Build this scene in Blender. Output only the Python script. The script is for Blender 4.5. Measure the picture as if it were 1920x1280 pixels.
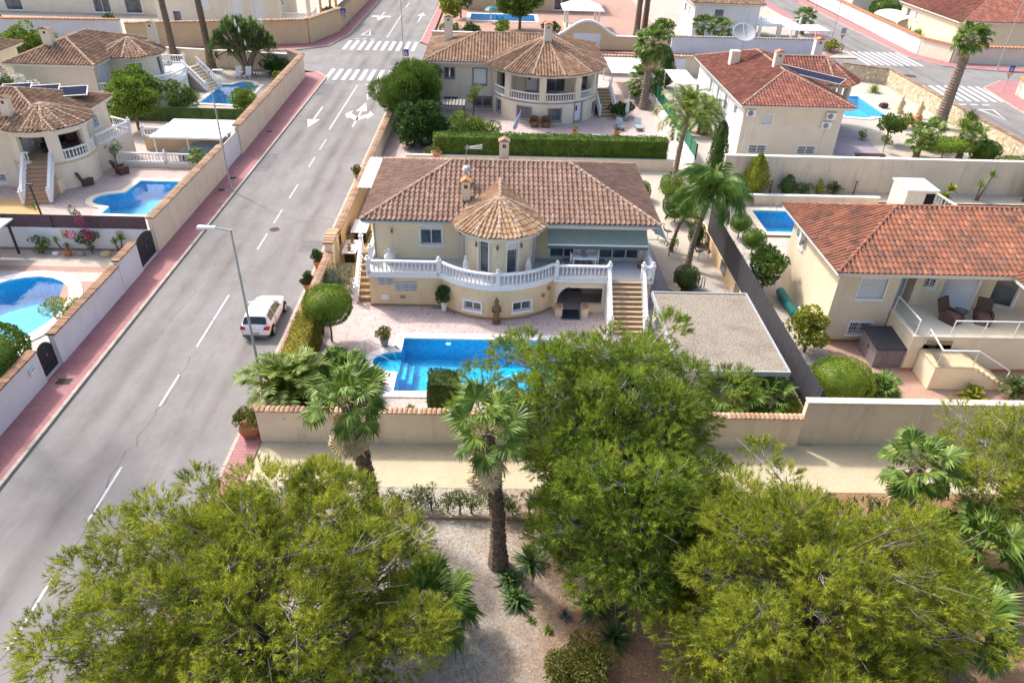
import bpy, bmesh, math, random
import numpy as np
from math import sin, cos, pi, radians, sqrt, atan2, hypot
from mathutils import Vector, Matrix, Quaternion
from mathutils.geometry import tessellate_polygon
random.seed(7)
rng = np.random.default_rng(7)
scene = bpy.context.scene
for o in list(bpy.data.objects):
    bpy.data.objects.remove(o)
col = scene.collection
# ---- camera, sky, sun, exposure
cam_data = bpy.data.cameras.new("camera")
cam_data.sensor_width = 36.0
cam_data.lens = 1364.45 / 1920 * 36
cam_data.clip_end = 2000
cam = bpy.data.objects.new("camera", cam_data)
col.objects.link(cam)
PITCH, YAW, ROLL = radians(33.62), radians(-1.676), radians(1.910)
cf = Vector((-sin(YAW) * cos(PITCH), cos(YAW) * cos(PITCH), -sin(PITCH)))
cr0 = Vector((cos(YAW), sin(YAW), 0))
cu0 = cr0.cross(cf)
cr = cr0 * cos(ROLL) + cu0 * sin(ROLL)
cu = -cr0 * sin(ROLL) + cu0 * cos(ROLL)
CAM = Vector((0, 0, 23))
cam.matrix_world = Matrix(((cr.x, cu.x, -cf.x, CAM.x), (cr.y, cu.y, -cf.y, CAM.y), (cr.z, cu.z, -cf.z, CAM.z), (0, 0, 0, 1)))
scene.camera = cam
SUN_EL, SUN_AZ = radians(49), atan2(-0.748, 0.664)
world = bpy.data.worlds.new("World")
scene.world = world
world.use_nodes = True
wn = world.node_tree.nodes
sky = wn.new("ShaderNodeTexSky")
sky.sky_type = 'NISHITA'
sky.sun_disc = False
sky.sun_elevation = SUN_EL
sky.sun_rotation = SUN_AZ
sky.air_density = 1.0
sky.dust_density = 5.0
sky.ozone_density = 1.0
world.node_tree.links.new(sky.outputs[0], wn["Background"].inputs[0])
wn["Background"].inputs[1].default_value = 0.15
sun_data = bpy.data.lights.new("sun", 'SUN')
sun_data.energy = 2.0
sun_data.angle = radians(4.0)
sun_data.color = (1.0, 0.95, 0.88)
sun = bpy.data.objects.new("sun", sun_data)
col.objects.link(sun)
to_sun = Vector((sin(SUN_AZ) * cos(SUN_EL), cos(SUN_AZ) * cos(SUN_EL), sin(SUN_EL)))
sun.rotation_euler = (-to_sun).to_track_quat('-Z', 'Y').to_euler()
sun.location = to_sun * 100
vs = scene.view_settings
vs.view_transform = 'Standard'
vs.look = 'None'
vs.exposure = 1.05
vs.gamma = 1.0
vs.use_curve_mapping = False
scene.render.engine = 'CYCLES'
scene.cycles.max_bounces = 7
scene.cycles.transparent_max_bounces = 12
scene.cycles.use_denoising = True
# ---- materials
MATS = {}
def node_mat(name):
    m = bpy.data.materials.new(name)
    m.use_nodes = True
    nt = m.node_tree
    return m, nt.nodes, nt.links, nt.nodes["Principled BSDF"]
def rgb(c):
    return (c[0], c[1], c[2], 1.0)
def pos_coord(N, L, scale=1.0):
    g = N.new("ShaderNodeNewGeometry")
    mp = N.new("ShaderNodeMapping")
    mp.inputs["Scale"].default_value = (scale, scale, scale) if not isinstance(scale, tuple) else scale
    L.new(g.outputs["Position"], mp.inputs["Vector"])
    return mp.outputs["Vector"]
def ramp(N, L, src, stops):
    r = N.new("ShaderNodeValToRGB")
    e = r.color_ramp.elements
    while len(e) < len(stops):
        e.new(0.5)
    for k, (p, c) in enumerate(stops):
        e[k].position = p
        e[k].color = rgb(c)
    L.new(src, r.inputs[0])
    return r.outputs[0]
def noise(N, L, vec, scale, detail=4.0, rough=0.6):
    n = N.new("ShaderNodeTexNoise")
    n.inputs["Scale"].default_value = scale
    n.inputs["Detail"].default_value = detail
    n.inputs["Roughness"].default_value = rough
    if vec is not None:
        L.new(vec, n.inputs["Vector"])
    return n.outputs["Fac"]
def mixc(N, L, fac, a, b, mode='MIX'):
    m = N.new("ShaderNodeMix")
    m.data_type = 'RGBA'
    m.blend_type = mode
    for sock, v in ((m.inputs[0], fac), (m.inputs[6], a), (m.inputs[7], b)):
        if isinstance(v, (int, float)):
            sock.default_value = v
        elif isinstance(v, tuple):
            sock.default_value = rgb(v)
        else:
            L.new(v, sock)
    return m.outputs[2]
def add_bump(N, L, b, height, strength, dist=0.02):
    bp = N.new("ShaderNodeBump")
    bp.inputs["Strength"].default_value = strength
    bp.inputs["Distance"].default_value = dist
    L.new(height, bp.inputs["Height"])
    L.new(bp.outputs[0], b.inputs["Normal"])
def plain(name, c, rough=0.7, var=0.18, scale=1.5, bump=0.15, metal=0.0, spec=0.3, fine=40):
    m, N, L, b = node_mat(name)
    v = pos_coord(N, L)
    n1 = noise(N, L, v, scale, 6, 0.65)
    n2 = noise(N, L, v, fine, 3, 0.6)
    lo = tuple(x * (1 - var) for x in c)
    hi = tuple(min(1, x * (1 + var * 0.6)) for x in c)
    c1 = ramp(N, L, n1, [(0.3, lo), (0.7, hi)])
    c2 = mixc(N, L, 0.12, c1, ramp(N, L, n2, [(0.3, tuple(x * 0.5 for x in c)), (0.7, tuple(min(1, x * 1.4) for x in c))]))
    L.new(c2, b.inputs["Base Color"])
    b.inputs["Roughness"].default_value = rough
    b.inputs["Metallic"].default_value = metal
    b.inputs["Specular IOR Level"].default_value = spec
    if bump:
        add_bump(N, L, b, n2, bump, 0.01)
    MATS[name] = m
    return m
def stained(name, c, stain, amount=0.5, rough=0.85):
    m, N, L, b = node_mat(name)
    v = pos_coord(N, L)
    n1 = noise(N, L, v, 0.8, 6, 0.6)
    vs_ = pos_coord(N, L, (0.75, 0.75, 0.13))
    n2 = noise(N, L, vs_, 2.0, 5, 0.65)
    n3 = noise(N, L, v, 55, 3, 0.6)
    base = ramp(N, L, n1, [(0.3, tuple(x * 0.93 for x in c)), (0.7, tuple(min(1, x * 1.05) for x in c))])
    f = ramp(N, L, n2, [(0.52, (0, 0, 0)), (0.75, (amount,) * 3)])
    c2 = mixc(N, L, f, base, stain)
    c3 = mixc(N, L, 0.10, c2, ramp(N, L, n3, [(0.3, tuple(x * 0.55 for x in c)), (0.7, tuple(min(1, x * 1.3) for x in c))]))
    L.new(c3, b.inputs["Base Color"])
    b.inputs["Roughness"].default_value = rough
    b.inputs["Specular IOR Level"].default_value = 0.2
    add_bump(N, L, b, n3, 0.25, 0.01)
    MATS[name] = m
    return m
def tile_mat(name, cols, moss=(0.10, 0.085, 0.06), moss_amt=0.55, light=None):
    m, N, L, b = node_mat(name)
    g = N.new("ShaderNodeNewGeometry")
    oi = N.new("ShaderNodeObjectInfo")
    ad = N.new("ShaderNodeMath"); ad.operation = 'ADD'
    fr = N.new("ShaderNodeMath"); fr.operation = 'FRACT'
    L.new(g.outputs["Random Per Island"], ad.inputs[0])
    L.new(oi.outputs["Random"], ad.inputs[1])
    L.new(ad.outputs[0], fr.inputs[0])
    n = len(cols)
    c1 = ramp(N, L, fr.outputs[0], [(k / max(1, n - 1), c) for k, c in enumerate(cols)])
    v = pos_coord(N, L)
    n1 = noise(N, L, v, 0.55, 7, 0.7)
    n2 = noise(N, L, v, 9, 5, 0.7)
    f1 = ramp(N, L, n1, [(0.45, (0, 0, 0)), (0.72, (moss_amt,) * 3)])
    f2 = ramp(N, L, n2, [(0.45, (0, 0, 0)), (0.8, (0.4,) * 3)])
    c2 = mixc(N, L, f1, c1, moss)
    c3 = mixc(N, L, f2, c2, moss)
    if light:
        n3 = noise(N, L, v, 14, 4, 0.7)
        c3 = mixc(N, L, ramp(N, L, n3, [(0.55, (0, 0, 0)), (0.75, (0.5,) * 3)]), c3, light)
    L.new(c3, b.inputs["Base Color"])
    b.inputs["Roughness"].default_value = 0.85
    b.inputs["Specular IOR Level"].default_value = 0.2
    add_bump(N, L, b, n2, 0.4, 0.01)
    MATS[name] = m
    return m
def leaf_mat(name, cols, trans=0.3, clump=1.2, rough=0.55, dry=None, isl=0.55, lo=0.25, hi=0.75):
    m, N, L, b = node_mat(name)
    g = N.new("ShaderNodeNewGeometry")
    v = pos_coord(N, L)
    n1 = noise(N, L, v, clump, 3, 0.6)
    mx = N.new("ShaderNodeMath"); mx.operation = 'MULTIPLY_ADD'
    L.new(g.outputs["Random Per Island"], mx.inputs[0])
    mx.inputs[1].default_value = isl
    L.new(n1, mx.inputs[2])
    sb = N.new("ShaderNodeMath"); sb.operation = 'SUBTRACT'; sb.inputs[1].default_value = isl / 2
    L.new(mx.outputs[0], sb.inputs[0])
    n = len(cols)
    c1 = ramp(N, L, sb.outputs[0], [(lo + (hi - lo) * k / max(1, n - 1), c) for k, c in enumerate(cols)])
    if dry:
        gt = N.new("ShaderNodeMath"); gt.operation = 'GREATER_THAN'; gt.inputs[1].default_value = 0.95
        L.new(g.outputs["Random Per Island"], gt.inputs[0])
        c1 = mixc(N, L, gt.outputs[0], c1, dry)
    L.new(c1, b.inputs["Base Color"])
    b.inputs["Roughness"].default_value = rough
    b.inputs["Specular IOR Level"].default_value = 0.3
    tr = N.new("ShaderNodeBsdfTranslucent")
    L.new(c1, tr.inputs["Color"])
    ms = N.new("ShaderNodeMixShader")
    ms.inputs[0].default_value = trans
    L.new(b.outputs[0], ms.inputs[1])
    L.new(tr.outputs[0], ms.inputs[2])
    L.new(ms.outputs[0], N["Material Output"].inputs["Surface"])
    MATS[name] = m
    return m
def ground_mat(name, cols, scale=0.6, grain=30, grain_cols=None, grain_amt=0.5, rough=0.95, bump=0.5):
    m, N, L, b = node_mat(name)
    v = pos_coord(N, L)
    n1 = noise(N, L, v, scale, 6, 0.65)
    c1 = ramp(N, L, n1, [(0.3 + 0.4 * k / max(1, len(cols) - 1), c) for k, c in enumerate(cols)])
    n2 = noise(N, L, v, grain, 4, 0.7)
    gc = grain_cols or [tuple(x * 0.5 for x in cols[0]), tuple(min(1, x * 1.5) for x in cols[-1])]
    c2 = mixc(N, L, grain_amt, c1, ramp(N, L, n2, [(0.35, gc[0]), (0.65, gc[1])]))
    L.new(c2, b.inputs["Base Color"])
    b.inputs["Roughness"].default_value = rough
    b.inputs["Specular IOR Level"].default_value = 0.15
    add_bump(N, L, b, n2, bump, 0.03)
    MATS[name] = m
    return m
def paver_mat(name, c1, c2, mortar, bw=0.4, bh=0.2, gap=0.012, rot=0.0, var=0.25, rough=0.8):
    m, N, L, b = node_mat(name)
    g = N.new("ShaderNodeNewGeometry")
    mp = N.new("ShaderNodeMapping")
    mp.inputs["Rotation"].default_value = (0, 0, rot)
    L.new(g.outputs["Position"], mp.inputs["Vector"])
    br = N.new("ShaderNodeTexBrick")
    br.inputs["Color1"].default_value = rgb(c1)
    br.inputs["Color2"].default_value = rgb(c2)
    br.inputs["Mortar"].default_value = rgb(mortar)
    br.inputs["Scale"].default_value = 1.0
    br.inputs["Mortar Size"].default_value = gap
    br.inputs["Brick Width"].default_value = bw
    br.inputs["Row Height"].default_value = bh
    L.new(mp.outputs[0], br.inputs["Vector"])
    n1 = noise(N, L, mp.outputs[0], 0.7, 6, 0.65)
    c = mixc(N, L, 1.0, br.outputs["Color"], ramp(N, L, n1, [(0.3, (1 - var,) * 3), (0.7, (1, 1, 1))]), 'MULTIPLY')
    n2 = noise(N, L, mp.outputs[0], 35, 4, 0.7)
    c = mixc(N, L, 0.25, c, ramp(N, L, n2, [(0.35, tuple(x * 0.5 for x in c1)), (0.65, tuple(min(1, x * 1.35) for x in c2))]))
    L.new(c, b.inputs["Base Color"])
    b.inputs["Roughness"].default_value = rough
    b.inputs["Specular IOR Level"].default_value = 0.25
    inv = N.new("ShaderNodeMath"); inv.operation = 'SUBTRACT'; inv.inputs[0].default_value = 1.0
    L.new(br.outputs["Fac"], inv.inputs[1])
    add_bump(N, L, b, inv.outputs[0], 0.5, 0.01)
    MATS[name] = m
    return m
def crazy_mat(name, cols, joint, scale=3.0, jw=0.05, rough=0.8):
    m, N, L, b = node_mat(name)
    v = pos_coord(N, L)
    vo = N.new("ShaderNodeTexVoronoi"); vo.feature = 'F1'; vo.inputs["Scale"].default_value = scale
    ve = N.new("ShaderNodeTexVoronoi"); ve.feature = 'DISTANCE_TO_EDGE'; ve.inputs["Scale"].default_value = scale
    L.new(v, vo.inputs["Vector"]); L.new(v, ve.inputs["Vector"])
    sp = N.new("ShaderNodeSeparateColor")
    L.new(vo.outputs["Color"], sp.inputs[0])
    c1 = ramp(N, L, sp.outputs[0], [(k / max(1, len(cols) - 1), c) for k, c in enumerate(cols)])
    n1 = noise(N, L, v, 0.5, 6, 0.6)
    c1 = mixc(N, L, 1.0, c1, ramp(N, L, n1, [(0.3, (0.8,) * 3), (0.7, (1, 1, 1))]), 'MULTIPLY')
    e = ramp(N, L, ve.outputs["Distance"], [(jw * 0.6, (1, 1, 1)), (jw, (0, 0, 0))])
    c2 = mixc(N, L, e, c1, joint)
    n2 = noise(N, L, v, 30, 4, 0.7)
    c2 = mixc(N, L, 0.2, c2, ramp(N, L, n2, [(0.35, tuple(x * 0.4 for x in cols[0])), (0.65, tuple(min(1, x * 1.3) for x in cols[-1]))]))
    L.new(c2, b.inputs["Base Color"])
    b.inputs["Roughness"].default_value = rough
    b.inputs["Specular IOR Level"].default_value = 0.25
    add_bump(N, L, b, ve.outputs["Distance"], 0.4, 0.03)
    MATS[name] = m
    return m
# ---- objects, labels, mesh building
def tag(o, label, cat, group=None):
    o["label"] = label
    o["category"] = cat
    if group:
        o["group"] = group
    return o
def struct(o):
    o["kind"] = "structure"
    return o
def stuff(o):
    o["kind"] = "stuff"
    return o
def thing(name, label, cat, loc=(0, 0, 0), rz=0.0, group=None):
    o = bpy.data.objects.new(name, None)
    col.objects.link(o)
    o.location = loc
    o.rotation_euler = (0, 0, rz)
    o.empty_display_size = 0.2
    return tag(o, label, cat, group)
def place(name, me, parent=None, loc=None, rot=None, mw=None):
    o = bpy.data.objects.new(name, me)
    col.objects.link(o)
    o.parent = parent
    if mw is not None:
        o.matrix_basis = mw
    if loc is not None:
        o.location = loc
    if rot is not None:
        o.rotation_euler = rot
    return o
def copy_tree(o, parent=None, loc=None, rz=None, label=None):
    c = o.copy()
    col.objects.link(c)
    c.parent = parent
    if loc is not None:
        c.location = loc
    if rz is not None:
        c.rotation_euler = (0, 0, rz)
    if label:
        c["label"] = label
    for ch in list(o.children):
        copy_tree(ch, c)
    return c
class MB:
    def __init__(self):
        self.v, self.f, self.mi = [], [], []
        self.X = None
        self.cur = 0
    def add(self, vs, fs):
        n = len(self.v)
        if self.X is not None:
            vs = [self.X @ Vector(p) for p in vs]
        self.v.extend([tuple(p) for p in vs])
        self.f.extend([tuple(i + n for i in f) for f in fs])
        self.mi.extend([self.cur] * len(fs))
        return self
    def box(self, x0, y0, z0, x1, y1, z1):
        return self.hexa([(x0, y0), (x1, y0), (x1, y1), (x0, y1)], z0, z1)
    def hexa(self, q, z0, z1):
        vs = [(p[0], p[1], z0) for p in q] + [(p[0], p[1], z1) for p in q]
        n = len(q)
        fs = [tuple(reversed(range(n))), tuple(range(n, 2 * n))] + [(i, (i + 1) % n, n + (i + 1) % n, n + i) for i in range(n)]
        return self.add(vs, fs)
    prism = hexa
    def ring(self, outer, inner, z0, z1):
        n = len(outer)
        vs = []
        for z in (z0, z1):
            vs += [(p[0], p[1], z) for p in outer] + [(p[0], p[1], z) for p in inner]
        fs = []
        for i in range(n):
            j = (i + 1) % n
            fs += [(2 * n + i, 2 * n + j, 3 * n + j, 3 * n + i), (i, j, 2 * n + j, 2 * n + i), (n + j, n + i, 3 * n + i, 3 * n + j), (j, i, n + i, n + j)]
        return self.add(vs, fs)
    def face(self, pts):
        return self.add(pts, [tuple(range(len(pts)))])
    def beam(self, a, b, w, h, up=(0, 0, 1)):
        a, b = Vector(a), Vector(b)
        d = (b - a).normalized()
        up = Vector(up)
        s = d.cross(up)
        if s.length < 1e-4:
            s = d.cross(Vector((0, 1, 0)))
        s = s.normalized() * (w / 2)
        t = s.normalized().cross(d) * (h / 2)
        vs = [p + e * s + g * t for p in (a, b) for e, g in ((-1, -1), (1, -1), (1, 1), (-1, 1))]
        return self.add(vs, [(3, 2, 1, 0), (4, 5, 6, 7), (0, 1, 5, 4), (1, 2, 6, 5), (2, 3, 7, 6), (3, 0, 4, 7)])
    def tube(self, pts, radii, n=6, cap=True):
        pts = [Vector(p) for p in pts]
        if not isinstance(radii, (list, tuple)):
            radii = [radii] * len(pts)
        vs, fs = [], []
        ref = Vector((0.31, 0.77, 0.55))
        for k, p in enumerate(pts):
            d = (pts[min(k + 1, len(pts) - 1)] - pts[max(k - 1, 0)])
            d = d.normalized() if d.length > 1e-9 else Vector((0, 0, 1))
            s = d.cross(ref)
            if s.length < 1e-3:
                s = d.cross(Vector((1, 0, 0)))
            s.normalize()
            t = d.cross(s)
            for i in range(n):
                a = 2 * pi * i / n
                vs.append(p + (s * cos(a) + t * sin(a)) * radii[k])
        for k in range(len(pts) - 1):
            for i in range(n):
                j = (i + 1) % n
                fs.append((k * n + i, k * n + j, (k + 1) * n + j, (k + 1) * n + i))
        if cap:
            fs.append(tuple(reversed(range(n))))
            fs.append(tuple(range((len(pts) - 1) * n, len(pts) * n)))
        return self.add(vs, fs)
    def lathe(self, prof, n=10, c=(0, 0, 0)):
        vs, fs = [], []
        for r, z in prof:
            for i in range(n):
                a = 2 * pi * i / n
                vs.append((c[0] + r * cos(a), c[1] + r * sin(a), c[2] + z))
        for k in range(len(prof) - 1):
            for i in range(n):
                j = (i + 1) % n
                fs.append((k * n + i, k * n + j, (k + 1) * n + j, (k + 1) * n + i))
        fs.append(tuple(reversed(range(n))))
        fs.append(tuple(range((len(prof) - 1) * n, len(prof) * n)))
        return self.add(vs, fs)
    def mesh(self, name, mats, smooth=False):
        me = bpy.data.meshes.new(name)
        me.from_pydata(self.v, [], self.f)
        for m in (mats if isinstance(mats, (list, tuple)) else [mats]):
            me.materials.append(MATS[m] if isinstance(m, str) else m)
        if any(self.mi):
            me.polygons.foreach_set("material_index", self.mi)
        if smooth:
            me.polygons.foreach_set("use_smooth", [True] * len(me.polygons))
        me.update()
        return me
    def build(self, name, mats, parent=None, smooth=False, world=False):
        o = place(name, self.mesh(name, mats, smooth), parent)
        if world and parent is not None:
            o.matrix_parent_inverse = Matrix.Translation(-Vector(parent.location))
        return o
def sheet(name, outer, z, mat, holes=(), parent=None):
    loops = [[Vector((p[0], p[1], 0)) for p in outer]] + [[Vector((p[0], p[1], 0)) for p in h] for h in holes]
    flat = [p for l in loops for p in l]
    tris = tessellate_polygon(loops)
    vs = [(p.x, p.y, z) for p in flat]
    fs = []
    for t in tris:
        a, b, c = (flat[i] for i in t)
        fs.append(tuple(t) if (b - a).cross(c - a).z > 0 else tuple(reversed(t)))
    m = MB()
    m.add(vs, fs)
    return m.build(name, mat, parent)
def rect(x0, y0, x1, y1):
    return [(x0, y0), (x1, y0), (x1, y1), (x0, y1)]
def arc(cx, cy, r, a0, a1, n, ry=None):
    return [(cx + r * cos(radians(a0 + (a1 - a0) * k / n)), cy + (ry or r) * sin(radians(a0 + (a1 - a0) * k / n))) for k in range(n + 1)]
def offset_loop(pts, d):
    n = len(pts)
    out = []
    for i in range(n):
        a, b, c = Vector(pts[i - 1]).to_2d(), Vector(pts[i]).to_2d(), Vector(pts[(i + 1) % n]).to_2d()
        e1, e2 = (b - a).normalized(), (c - b).normalized()
        n1, n2 = Vector((e1.y, -e1.x)), Vector((e2.y, -e2.x))
        m = n1 + n2
        k = max(0.35, (1 + n1.dot(n2)))
        out.append(tuple(b + m * (d / k)))
    return out
def big_mesh(name, V, faces_per, nv, mats, parent=None, smooth=False, idx=None):
    me = bpy.data.meshes.new(name)
    V = np.asarray(V, np.float32).reshape(-1, 3)
    if idx is None:
        idx = np.arange(len(V), dtype=np.int32).reshape(-1, nv)
    k = idx.shape[1]
    me.vertices.add(len(V))
    me.vertices.foreach_set("co", V.ravel())
    me.loops.add(idx.size)
    me.loops.foreach_set("vertex_index", idx.astype(np.int32).ravel())
    me.polygons.add(len(idx))
    me.polygons.foreach_set("loop_start", np.arange(0, idx.size, k, dtype=np.int32))
    for m in (mats if isinstance(mats, (list, tuple)) else [mats]):
        me.materials.append(MATS[m])
    me.update(calc_edges=True)
    if smooth:
        me.polygons.foreach_set("use_smooth", [True] * len(me.polygons))
    return place(name, me, parent) if parent is not False else me
# ---- builders for houses and walls
def boxp(parent, name, mat, *a):
    return MB().box(*a).build(name, mat, parent)
def boxw(parent, name, mat, *a):
    return MB().box(*a).build(name, mat, parent, world=True)
def path_info(pts):
    pts = [Vector((p[0], p[1])) for p in pts]
    cum = [0.0]
    for a, b in zip(pts, pts[1:]):
        cum.append(cum[-1] + (b - a).length)
    nrm = []
    for i in range(len(pts)):
        n = Vector((0, 0))
        if i > 0:
            d = (pts[i] - pts[i - 1]).normalized(); n += Vector((d.y, -d.x))
        if i < len(pts) - 1:
            d = (pts[i + 1] - pts[i]).normalized(); n += Vector((d.y, -d.x))
        n.normalize()
        if 0 < i < len(pts) - 1:
            d = (pts[i] - pts[i - 1]).normalized()
            n = n / max(0.4, n.dot(Vector((d.y, -d.x))))
        nrm.append(n)
    return pts, cum, nrm
def along(info, u):
    pts, cum, nrm = info
    u = max(0, min(cum[-1], u))
    for i in range(len(pts) - 1):
        if u <= cum[i + 1] + 1e-9:
            t = (u - cum[i]) / max(1e-9, cum[i + 1] - cum[i])
            return pts[i].lerp(pts[i + 1], t), nrm[i].lerp(nrm[i + 1], t)
    return pts[-1], nrm[-1]
def wall_path(mb, pts, z0, z1, th, openings=()):
    info = path_info(pts)
    us = sorted(set([round(x, 4) for x in info[1]] + [round(u, 4) for o in openings for u in o[:2] if 0 <= u <= info[1][-1]]))
    for ua, ub in zip(us, us[1:]):
        if ub - ua < 1e-3:
            continue
        um = (ua + ub) / 2
        pa, na = along(info, ua); pb, nb = along(info, ub)
        cuts = sorted((o[2], o[3]) for o in openings if o[0] < um < o[1])
        spans, z = [], z0
        for a, b in cuts:
            if a > z + 1e-3:
                spans.append((z, a))
            z = max(z, b)
        if z < z1 - 1e-3:
            spans.append((z, z1))
        for a, b in spans:
            mb.hexa([pa, pb, pb - nb * th, pa - na * th], a, b)
    return info
def window(parent, p, nrm, zc, w, h, style="slide", frame="white_frame", depth=0.12):
    ang = atan2(nrm.y, nrm.x) - pi / 2
    X = Matrix.Translation((p.x, p.y, zc)) @ Matrix.Rotation(ang, 4, 'Z')
    off = Matrix.Translation(-Vector(parent.location))
    t = 0.09
    def mk(): 
        m = MB(); m.X = X; return m
    f = mk()
    if style != "bare":
        f.box(-w/2 - t, -0.02, h/2, w/2 + t, 0.05, h/2 + t)
        f.box(-w/2 - t, -0.02, -h/2 - t, w/2 + t, 0.06, -h/2)
        f.box(-w/2 - t, -0.02, -h/2, -w/2, 0.05, h/2)
        f.box(w/2, -0.02, -h/2, w/2 + t, 0.05, h/2)
    fr = 0.05
    y0, y1 = -depth - 0.05, -depth + 0.02
    f.box(-w/2, y0, -h/2, -w/2 + fr, y1, h/2)
    f.box(w/2 - fr, y0, -h/2, w/2, y1, h/2)
    f.box(-w/2 + fr, y0, -h/2, w/2 - fr, y1, -h/2 + fr)
    f.box(-w/2 + fr, y0, h/2 - fr, w/2 - fr, y1, h/2)
    npan = {"slide": 2, "bars": 2, "single": 1, "door": 1, "shutter": 0, "half": 2, "bare": 2, "three": 3, "barshut": 0, "darkdoor": 1, "solid": 0, "halfdoor": 1}[style]
    top = h/2 - fr
    if style in ("half", "halfdoor"):
        top = h/2 - h * 0.24
    for k in range(1, npan):
        x = -w/2 + w * k / npan
        f.box(x - 0.03, y0, -h/2 + fr, x + 0.03, y1 + 0.01, h/2 - fr)
    wo = f.build("door" if style in ("door", "darkdoor", "solid", "halfdoor") else "window", frame, parent)
    wo.matrix_parent_inverse = off
    for k in range(npan):
        a, b = -w/2 + w * k / npan + fr, -w/2 + w * (k + 1) / npan - fr
        mk().box(a, y0 + 0.02, -h/2 + fr, b, y0 + 0.035, top).build("pane", "glass", wo)
    if style in ("shutter", "half", "halfdoor", "barshut"):
        s = mk()
        z = h/2 - fr
        zb = -h/2 + fr if style in ("shutter", "barshut") else top
        while z > zb + 0.02:
            s.box(-w/2 + fr, y0 + 0.045, z - 0.075, w/2 - fr, y0 + 0.065, z - 0.008)
            z -= 0.08
        s.box(-w/2 + fr, y0 + 0.03, zb, w/2 - fr, y0 + 0.05, h/2 - fr)
        stuff(s.build("shutter", "white_shutter", wo))
    if style == "solid":
        s = mk()
        s.box(-w/2 + fr, y0 + 0.01, -h/2 + fr, w/2 - fr, y0 + 0.05, h/2 - fr)
        s.build("door_leaf", "white_shutter", wo)
        mk().box(-w/2 + w * .55, y0 + 0.05, 0.1, w/2 - w*.2, y0 + 0.06, h/2 - .3).build("pane", "glass", wo)
        mk().box(w/2 - .16, y0 + 0.05, -0.08, w/2 - .1, y0 + 0.11, 0.04).build("handle", "steel", wo)
    if style in ("bars", "barshut"):
        s = mk()
        n = max(3, int(w / 0.13))
        for k in range(1, n):
            x = -w/2 + w * k / n
            s.box(x - 0.011, 0.005, -h/2, x + 0.011, 0.027, h/2)
        for k in range(1, 3):
            z = -h/2 + h * k / 3
            s.box(-w/2, 0.0, z - 0.012, w/2, 0.03, z + 0.012)
        stuff(s.build("grille", "white_metal", wo))
    if style in ("slide", "half", "bars", "single", "shutter", "three", "barshut"):
        mk().box(-w/2 - t - 0.03, -0.02, -h/2 - t - 0.05, w/2 + t + 0.03, 0.11, -h/2 - t).build("sill", frame, wo)
    return wo
def facade(parent, name, pts, z0, z1, mat, wins=(), th=0.3, arches=()):
    if len(pts) == 2 and ("side" in name or "left" in name or "right" in name or "rear" in name):
        d_ = (Vector(pts[1]) - Vector(pts[0])).to_2d().normalized()
        pts = [(p[0] - d_.y * 0.006 + e * d_.x * 0.012, p[1] + d_.x * 0.006 + e * d_.y * 0.012) for p, e in zip(pts, (1, -1))]
    mb = MB()
    ops = [(w[0] - w[2]/2, w[0] + w[2]/2, w[1] - w[3]/2, w[1] + w[3]/2) for w in wins] + list(arches)
    info = wall_path(mb, pts, z0, z1, th, ops)
    o = mb.build(name, mat, parent, world=True)
    for w in wins:
        p, n = along(info, w[0])
        window(parent, p, n.normalized(), w[1], w[2], w[3], w[4], w[5] if len(w) > 5 else "white_frame")
    return info
BALUSTER = None
def baluster_mesh():
    global BALUSTER
    if BALUSTER is None:
        m = MB()
        m.lathe([(0.05, 0.0), (0.05, 0.06), (0.03, 0.09), (0.062, 0.22), (0.045, 0.34), (0.026, 0.46), (0.045, 0.52), (0.05, 0.56), (0.05, 0.62)], 7)
        BALUSTER = m.mesh("baluster", "white_paint", True)
    return BALUSTER
POSTS = {}
def post_mesh(h, ball=True):
    k = (round(h, 2), ball)
    if k not in POSTS:
        m = MB()
        m.box(-0.11, -0.11, 0, 0.11, 0.11, h)
        m.box(-0.14, -0.14, h, 0.14, 0.14, h + 0.05)
        if ball:
            m.lathe([(0.05, 0), (0.05, 0.03)] + [(0.105 * sin(a), 0.13 - 0.105 * cos(a)) for a in np.linspace(0.5, pi - 0.05, 6)], 9, (0, 0, h + 0.05))
        POSTS[k] = m.mesh("post", "white_paint")
    return POSTS[k]
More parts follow.
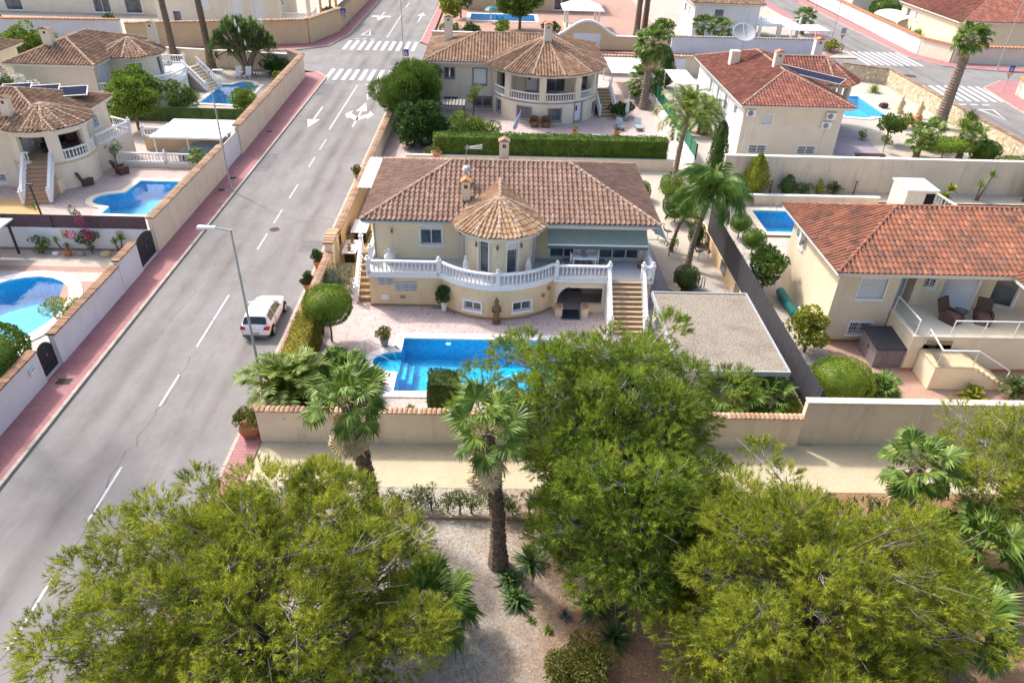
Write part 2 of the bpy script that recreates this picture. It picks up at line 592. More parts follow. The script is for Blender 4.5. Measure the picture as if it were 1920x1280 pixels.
def balustrade(parent, pts, base=0.16, h=0.62, spacing=0.23, posts=(0, -1), ball=True, name="balustrade", bot=None):
    P = [Vector(p) for p in pts]
    info = path_info(P)
    def z_at(u):
        for i in range(len(P) - 1):
            if u <= info[1][i + 1] + 1e-9:
                t = (u - info[1][i]) / max(1e-9, info[1][i + 1] - info[1][i])
                return P[i].z + (P[i + 1].z - P[i].z) * t
        return P[-1].z
    mb = MB()
    for a, b, dz0, dz1, hw in ((0, 0, -(bot or 0), base, 0.11), (0, 0, base + h, base + h + 0.10, 0.10)):
        vs, fs = [], []
        for p, n in zip(P, info[2]):
            for s, z in ((-1, dz0), (1, dz0), (1, dz1), (-1, dz1)):
                vs.append((p.x + n.x * hw * s, p.y + n.y * hw * s, p.z + z))
        for k in range(len(P) - 1):
            for i in range(4):
                j = (i + 1) % 4
                fs.append((k * 4 + i, k * 4 + j, k * 4 + 4 + j, k * 4 + 4 + i))
        fs += [(3, 2, 1, 0), tuple(range(len(vs) - 4, len(vs)))]
        mb.add(vs, fs)
    o = mb.build(name, "white_paint", parent, world=True)
    total = info[1][-1]
    pu = sorted(info[1][q] if isinstance(q, int) else q for q in posts)
    n = max(1, int(total / spacing))
    for k in range(n):
        u = (k + 0.5) * total / n
        if any(abs(u - q) < 0.16 for q in pu):
            continue
        p, _ = along(info, u)
        b = place("baluster", baluster_mesh(), o, (p.x, p.y, z_at(u) + base))
        b.scale = (1, 1, h / 0.62)
    for q in pu:
        p, _ = along(info, q)
        place("post", post_mesh(base + h + 0.14 + (bot or 0), ball), o, (p.x, p.y, z_at(q) - (bot or 0)))
    return o
TILE_PROF = [(0.0, 0.0), (0.09, 0.045), (0.30, 0.075), (0.51, 0.045), (0.60, 0.0), (0.80, -0.012), (1.0, 0.0)]
def tile_data(tw, tl):
    vs, fs = [], []
    n = len(TILE_PROF)
    k = tw / 0.25
    for v, lift in ((-0.03, 0.035), (tl * 1.06, 0.0)):
        for s, hgt in TILE_PROF:
            vs.append((s * tw, v, hgt * k + lift))
    for s, hgt in TILE_PROF:
        vs.append((s * tw, -0.03, hgt * k + 0.005))
    for i in range(n - 1):
        fs.append((i, i + 1, n + i + 1, n + i))
        fs.append((2 * n + i, 2 * n + i + 1, i + 1, i))
    return vs, fs
TILE_MESH = {}
def tiled_roof(parent, roof, faces, mat, tw=0.25, tl=0.40, singles=0, caps=(), cap_mat=None, cap_r=0.11):
    base_v, base_f = tile_data(tw, tl)
    bv = np.array(base_v)
    full, jv, jf = [], [], []
    for poly in faces:
        if isinstance(poly, dict):
            P = [Vector(p) for p in poly["poly"]]
            u = (poly["chord"][1] - poly["chord"][0]).normalized()
        else:
            P = [Vector(p) for p in poly]
            u = (P[1] - P[0]).normalized()
        nrm = Vector((0, 0, 0))
        for i in range(1, len(P) - 1):
            nrm += (P[i] - P[0]).cross(P[i + 1] - P[0])
        nrm.normalize()
        if nrm.z < 0:
            nrm = -nrm
        v = nrm.cross(u)
        Q = [((p - P[0]).dot(u), (p - P[0]).dot(v)) for p in P]
        edges = []
        for i in range(len(Q)):
            a, b = Q[i], Q[(i + 1) % len(Q)]
            edges.append((a, (b[0] - a[0], b[1] - a[1])))
        def inside(x, y, tol=0.0):
            return all(e[0] * (y - a[1]) - e[1] * (x - a[0]) >= -tol * hypot(*e) for a, e in edges)
        umin, umax = min(q[0] for q in Q), max(q[0] for q in Q)
        vmin, vmax = min(q[1] for q in Q), max(q[1] for q in Q)
        B = Matrix(((u.x, v.x, nrm.x, P[0].x), (u.y, v.y, nrm.y, P[0].y), (u.z, v.z, nrm.z, P[0].z), (0, 0, 0, 1)))
        cut_v, cut_f = [], []
        jrows = int((vmax - vmin) / tl) + 1
        icols = int((umax - umin) / tw) + 1
        off = ((umax - umin) - icols * tw) / 2
        for j in range(jrows):
            for i in range(icols + 1):
                x0, y0 = umin + off + i * tw - tw * 0.5, vmin + j * tl
                cs = [(x0, y0), (x0 + tw, y0), (x0 + tw, y0 + tl), (x0, y0 + tl)]
                ins = [inside(*c, tol=0.02) for c in cs]
                if not any(ins):
                    if any(all(e[0] * (c[1] - a[1]) - e[1] * (c[0] - a[0]) < 0 for c in cs) for a, e in edges):
                        continue
                jit = (random.uniform(-0.008, 0.008), random.uniform(-0.012, 0.012), random.uniform(-0.004, 0.006), random.uniform(-0.012, 0.012))
                if all(ins):
                    M = B @ Matrix.Translation((x0 + jit[0], y0 + jit[1], jit[2])) @ Matrix.Rotation(jit[3], 4, 'Z')
                    full.append(M)
                else:
                    n = len(cut_v)
                    cut_v += [(p[0] + x0, p[1] + y0 + jit[1], p[2] + jit[2]) for p in base_v]
                    cut_f += [tuple(a + n for a in f) for f in base_f]
        if cut_v:
            bm = bmesh.new()
            me = bpy.data.meshes.new("cut")
            me.from_pydata(cut_v, [], cut_f)
            bm.from_mesh(me)
            bpy.data.meshes.remove(me)
            for k, (a, e) in enumerate(edges):
                sh = 0.06 if k == 0 else 0.0
                bmesh.ops.bisect_plane(bm, geom=bm.verts[:] + bm.edges[:] + bm.faces[:], plane_co=(a[0], a[1] - sh, 0), plane_no=(e[1], -e[0], 0), clear_outer=True)
            bm.verts.index_update()
            n = len(jv)
            jv += [tuple(B @ p.co) for p in bm.verts]
            jf += [tuple(q.index + n for q in f.verts) for f in bm.faces]
            bm.free()
    if singles:
        full.sort(key=lambda M: (M.translation - CAM).length)
        key = (tw, tl, mat)
        if key not in TILE_MESH:
            m = MB(); m.add(base_v, base_f)
            TILE_MESH[key] = m.mesh("tile", mat)
        for M in full[:singles]:
            place("tile", TILE_MESH[key], roof, mw=M)
    rest = full[singles:]
    if rest:
        A = np.array([np.array(M) for M in rest])
        h = np.c_[bv, np.ones(len(bv))]
        W = np.einsum('nij,kj->nki', A, h)[:, :, :3].reshape(-1, 3)
        n0 = len(jv)
        nb = len(bv)
        jv += [tuple(p) for p in W]
        for t in range(len(rest)):
            o0 = n0 + t * nb
            jf += [tuple(a + o0 for a in f) for f in base_f]
    if jv:
        m = MB(); m.add(jv, jf)
        stuff(m.build("roof_tiles", mat, roof))
    if caps:
        m = MB()
        for a, b in caps:
            a, b = Vector(a), Vector(b)
            d = (b - a)
            L = d.length
            d.normalize()
            s = d.cross(Vector((0, 0, 1))).normalized()
            t = s.cross(d)
            n = max(1, int(L / 0.36))
            for k in range(n):
                p0, p1 = a + d * (L * k / n - 0.02), a + d * (L * (k + 1) / n + 0.03)
                vs = []
                for p, r, lf in ((p0, cap_r * 1.12, 0.02), (p1, cap_r * 0.95, 0.0)):
                    for g in range(7):
                        an = pi * g / 6
                        vs.append(p + s * (cos(an) * r) + t * (sin(an) * r * 0.85 + lf))
                m.add(vs, [(i, i + 1, 8 + i, 7 + i) for i in range(6)] + [tuple(range(7))])
        stuff(m.build("ridge_tiles", cap_mat or mat, roof))
def roof_slab(parent, outline, z, mat="cornice", th=0.24, name="roof"):
    m = MB()
    m.prism(offset_loop(outline, -0.05), z - th, z - 0.015)
    m.prism(offset_loop(outline, -0.22), z - th - 0.12, z - th)
    return m.build(name, mat, parent, world=True)
def hip_faces(x0, y0, x1, y1, z, rise, axis='x'):
    if axis == 'x':
        h = (y1 - y0) / 2
        a, b = (x0 + h, y0 + h, z + rise), (x1 - h, y0 + h, z + rise)
        F = [[(x0, y0, z), (x1, y0, z), b, a], [(x1, y0, z), (x1, y1, z), b], [(x1, y1, z), (x0, y1, z), a, b], [(x0, y1, z), (x0, y0, z), a]]
        C = [((x0, y0, z), a), ((x1, y0, z), b), ((x1, y1, z), b), ((x0, y1, z), a), (a, b)]
    else:
        h = (x1 - x0) / 2
        a, b = (x0 + h, y0 + h, z + rise), (x0 + h, y1 - h, z + rise)
        F = [[(x0, y0, z), (x1, y0, z), a], [(x1, y0, z), (x1, y1, z), b, a], [(x1, y1, z), (x0, y1, z), b], [(x0, y1, z), (x0, y0, z), a, b]]
        C = [((x0, y0, z), a), ((x1, y0, z), a), ((x1, y1, z), b), ((x0, y1, z), b), (a, b)]
    return F, C
def cone_faces(cx, cy, r, z, rise, a0, a1, n, sub=3):
    F, C = [], []
    ap = (cx, cy, z + rise)
    for k in range(n):
        b0, b1 = a0 + (a1 - a0) * k / n, a0 + (a1 - a0) * (k + 1) / n
        e = [(cx + r * cos(radians(b0 + (b1 - b0) * i / sub)), cy + r * sin(radians(b0 + (b1 - b0) * i / sub)), z) for i in range(sub + 1)]
        p0, p1 = Vector(e[0]), Vector(e[-1])
        nn = (p1 - p0).cross(Vector(ap) - p0)
        ee = [p0]
        for q in e[1:-1]:
            zz = p0.z - (nn.x * (q[0] - p0.x) + nn.y * (q[1] - p0.y)) / nn.z
            ee.append(Vector((q[0], q[1], zz)))
        ee.append(p1)
        F.append(dict(chord=(p0, p1), poly=ee + [Vector(ap)]))
        C.append((tuple(p0), ap))
    C.append((tuple(p1), ap))
    return F, C
def chimney(parent, x, y, z0, z1, w=0.55, d=0.45, mat="cream_wall", cap="tile_main", style="house"):
    m = MB()
    m.box(x - w/2, y - d/2, z0, x + w/2, y + d/2, z1)
    o = m.build("chimney", mat, parent, world=True)
    if style == "house":
        m = MB()
        m.box(x - 0.09, y - d/2 - 0.02, z1 - 0.42, x - 0.01, y - d/2 + 0.02, z1 - 0.2)
        m.box(x + 0.02, y - d/2 - 0.02, z1 - 0.42, x + 0.10, y - d/2 + 0.02, z1 - 0.2)
        m.build("smoke_vent", "dark_void", o)
        m = MB()
        m.add([(x - w/2 - .07, y - d/2 - .07, z1), (x + w/2 + .07, y - d/2 - .07, z1), (x + w/2 + .07, y + d/2 + .07, z1), (x - w/2 - .07, y + d/2 + .07, z1), (x, y - d/2 - .07, z1 + .2), (x, y + d/2 + .07, z1 + .2)],
              [(0, 1, 4), (2, 3, 5), (1, 2, 5, 4), (3, 0, 4, 5), (3, 2, 1, 0)])
        m.build("chimney_cap", cap, o)
    return o
def stairs(parent, x0, x1, y_top, z_top, y_bot, z_bot, n, mat="stair_tile", riser="stair_riser"):
    for k in range(n):
        ya = y_bot + (y_top - y_bot) * k / n
        yb = y_bot + (y_top - y_bot) * (k + 1) / n
        z = z_bot + (z_top - z_bot) * (k + 1) / n
        zl = z_bot + (z_top - z_bot) * k / n
        st = MB().box(x0, ya, zl - 0.3 if k else z_bot, x1, yb + 0.02, z - 0.04).build("step", riser, parent, world=True)
        MB().box(x0 - 0.01, ya - 0.04, z - 0.04, x1 + 0.01, yb + 0.019, z).build("tread", mat, st)
def coping_wall(name, label, a, b, h, mat, z0=0.0, th=0.25, cop="tile", cop_mat="coping_clay", step=0.2, cw=0.42, cat="wall", group=None, hips=None):
    a, b = Vector(a), Vector(b)
    d = (b - a); L = d.length; d.normalize()
    o = thing(name, label, cat, (a.x, a.y, z0), atan2(d.y, d.x), group)
    MB().box(0, -th/2, 0, L, th/2, h).build("wall", mat, o)
    n = int(L / step)
    me = MB()
    if cop == "tile":
        vs, fs = [], []
        for k, (y, z) in enumerate(((-cw/2, 0.0), (0, 0.06), (cw/2, 0.0))):
            for g in range(5):
                an = pi * g / 4
                vs.append((step * 0.5 + cos(an) * step * 0.5, y, z + sin(an) * step * 0.36))
        for k in range(2):
            fs += [(k * 5 + i, k * 5 + i + 1, k * 5 + 6 + i, k * 5 + 5 + i) for i in range(4)]
        fs += [(4, 3, 2, 1, 0), (10, 11, 12, 13, 14)]
        me.add(vs, fs)
        MB().box(0, -cw/2 + 0.04, h, L, cw/2 - 0.04, h + 0.035).build("coping_bed", mat, o)
        mesh = me.mesh("coping_tile", cop_mat)
        nm = "coping_tile"
    elif cop == "brick":
        me.box(0.022, -cw/2, 0, step - 0.022, cw/2, 0.085)
        MB().box(0, -cw/2 + 0.03, h, L, cw/2 - 0.03, h + 0.03).build("coping_bed", "dark_cover", o)
        mesh = me.mesh("coping_brick", cop_mat)
        nm = "coping_brick"
    else:
        MB().box(-0.03, -cw/2, h, L + 0.03, cw/2, h + 0.08).build("coping", cop_mat, o)
        return o
    for k in range(n):
        place(nm, mesh, o, (k * L / n, random.uniform(-0.008, 0.008), h + 0.03), (0, random.uniform(-0.02, 0.02), random.uniform(-0.02, 0.02)))
    return o
def pool(name, label, outline, z, cop=0.45, depth=1.3, waterz=-0.12, cop_mat="pool_coping", steps=None):
    cx = sum(p[0] for p in outline) / len(outline); cy = sum(p[1] for p in outline) / len(outline)
    o = thing(name, label, "swimming pool", (cx, cy, z))
    MB().ring(offset_loop(outline, cop), outline, z - 0.03, z + 0.06).build("coping", cop_mat, o, world=True)
    m = MB()
    n = len(outline)
    vs = [(p[0], p[1], z - 0.031) for p in outline] + [(p[0], p[1], z - depth) for p in outline]
    m.add(vs, [(n + i, n + (i + 1) % n, (i + 1) % n, i)[::-1] for i in range(n)])
    m.build("basin_wall", "pool_tile", o, world=True)
    fl = sheet("basin_floor", outline, z - depth, "pool_tile")
    fl.parent = o
    fl.matrix_parent_inverse = Matrix.Translation(-Vector(o.location))
    w = sheet("water", [(p[0], p[1]) for p in outline], z + waterz, "pool_water")
    w.parent = o
    w.matrix_parent_inverse = Matrix.Translation(-Vector(o.location))
    if steps:
        for k, st in enumerate(steps):
            s = MB().prism(st[0], z - depth, z - st[1])
            s.build("pool_step", "pool_tile", o, world=True)
    return o
# ---- builders for plants
def unit(v):
    return v / np.maximum(1e-9, np.linalg.norm(v, axis=1, keepdims=True))
def rand_dirs(n):
    return unit(rng.normal(size=(n, 3)))
def leaf_quads(P, D, length, width, curl=0.0, roll=None):
    n = len(P)
    D = unit(D)
    R = rand_dirs(n) if roll is None else roll
    S = unit(np.cross(D, R))
    length = np.broadcast_to(np.asarray(length, float).reshape(-1, 1), (n, 1))
    width = np.broadcast_to(np.asarray(width, float).reshape(-1, 1), (n, 1))
    up = np.cross(S, D)
    mid = P + D * length * 0.5 + up * length * curl
    V = np.stack([P, mid - S * width * 0.5, P + D * length, mid + S * width * 0.5], 1)
    return V.reshape(-1, 3)
def blob_points(n, r, shell=0.55, flat=0.0):
    d = rand_dirs(n)
    if flat:
        d[:, 2] = np.abs(d[:, 2]) * (1 - flat) + d[:, 2] * flat
    k = (shell + (1 - shell) * rng.random(n)) ** 0.7
    return d * k[:, None] * np.asarray(r), d
def foliage_blobs(blobs, density, leaf, wid, up=0.35, spread=0.9, shell=0.6):
    out = []
    for c, r in blobs:
        area = 4 * pi * ((r[0] * r[1]) ** 1.6 / 3 + (r[0] * r[2]) ** 1.6 / 3 + (r[1] * r[2]) ** 1.6 / 3) ** (1 / 1.6)
        n = max(20, int(area * density))
        p, d = blob_points(n, r, shell)
        D = d + rand_dirs(n) * spread + np.array([0, 0, up])
        out.append(leaf_quads(p + np.asarray(c), D, leaf * rng.uniform(0.6, 1.25, n), wid * rng.uniform(0.7, 1.2, n), 0.06))
    return np.concatenate(out)
def crown_blobs(c, r, n, br=(0.28, 0.45)):
    bl = []
    m = min(r)
    for k in range(n):
        d = Vector((random.gauss(0, 1), random.gauss(0, 1), random.gauss(0, 1))).normalized()
        q = random.uniform(0.35, 0.8)
        s = m * random.uniform(*br)
        bl.append(((c[0] + d.x * r[0] * q, c[1] + d.y * r[1] * q, c[2] + d.z * r[2] * q), (s * random.uniform(0.9, 1.3), s * random.uniform(0.9, 1.3), s * random.uniform(0.75, 1.0))))
    return bl
def shrub(name, label, cat, loc, r, mat, leaf=0.12, wid=0.06, dens=60, clumps=14, trunk=None, group=None, up=0.35, lift=None, br=(0.28, 0.45), spread=0.9, bark="bark"):
    o = thing(name, label, cat, loc, 0, group)
    h = (trunk or 0.0)
    cz = h + r[2] * (0.92 if trunk is None else 1.0)
    bl = crown_blobs((0, 0, cz), r, clumps, br)
    V = foliage_blobs(bl, dens, leaf, wid, up, spread)
    V[:, 2] = np.maximum(V[:, 2], 0.02)
    big_mesh("crown" if trunk else "foliage", V, None, 4, mat, o)
    m = MB()
    tr = max(0.03, 0.05 * max(r))
    top = (random.uniform(-.1, .1), random.uniform(-.1, .1), cz)
    m.tube([(0, 0, -0.05), (top[0] * .4, top[1] * .4, cz * 0.5), top], [tr * 1.2, tr, tr * 0.6], 6)
    for c, s in bl[:8]:
        m.tube([(top[0] * .4, top[1] * .4, cz * random.uniform(0.4, 0.6)), c], [tr * 0.5, tr * 0.15], 4)
    m.build("trunk" if trunk else "stem", bark, o)
    return o
def surface_leaves(P, Nrm, leaf, wid, jitter=0.04, up=0.2, spread=0.8):
    n = len(P)
    D = Nrm + rand_dirs(n) * spread + np.array([0, 0, up])
    return leaf_quads(P + rand_dirs(n) * jitter - Nrm * rng.random((n, 1)) * leaf * 0.7, D, leaf * rng.uniform(0.6, 1.3, n), wid * rng.uniform(0.7, 1.2, n), 0.05)
def clipped_ball(name, label, loc, r, mat, stem=0.0, leaf=0.07, wid=0.045, dens=420, cat="topiary", group=None, flat=0.6, stem_r=0.05, core="hedge_core"):
    o = thing(name, label, cat, loc, 0, group)
    cz = stem + r[2]
    n = int(dens * (r[0] * r[1] + r[0] * r[2] + r[1] * r[2]) * 4)
    d = rand_dirs(n)
    e = 2.6
    k = (np.abs(d[:, 0]) ** e + np.abs(d[:, 1]) ** e + np.abs(d[:, 2]) ** e) ** (-1 / e)
    wob = 1 + 0.03 * np.sin(d[:, 0:1] * 9 + 1) * np.sin(d[:, 1:2] * 8) + 0.02 * np.sin(d[:, 2:3] * 13)
    P = d * k[:, None] * np.asarray(r) * wob + np.array([0, 0, cz])
    V = surface_leaves(P, d, leaf, wid)
    V[:, 2] = np.maximum(V[:, 2], 0.01)
    big_mesh("crown", V, None, 4, mat, o)
    prof = []
    m = MB()
    m.lathe([(max(0.01, 0.9 * r[0] * sin(a) ** 0.8), cz - 0.9 * r[2] * cos(a)) for a in np.linspace(0.05, pi - 0.05, 9)], 14)
    m.v = [(x, y * r[1] / r[0], z) for x, y, z in m.v]
    m.build("inner_growth", mat, o, True)
    if stem > 0:
        MB().tube([(0, 0, -0.05), (0.03, 0.02, stem * 0.5), (0, 0, stem + r[2] * 0.5)], [stem_r * 1.2, stem_r, stem_r], 7).build("trunk", "bark", o)
    return o
def clipped_hedge(name, label, x0, y0, x1, y1, z0, h, mat, leaf=0.08, wid=0.05, dens=420, soft=0.06, group=None, top_mat=None):
    o = thing(name, label, "hedge", ((x0 + x1) / 2, (y0 + y1) / 2, z0), 0, group)
    lx, ly = (x1 - x0) / 2, (y1 - y0) / 2
    Ps, Ns = [], []
    def face(nu, f, nn):
        n = int(nu * dens)
        a, b = rng.random(n) * 2 - 1, rng.random(n) * 2 - 1
        Ps.append(f(a, b)); Ns.append(np.tile(nn, (n, 1)))
    wv = lambda a, b: 0.05 * np.sin(a * lx * 2.1 + b * 3) + 0.04 * np.sin(a * lx * 5.3 + b * ly * 4)
    face(4 * lx * ly, lambda a, b: np.c_[a * lx, b * ly, h + wv(a, b) - soft * (a ** 8 + b ** 8)], (0, 0, 1.0))
    face(2 * lx * h, lambda a, b: np.c_[a * lx, -ly + wv(a, b) * .6, (b + 1) / 2 * h], (0, -1.0, 0))
    face(2 * lx * h, lambda a, b: np.c_[a * lx, ly + wv(a, b) * .6, (b + 1) / 2 * h], (0, 1.0, 0))
    face(2 * ly * h, lambda a, b: np.c_[-lx + wv(a, b) * .6, a * ly, (b + 1) / 2 * h], (-1.0, 0, 0))
    face(2 * ly * h, lambda a, b: np.c_[lx + wv(a, b) * .6, a * ly, (b + 1) / 2 * h], (1.0, 0, 0))
    P, Nn = np.concatenate(Ps), np.concatenate(Ns)
    V = surface_leaves(P, Nn, leaf, wid, 0.03)
    V[:, 2] = np.maximum(V[:, 2], 0.01)
    big_mesh("foliage", V, None, 4, mat, o)
    MB().box(-lx + .07, -ly + .07, 0, lx - .07, ly - .07, h - .08).build("inner_growth", mat, o)
    return o
def column_conifer(name, label, loc, r, h, mat, leaf=0.14, dens=260, cat="tree", group=None, power=0.75):
    o = thing(name, label, cat, loc, 0, group)
    n = int(dens * 2 * pi * r * h * 0.7)
    t = rng.random(n)
    a = rng.random(n) * 2 * pi
    rad = r * np.power(np.clip(np.minimum(1, t * 6) * (1 - t ** 2.2), 0.01, 1), power) * rng.uniform(0.75, 1.08, n) * (1 + 0.12 * np.sin(a * 5 + t * 17))
    P = np.c_[rad * np.cos(a), rad * np.sin(a), t * h + 0.05]
    D = np.c_[np.cos(a) * 0.5, np.sin(a) * 0.5, np.ones(n) * 0.9] + rand_dirs(n) * 0.45
    big_mesh("crown", leaf_quads(P, D, leaf * rng.uniform(.6, 1.3, n), leaf * 0.42 * rng.uniform(.7, 1.2, n), 0.05), None, 4, mat, o)
    m = MB().lathe([(max(.01, 0.72 * r * (min(1, q * 6) * (1 - q ** 2.2)) ** power), q * h * .96 + .05) for q in np.linspace(0.01, 0.97, 9)], 10)
    m.build("inner_growth", mat, o, True)
    MB().tube([(0, 0, -.05), (0, 0, h * .5)], [r * .14 + .03, .03], 6).build("trunk", "bark", o)
    return o
def needle_tufts(P, D, nn, nl, nw):
    n = len(P)
    D = unit(D)
    P2 = np.repeat(P, nn, 0); D2 = np.repeat(D, nn, 0)
    k = n * nn
    R = unit(np.cross(D2, rand_dirs(k)))
    sp = rng.uniform(0.3, 1.25, (k, 1))
    N = unit(D2 + R * sp)
    base = P2 + D2 * (rng.random((k, 1)) * nl * 1.5 - nl * .4)
    L = nl * rng.uniform(0.65, 1.15, (k, 1))
    S = unit(np.cross(N, rand_dirs(k))) * nw
    return np.stack([base - S, base + S, base + N * L], 1).reshape(-1, 3)
def pine_tree(label, loc, c, r, n_clumps, mat, trunk_h, seed, nl=0.19, nw=0.0105, per=46, nn=15, low=-0.75, group="pine trees in the park"):
    global rng
    keep = rng
    rng = np.random.default_rng(seed)
    rs = random.Random(seed)
    o = thing("pine_tree", label, "tree", loc, 0, group)
    base = Vector((0, 0, 0))
    C = Vector(c)
    m = MB()
    tw = MB()
    top = C + Vector((0, 0, r[2] * 0.75))
    trunk = [Vector((0, 0, -0.1)), Vector((C.x * 0.25 + .1, C.y * 0.25, C.z * 0.35)), Vector((C.x * .7, C.y * .7 - .1, C.z * 0.8)), top]
    m.tube(trunk, [0.30, 0.24, 0.17, 0.04], 8)
    def on_trunk(t):
        t = max(0, min(0.999, t)) * 3
        i = int(t)
        return trunk[i].lerp(trunk[i + 1], t - i)
    Ps, Ds = [], []
    ga = 2.39996
    for k in range(n_clumps):
        zf = 1 - (1 - low) * (k + 0.5) / n_clumps
        a = k * ga + rs.uniform(-.35, .35)
        rr = sqrt(max(0, 1 - zf * zf))
        q = rs.uniform(0.72, 1.05) if k % 4 else rs.uniform(0.45, 0.7)
        q *= 1 + 0.15 * sin(3 * a + seed) * rr + 0.11 * sin(7 * a + 2 * seed + 5 * zf)
        if rs.random() < .1: q *= 1.18
        d = Vector((cos(a) * rr, sin(a) * rr, zf))
        pc = C + Vector((d.x * r[0], d.y * r[1], d.z * r[2])) * q
        tz = max(0.18, min(0.97, (pc.z - 0.35 * hypot(pc.x - C.x, pc.y - C.y)) / top.z))
        st = on_trunk(tz)
        mid = st.lerp(pc, 0.55) + Vector((rs.uniform(-.3, .3), rs.uniform(-.3, .3), rs.uniform(-.1, .35)))
        L = (pc - st).length
        m.tube([st, mid, pc], [0.015 + 0.009 * L, 0.008 + 0.004 * L, 0.008], 4, cap=False)
        cr_ = rs.uniform(0.45, 0.9)
        nt = rs.randint(5, 8)
        out = (pc - C); out.normalize()
        for t in range(nt):
            s0 = mid.lerp(pc, rs.uniform(0.0, 0.9))
            e = pc + Vector((rs.gauss(0, .5), rs.gauss(0, .5), rs.gauss(0.05, .3))) * cr_ + out * rs.uniform(-.1, .35)
            if rs.random() < .1: e = e + out * .5
            tw.tube([s0, s0.lerp(e, .5) + Vector((0, 0, rs.uniform(-.08, .12))), e], [0.013, 0.009, 0.005], 3, cap=False)
        n = int(per * (cr_ / 0.62) ** 2 * (0.55 if q < .7 else 1.0))
        p, dd = blob_points(n, (cr_ * 1.1, cr_ * 1.1, cr_ * 0.75), 0.5)
        keepm = dd[:, 2] > -0.35
        p, dd = p[keepm], dd[keepm]
        Ps.append(p + np.array(pc)); Ds.append(dd * 1.3 + np.array(out) * 0.3 + np.array([0, 0, 0.45]) + rand_dirs(len(p)) * 0.35)
    for k in range(int(n_clumps * 0.55)):
        a = rs.uniform(0, 2 * pi); zf = rs.uniform(-0.6, 0.55); rr = sqrt(1 - zf * zf) * rs.uniform(.55, .98)
        e = C + Vector((cos(a) * rr * r[0], sin(a) * rr * r[1], zf * r[2]))
        s0 = e - Vector((cos(a), sin(a), .2)) * rs.uniform(.7, 1.6)
        tw.tube([s0, e], [0.02, 0.006], 3, cap=False)
        for t in range(rs.randint(3, 6)):
            b0 = s0.lerp(e, rs.uniform(.2, .9))
            tw.tube([b0, b0 + Vector((rs.gauss(0, .3) + cos(a) * .3, rs.gauss(0, .3) + sin(a) * .3, rs.gauss(0.05, .25)))], [0.009, 0.004], 3, cap=False)
    m.build("trunk", "pine_bark", o, True)
    stuff(tw.build("twigs", "grey_twig", o))
    P, D = np.concatenate(Ps), np.concatenate(Ds)
    stuff(big_mesh("crown", needle_tufts(P, D, nn, nl, nw), None, 3, mat, o))
    rng = keep
    return o
FAN = {}
def fan_leaf(kind, var):
    key = (kind, var)
    if key in FAN:
        return FAN[key]
    rs = random.Random(len(kind) * 31 + var * 7)
    m = MB()
    L = {"fan": 1.0, "dead": 0.9, "small": 0.45}[kind]
    R = {"fan": 0.95, "dead": 0.85, "small": 0.6}[kind]
    sag = 0.12 if kind != "dead" else 0.3
    m.cur = 0
    m.tube([(0, 0, 0), (L * .5, 0, 0.06), (L, 0, 0.0)], [0.03, 0.02, 0.014], 4)
    m.cur = 1
    nf = 26 if kind != "small" else 18
    span = radians(250 if kind != "small" else 220)
    hub = Vector((L, 0, 0))
    for k in range(nf):
        a = -span / 2 + span * (k + .5) / nf
        ln = R * (1 - 0.32 * abs(a / (span / 2)) ** 2) * rs.uniform(0.9, 1.08)
        d = Vector((cos(a), sin(a), 0))
        s = Vector((-sin(a), cos(a), 0))
        w = ln * 0.56 * tan_half(span / nf)
        fold = 0.05 if k % 2 else -0.05
        cup = 0.22 * abs(sin(a))
        p1 = hub + d * ln * .55 + Vector((0, 0, cup * ln * .4 + fold * ln * .4))
        droop = (rs.uniform(0.15, 0.7) if kind != "dead" else rs.uniform(.3, .8)) * ln
        p2 = hub + d * ln * (.97 - droop * .3) + Vector((0, 0, cup * ln * .4 - droop * .6)) + s * rs.uniform(-.04, .04)
        f = Vector((0, 0, fold * ln * .25))
        m.add([hub - f * .1, p1 - s * w - f, p1 + f * .6, p1 + s * w - f, p2], [(0, 1, 2), (0, 2, 3), (1, 4, 2), (2, 4, 3)])
    leafm = {"fan": "fan_leaf", "dead": "dead_leaf", "small": "fan_leaf"}[kind]
    FAN[key] = m.mesh("leaf", ["palm_stalk" if kind != "dead" else "dead_leaf", leafm])
    return FAN[key]
def tan_half(a):
    return math.tan(a / 2) * 1.25
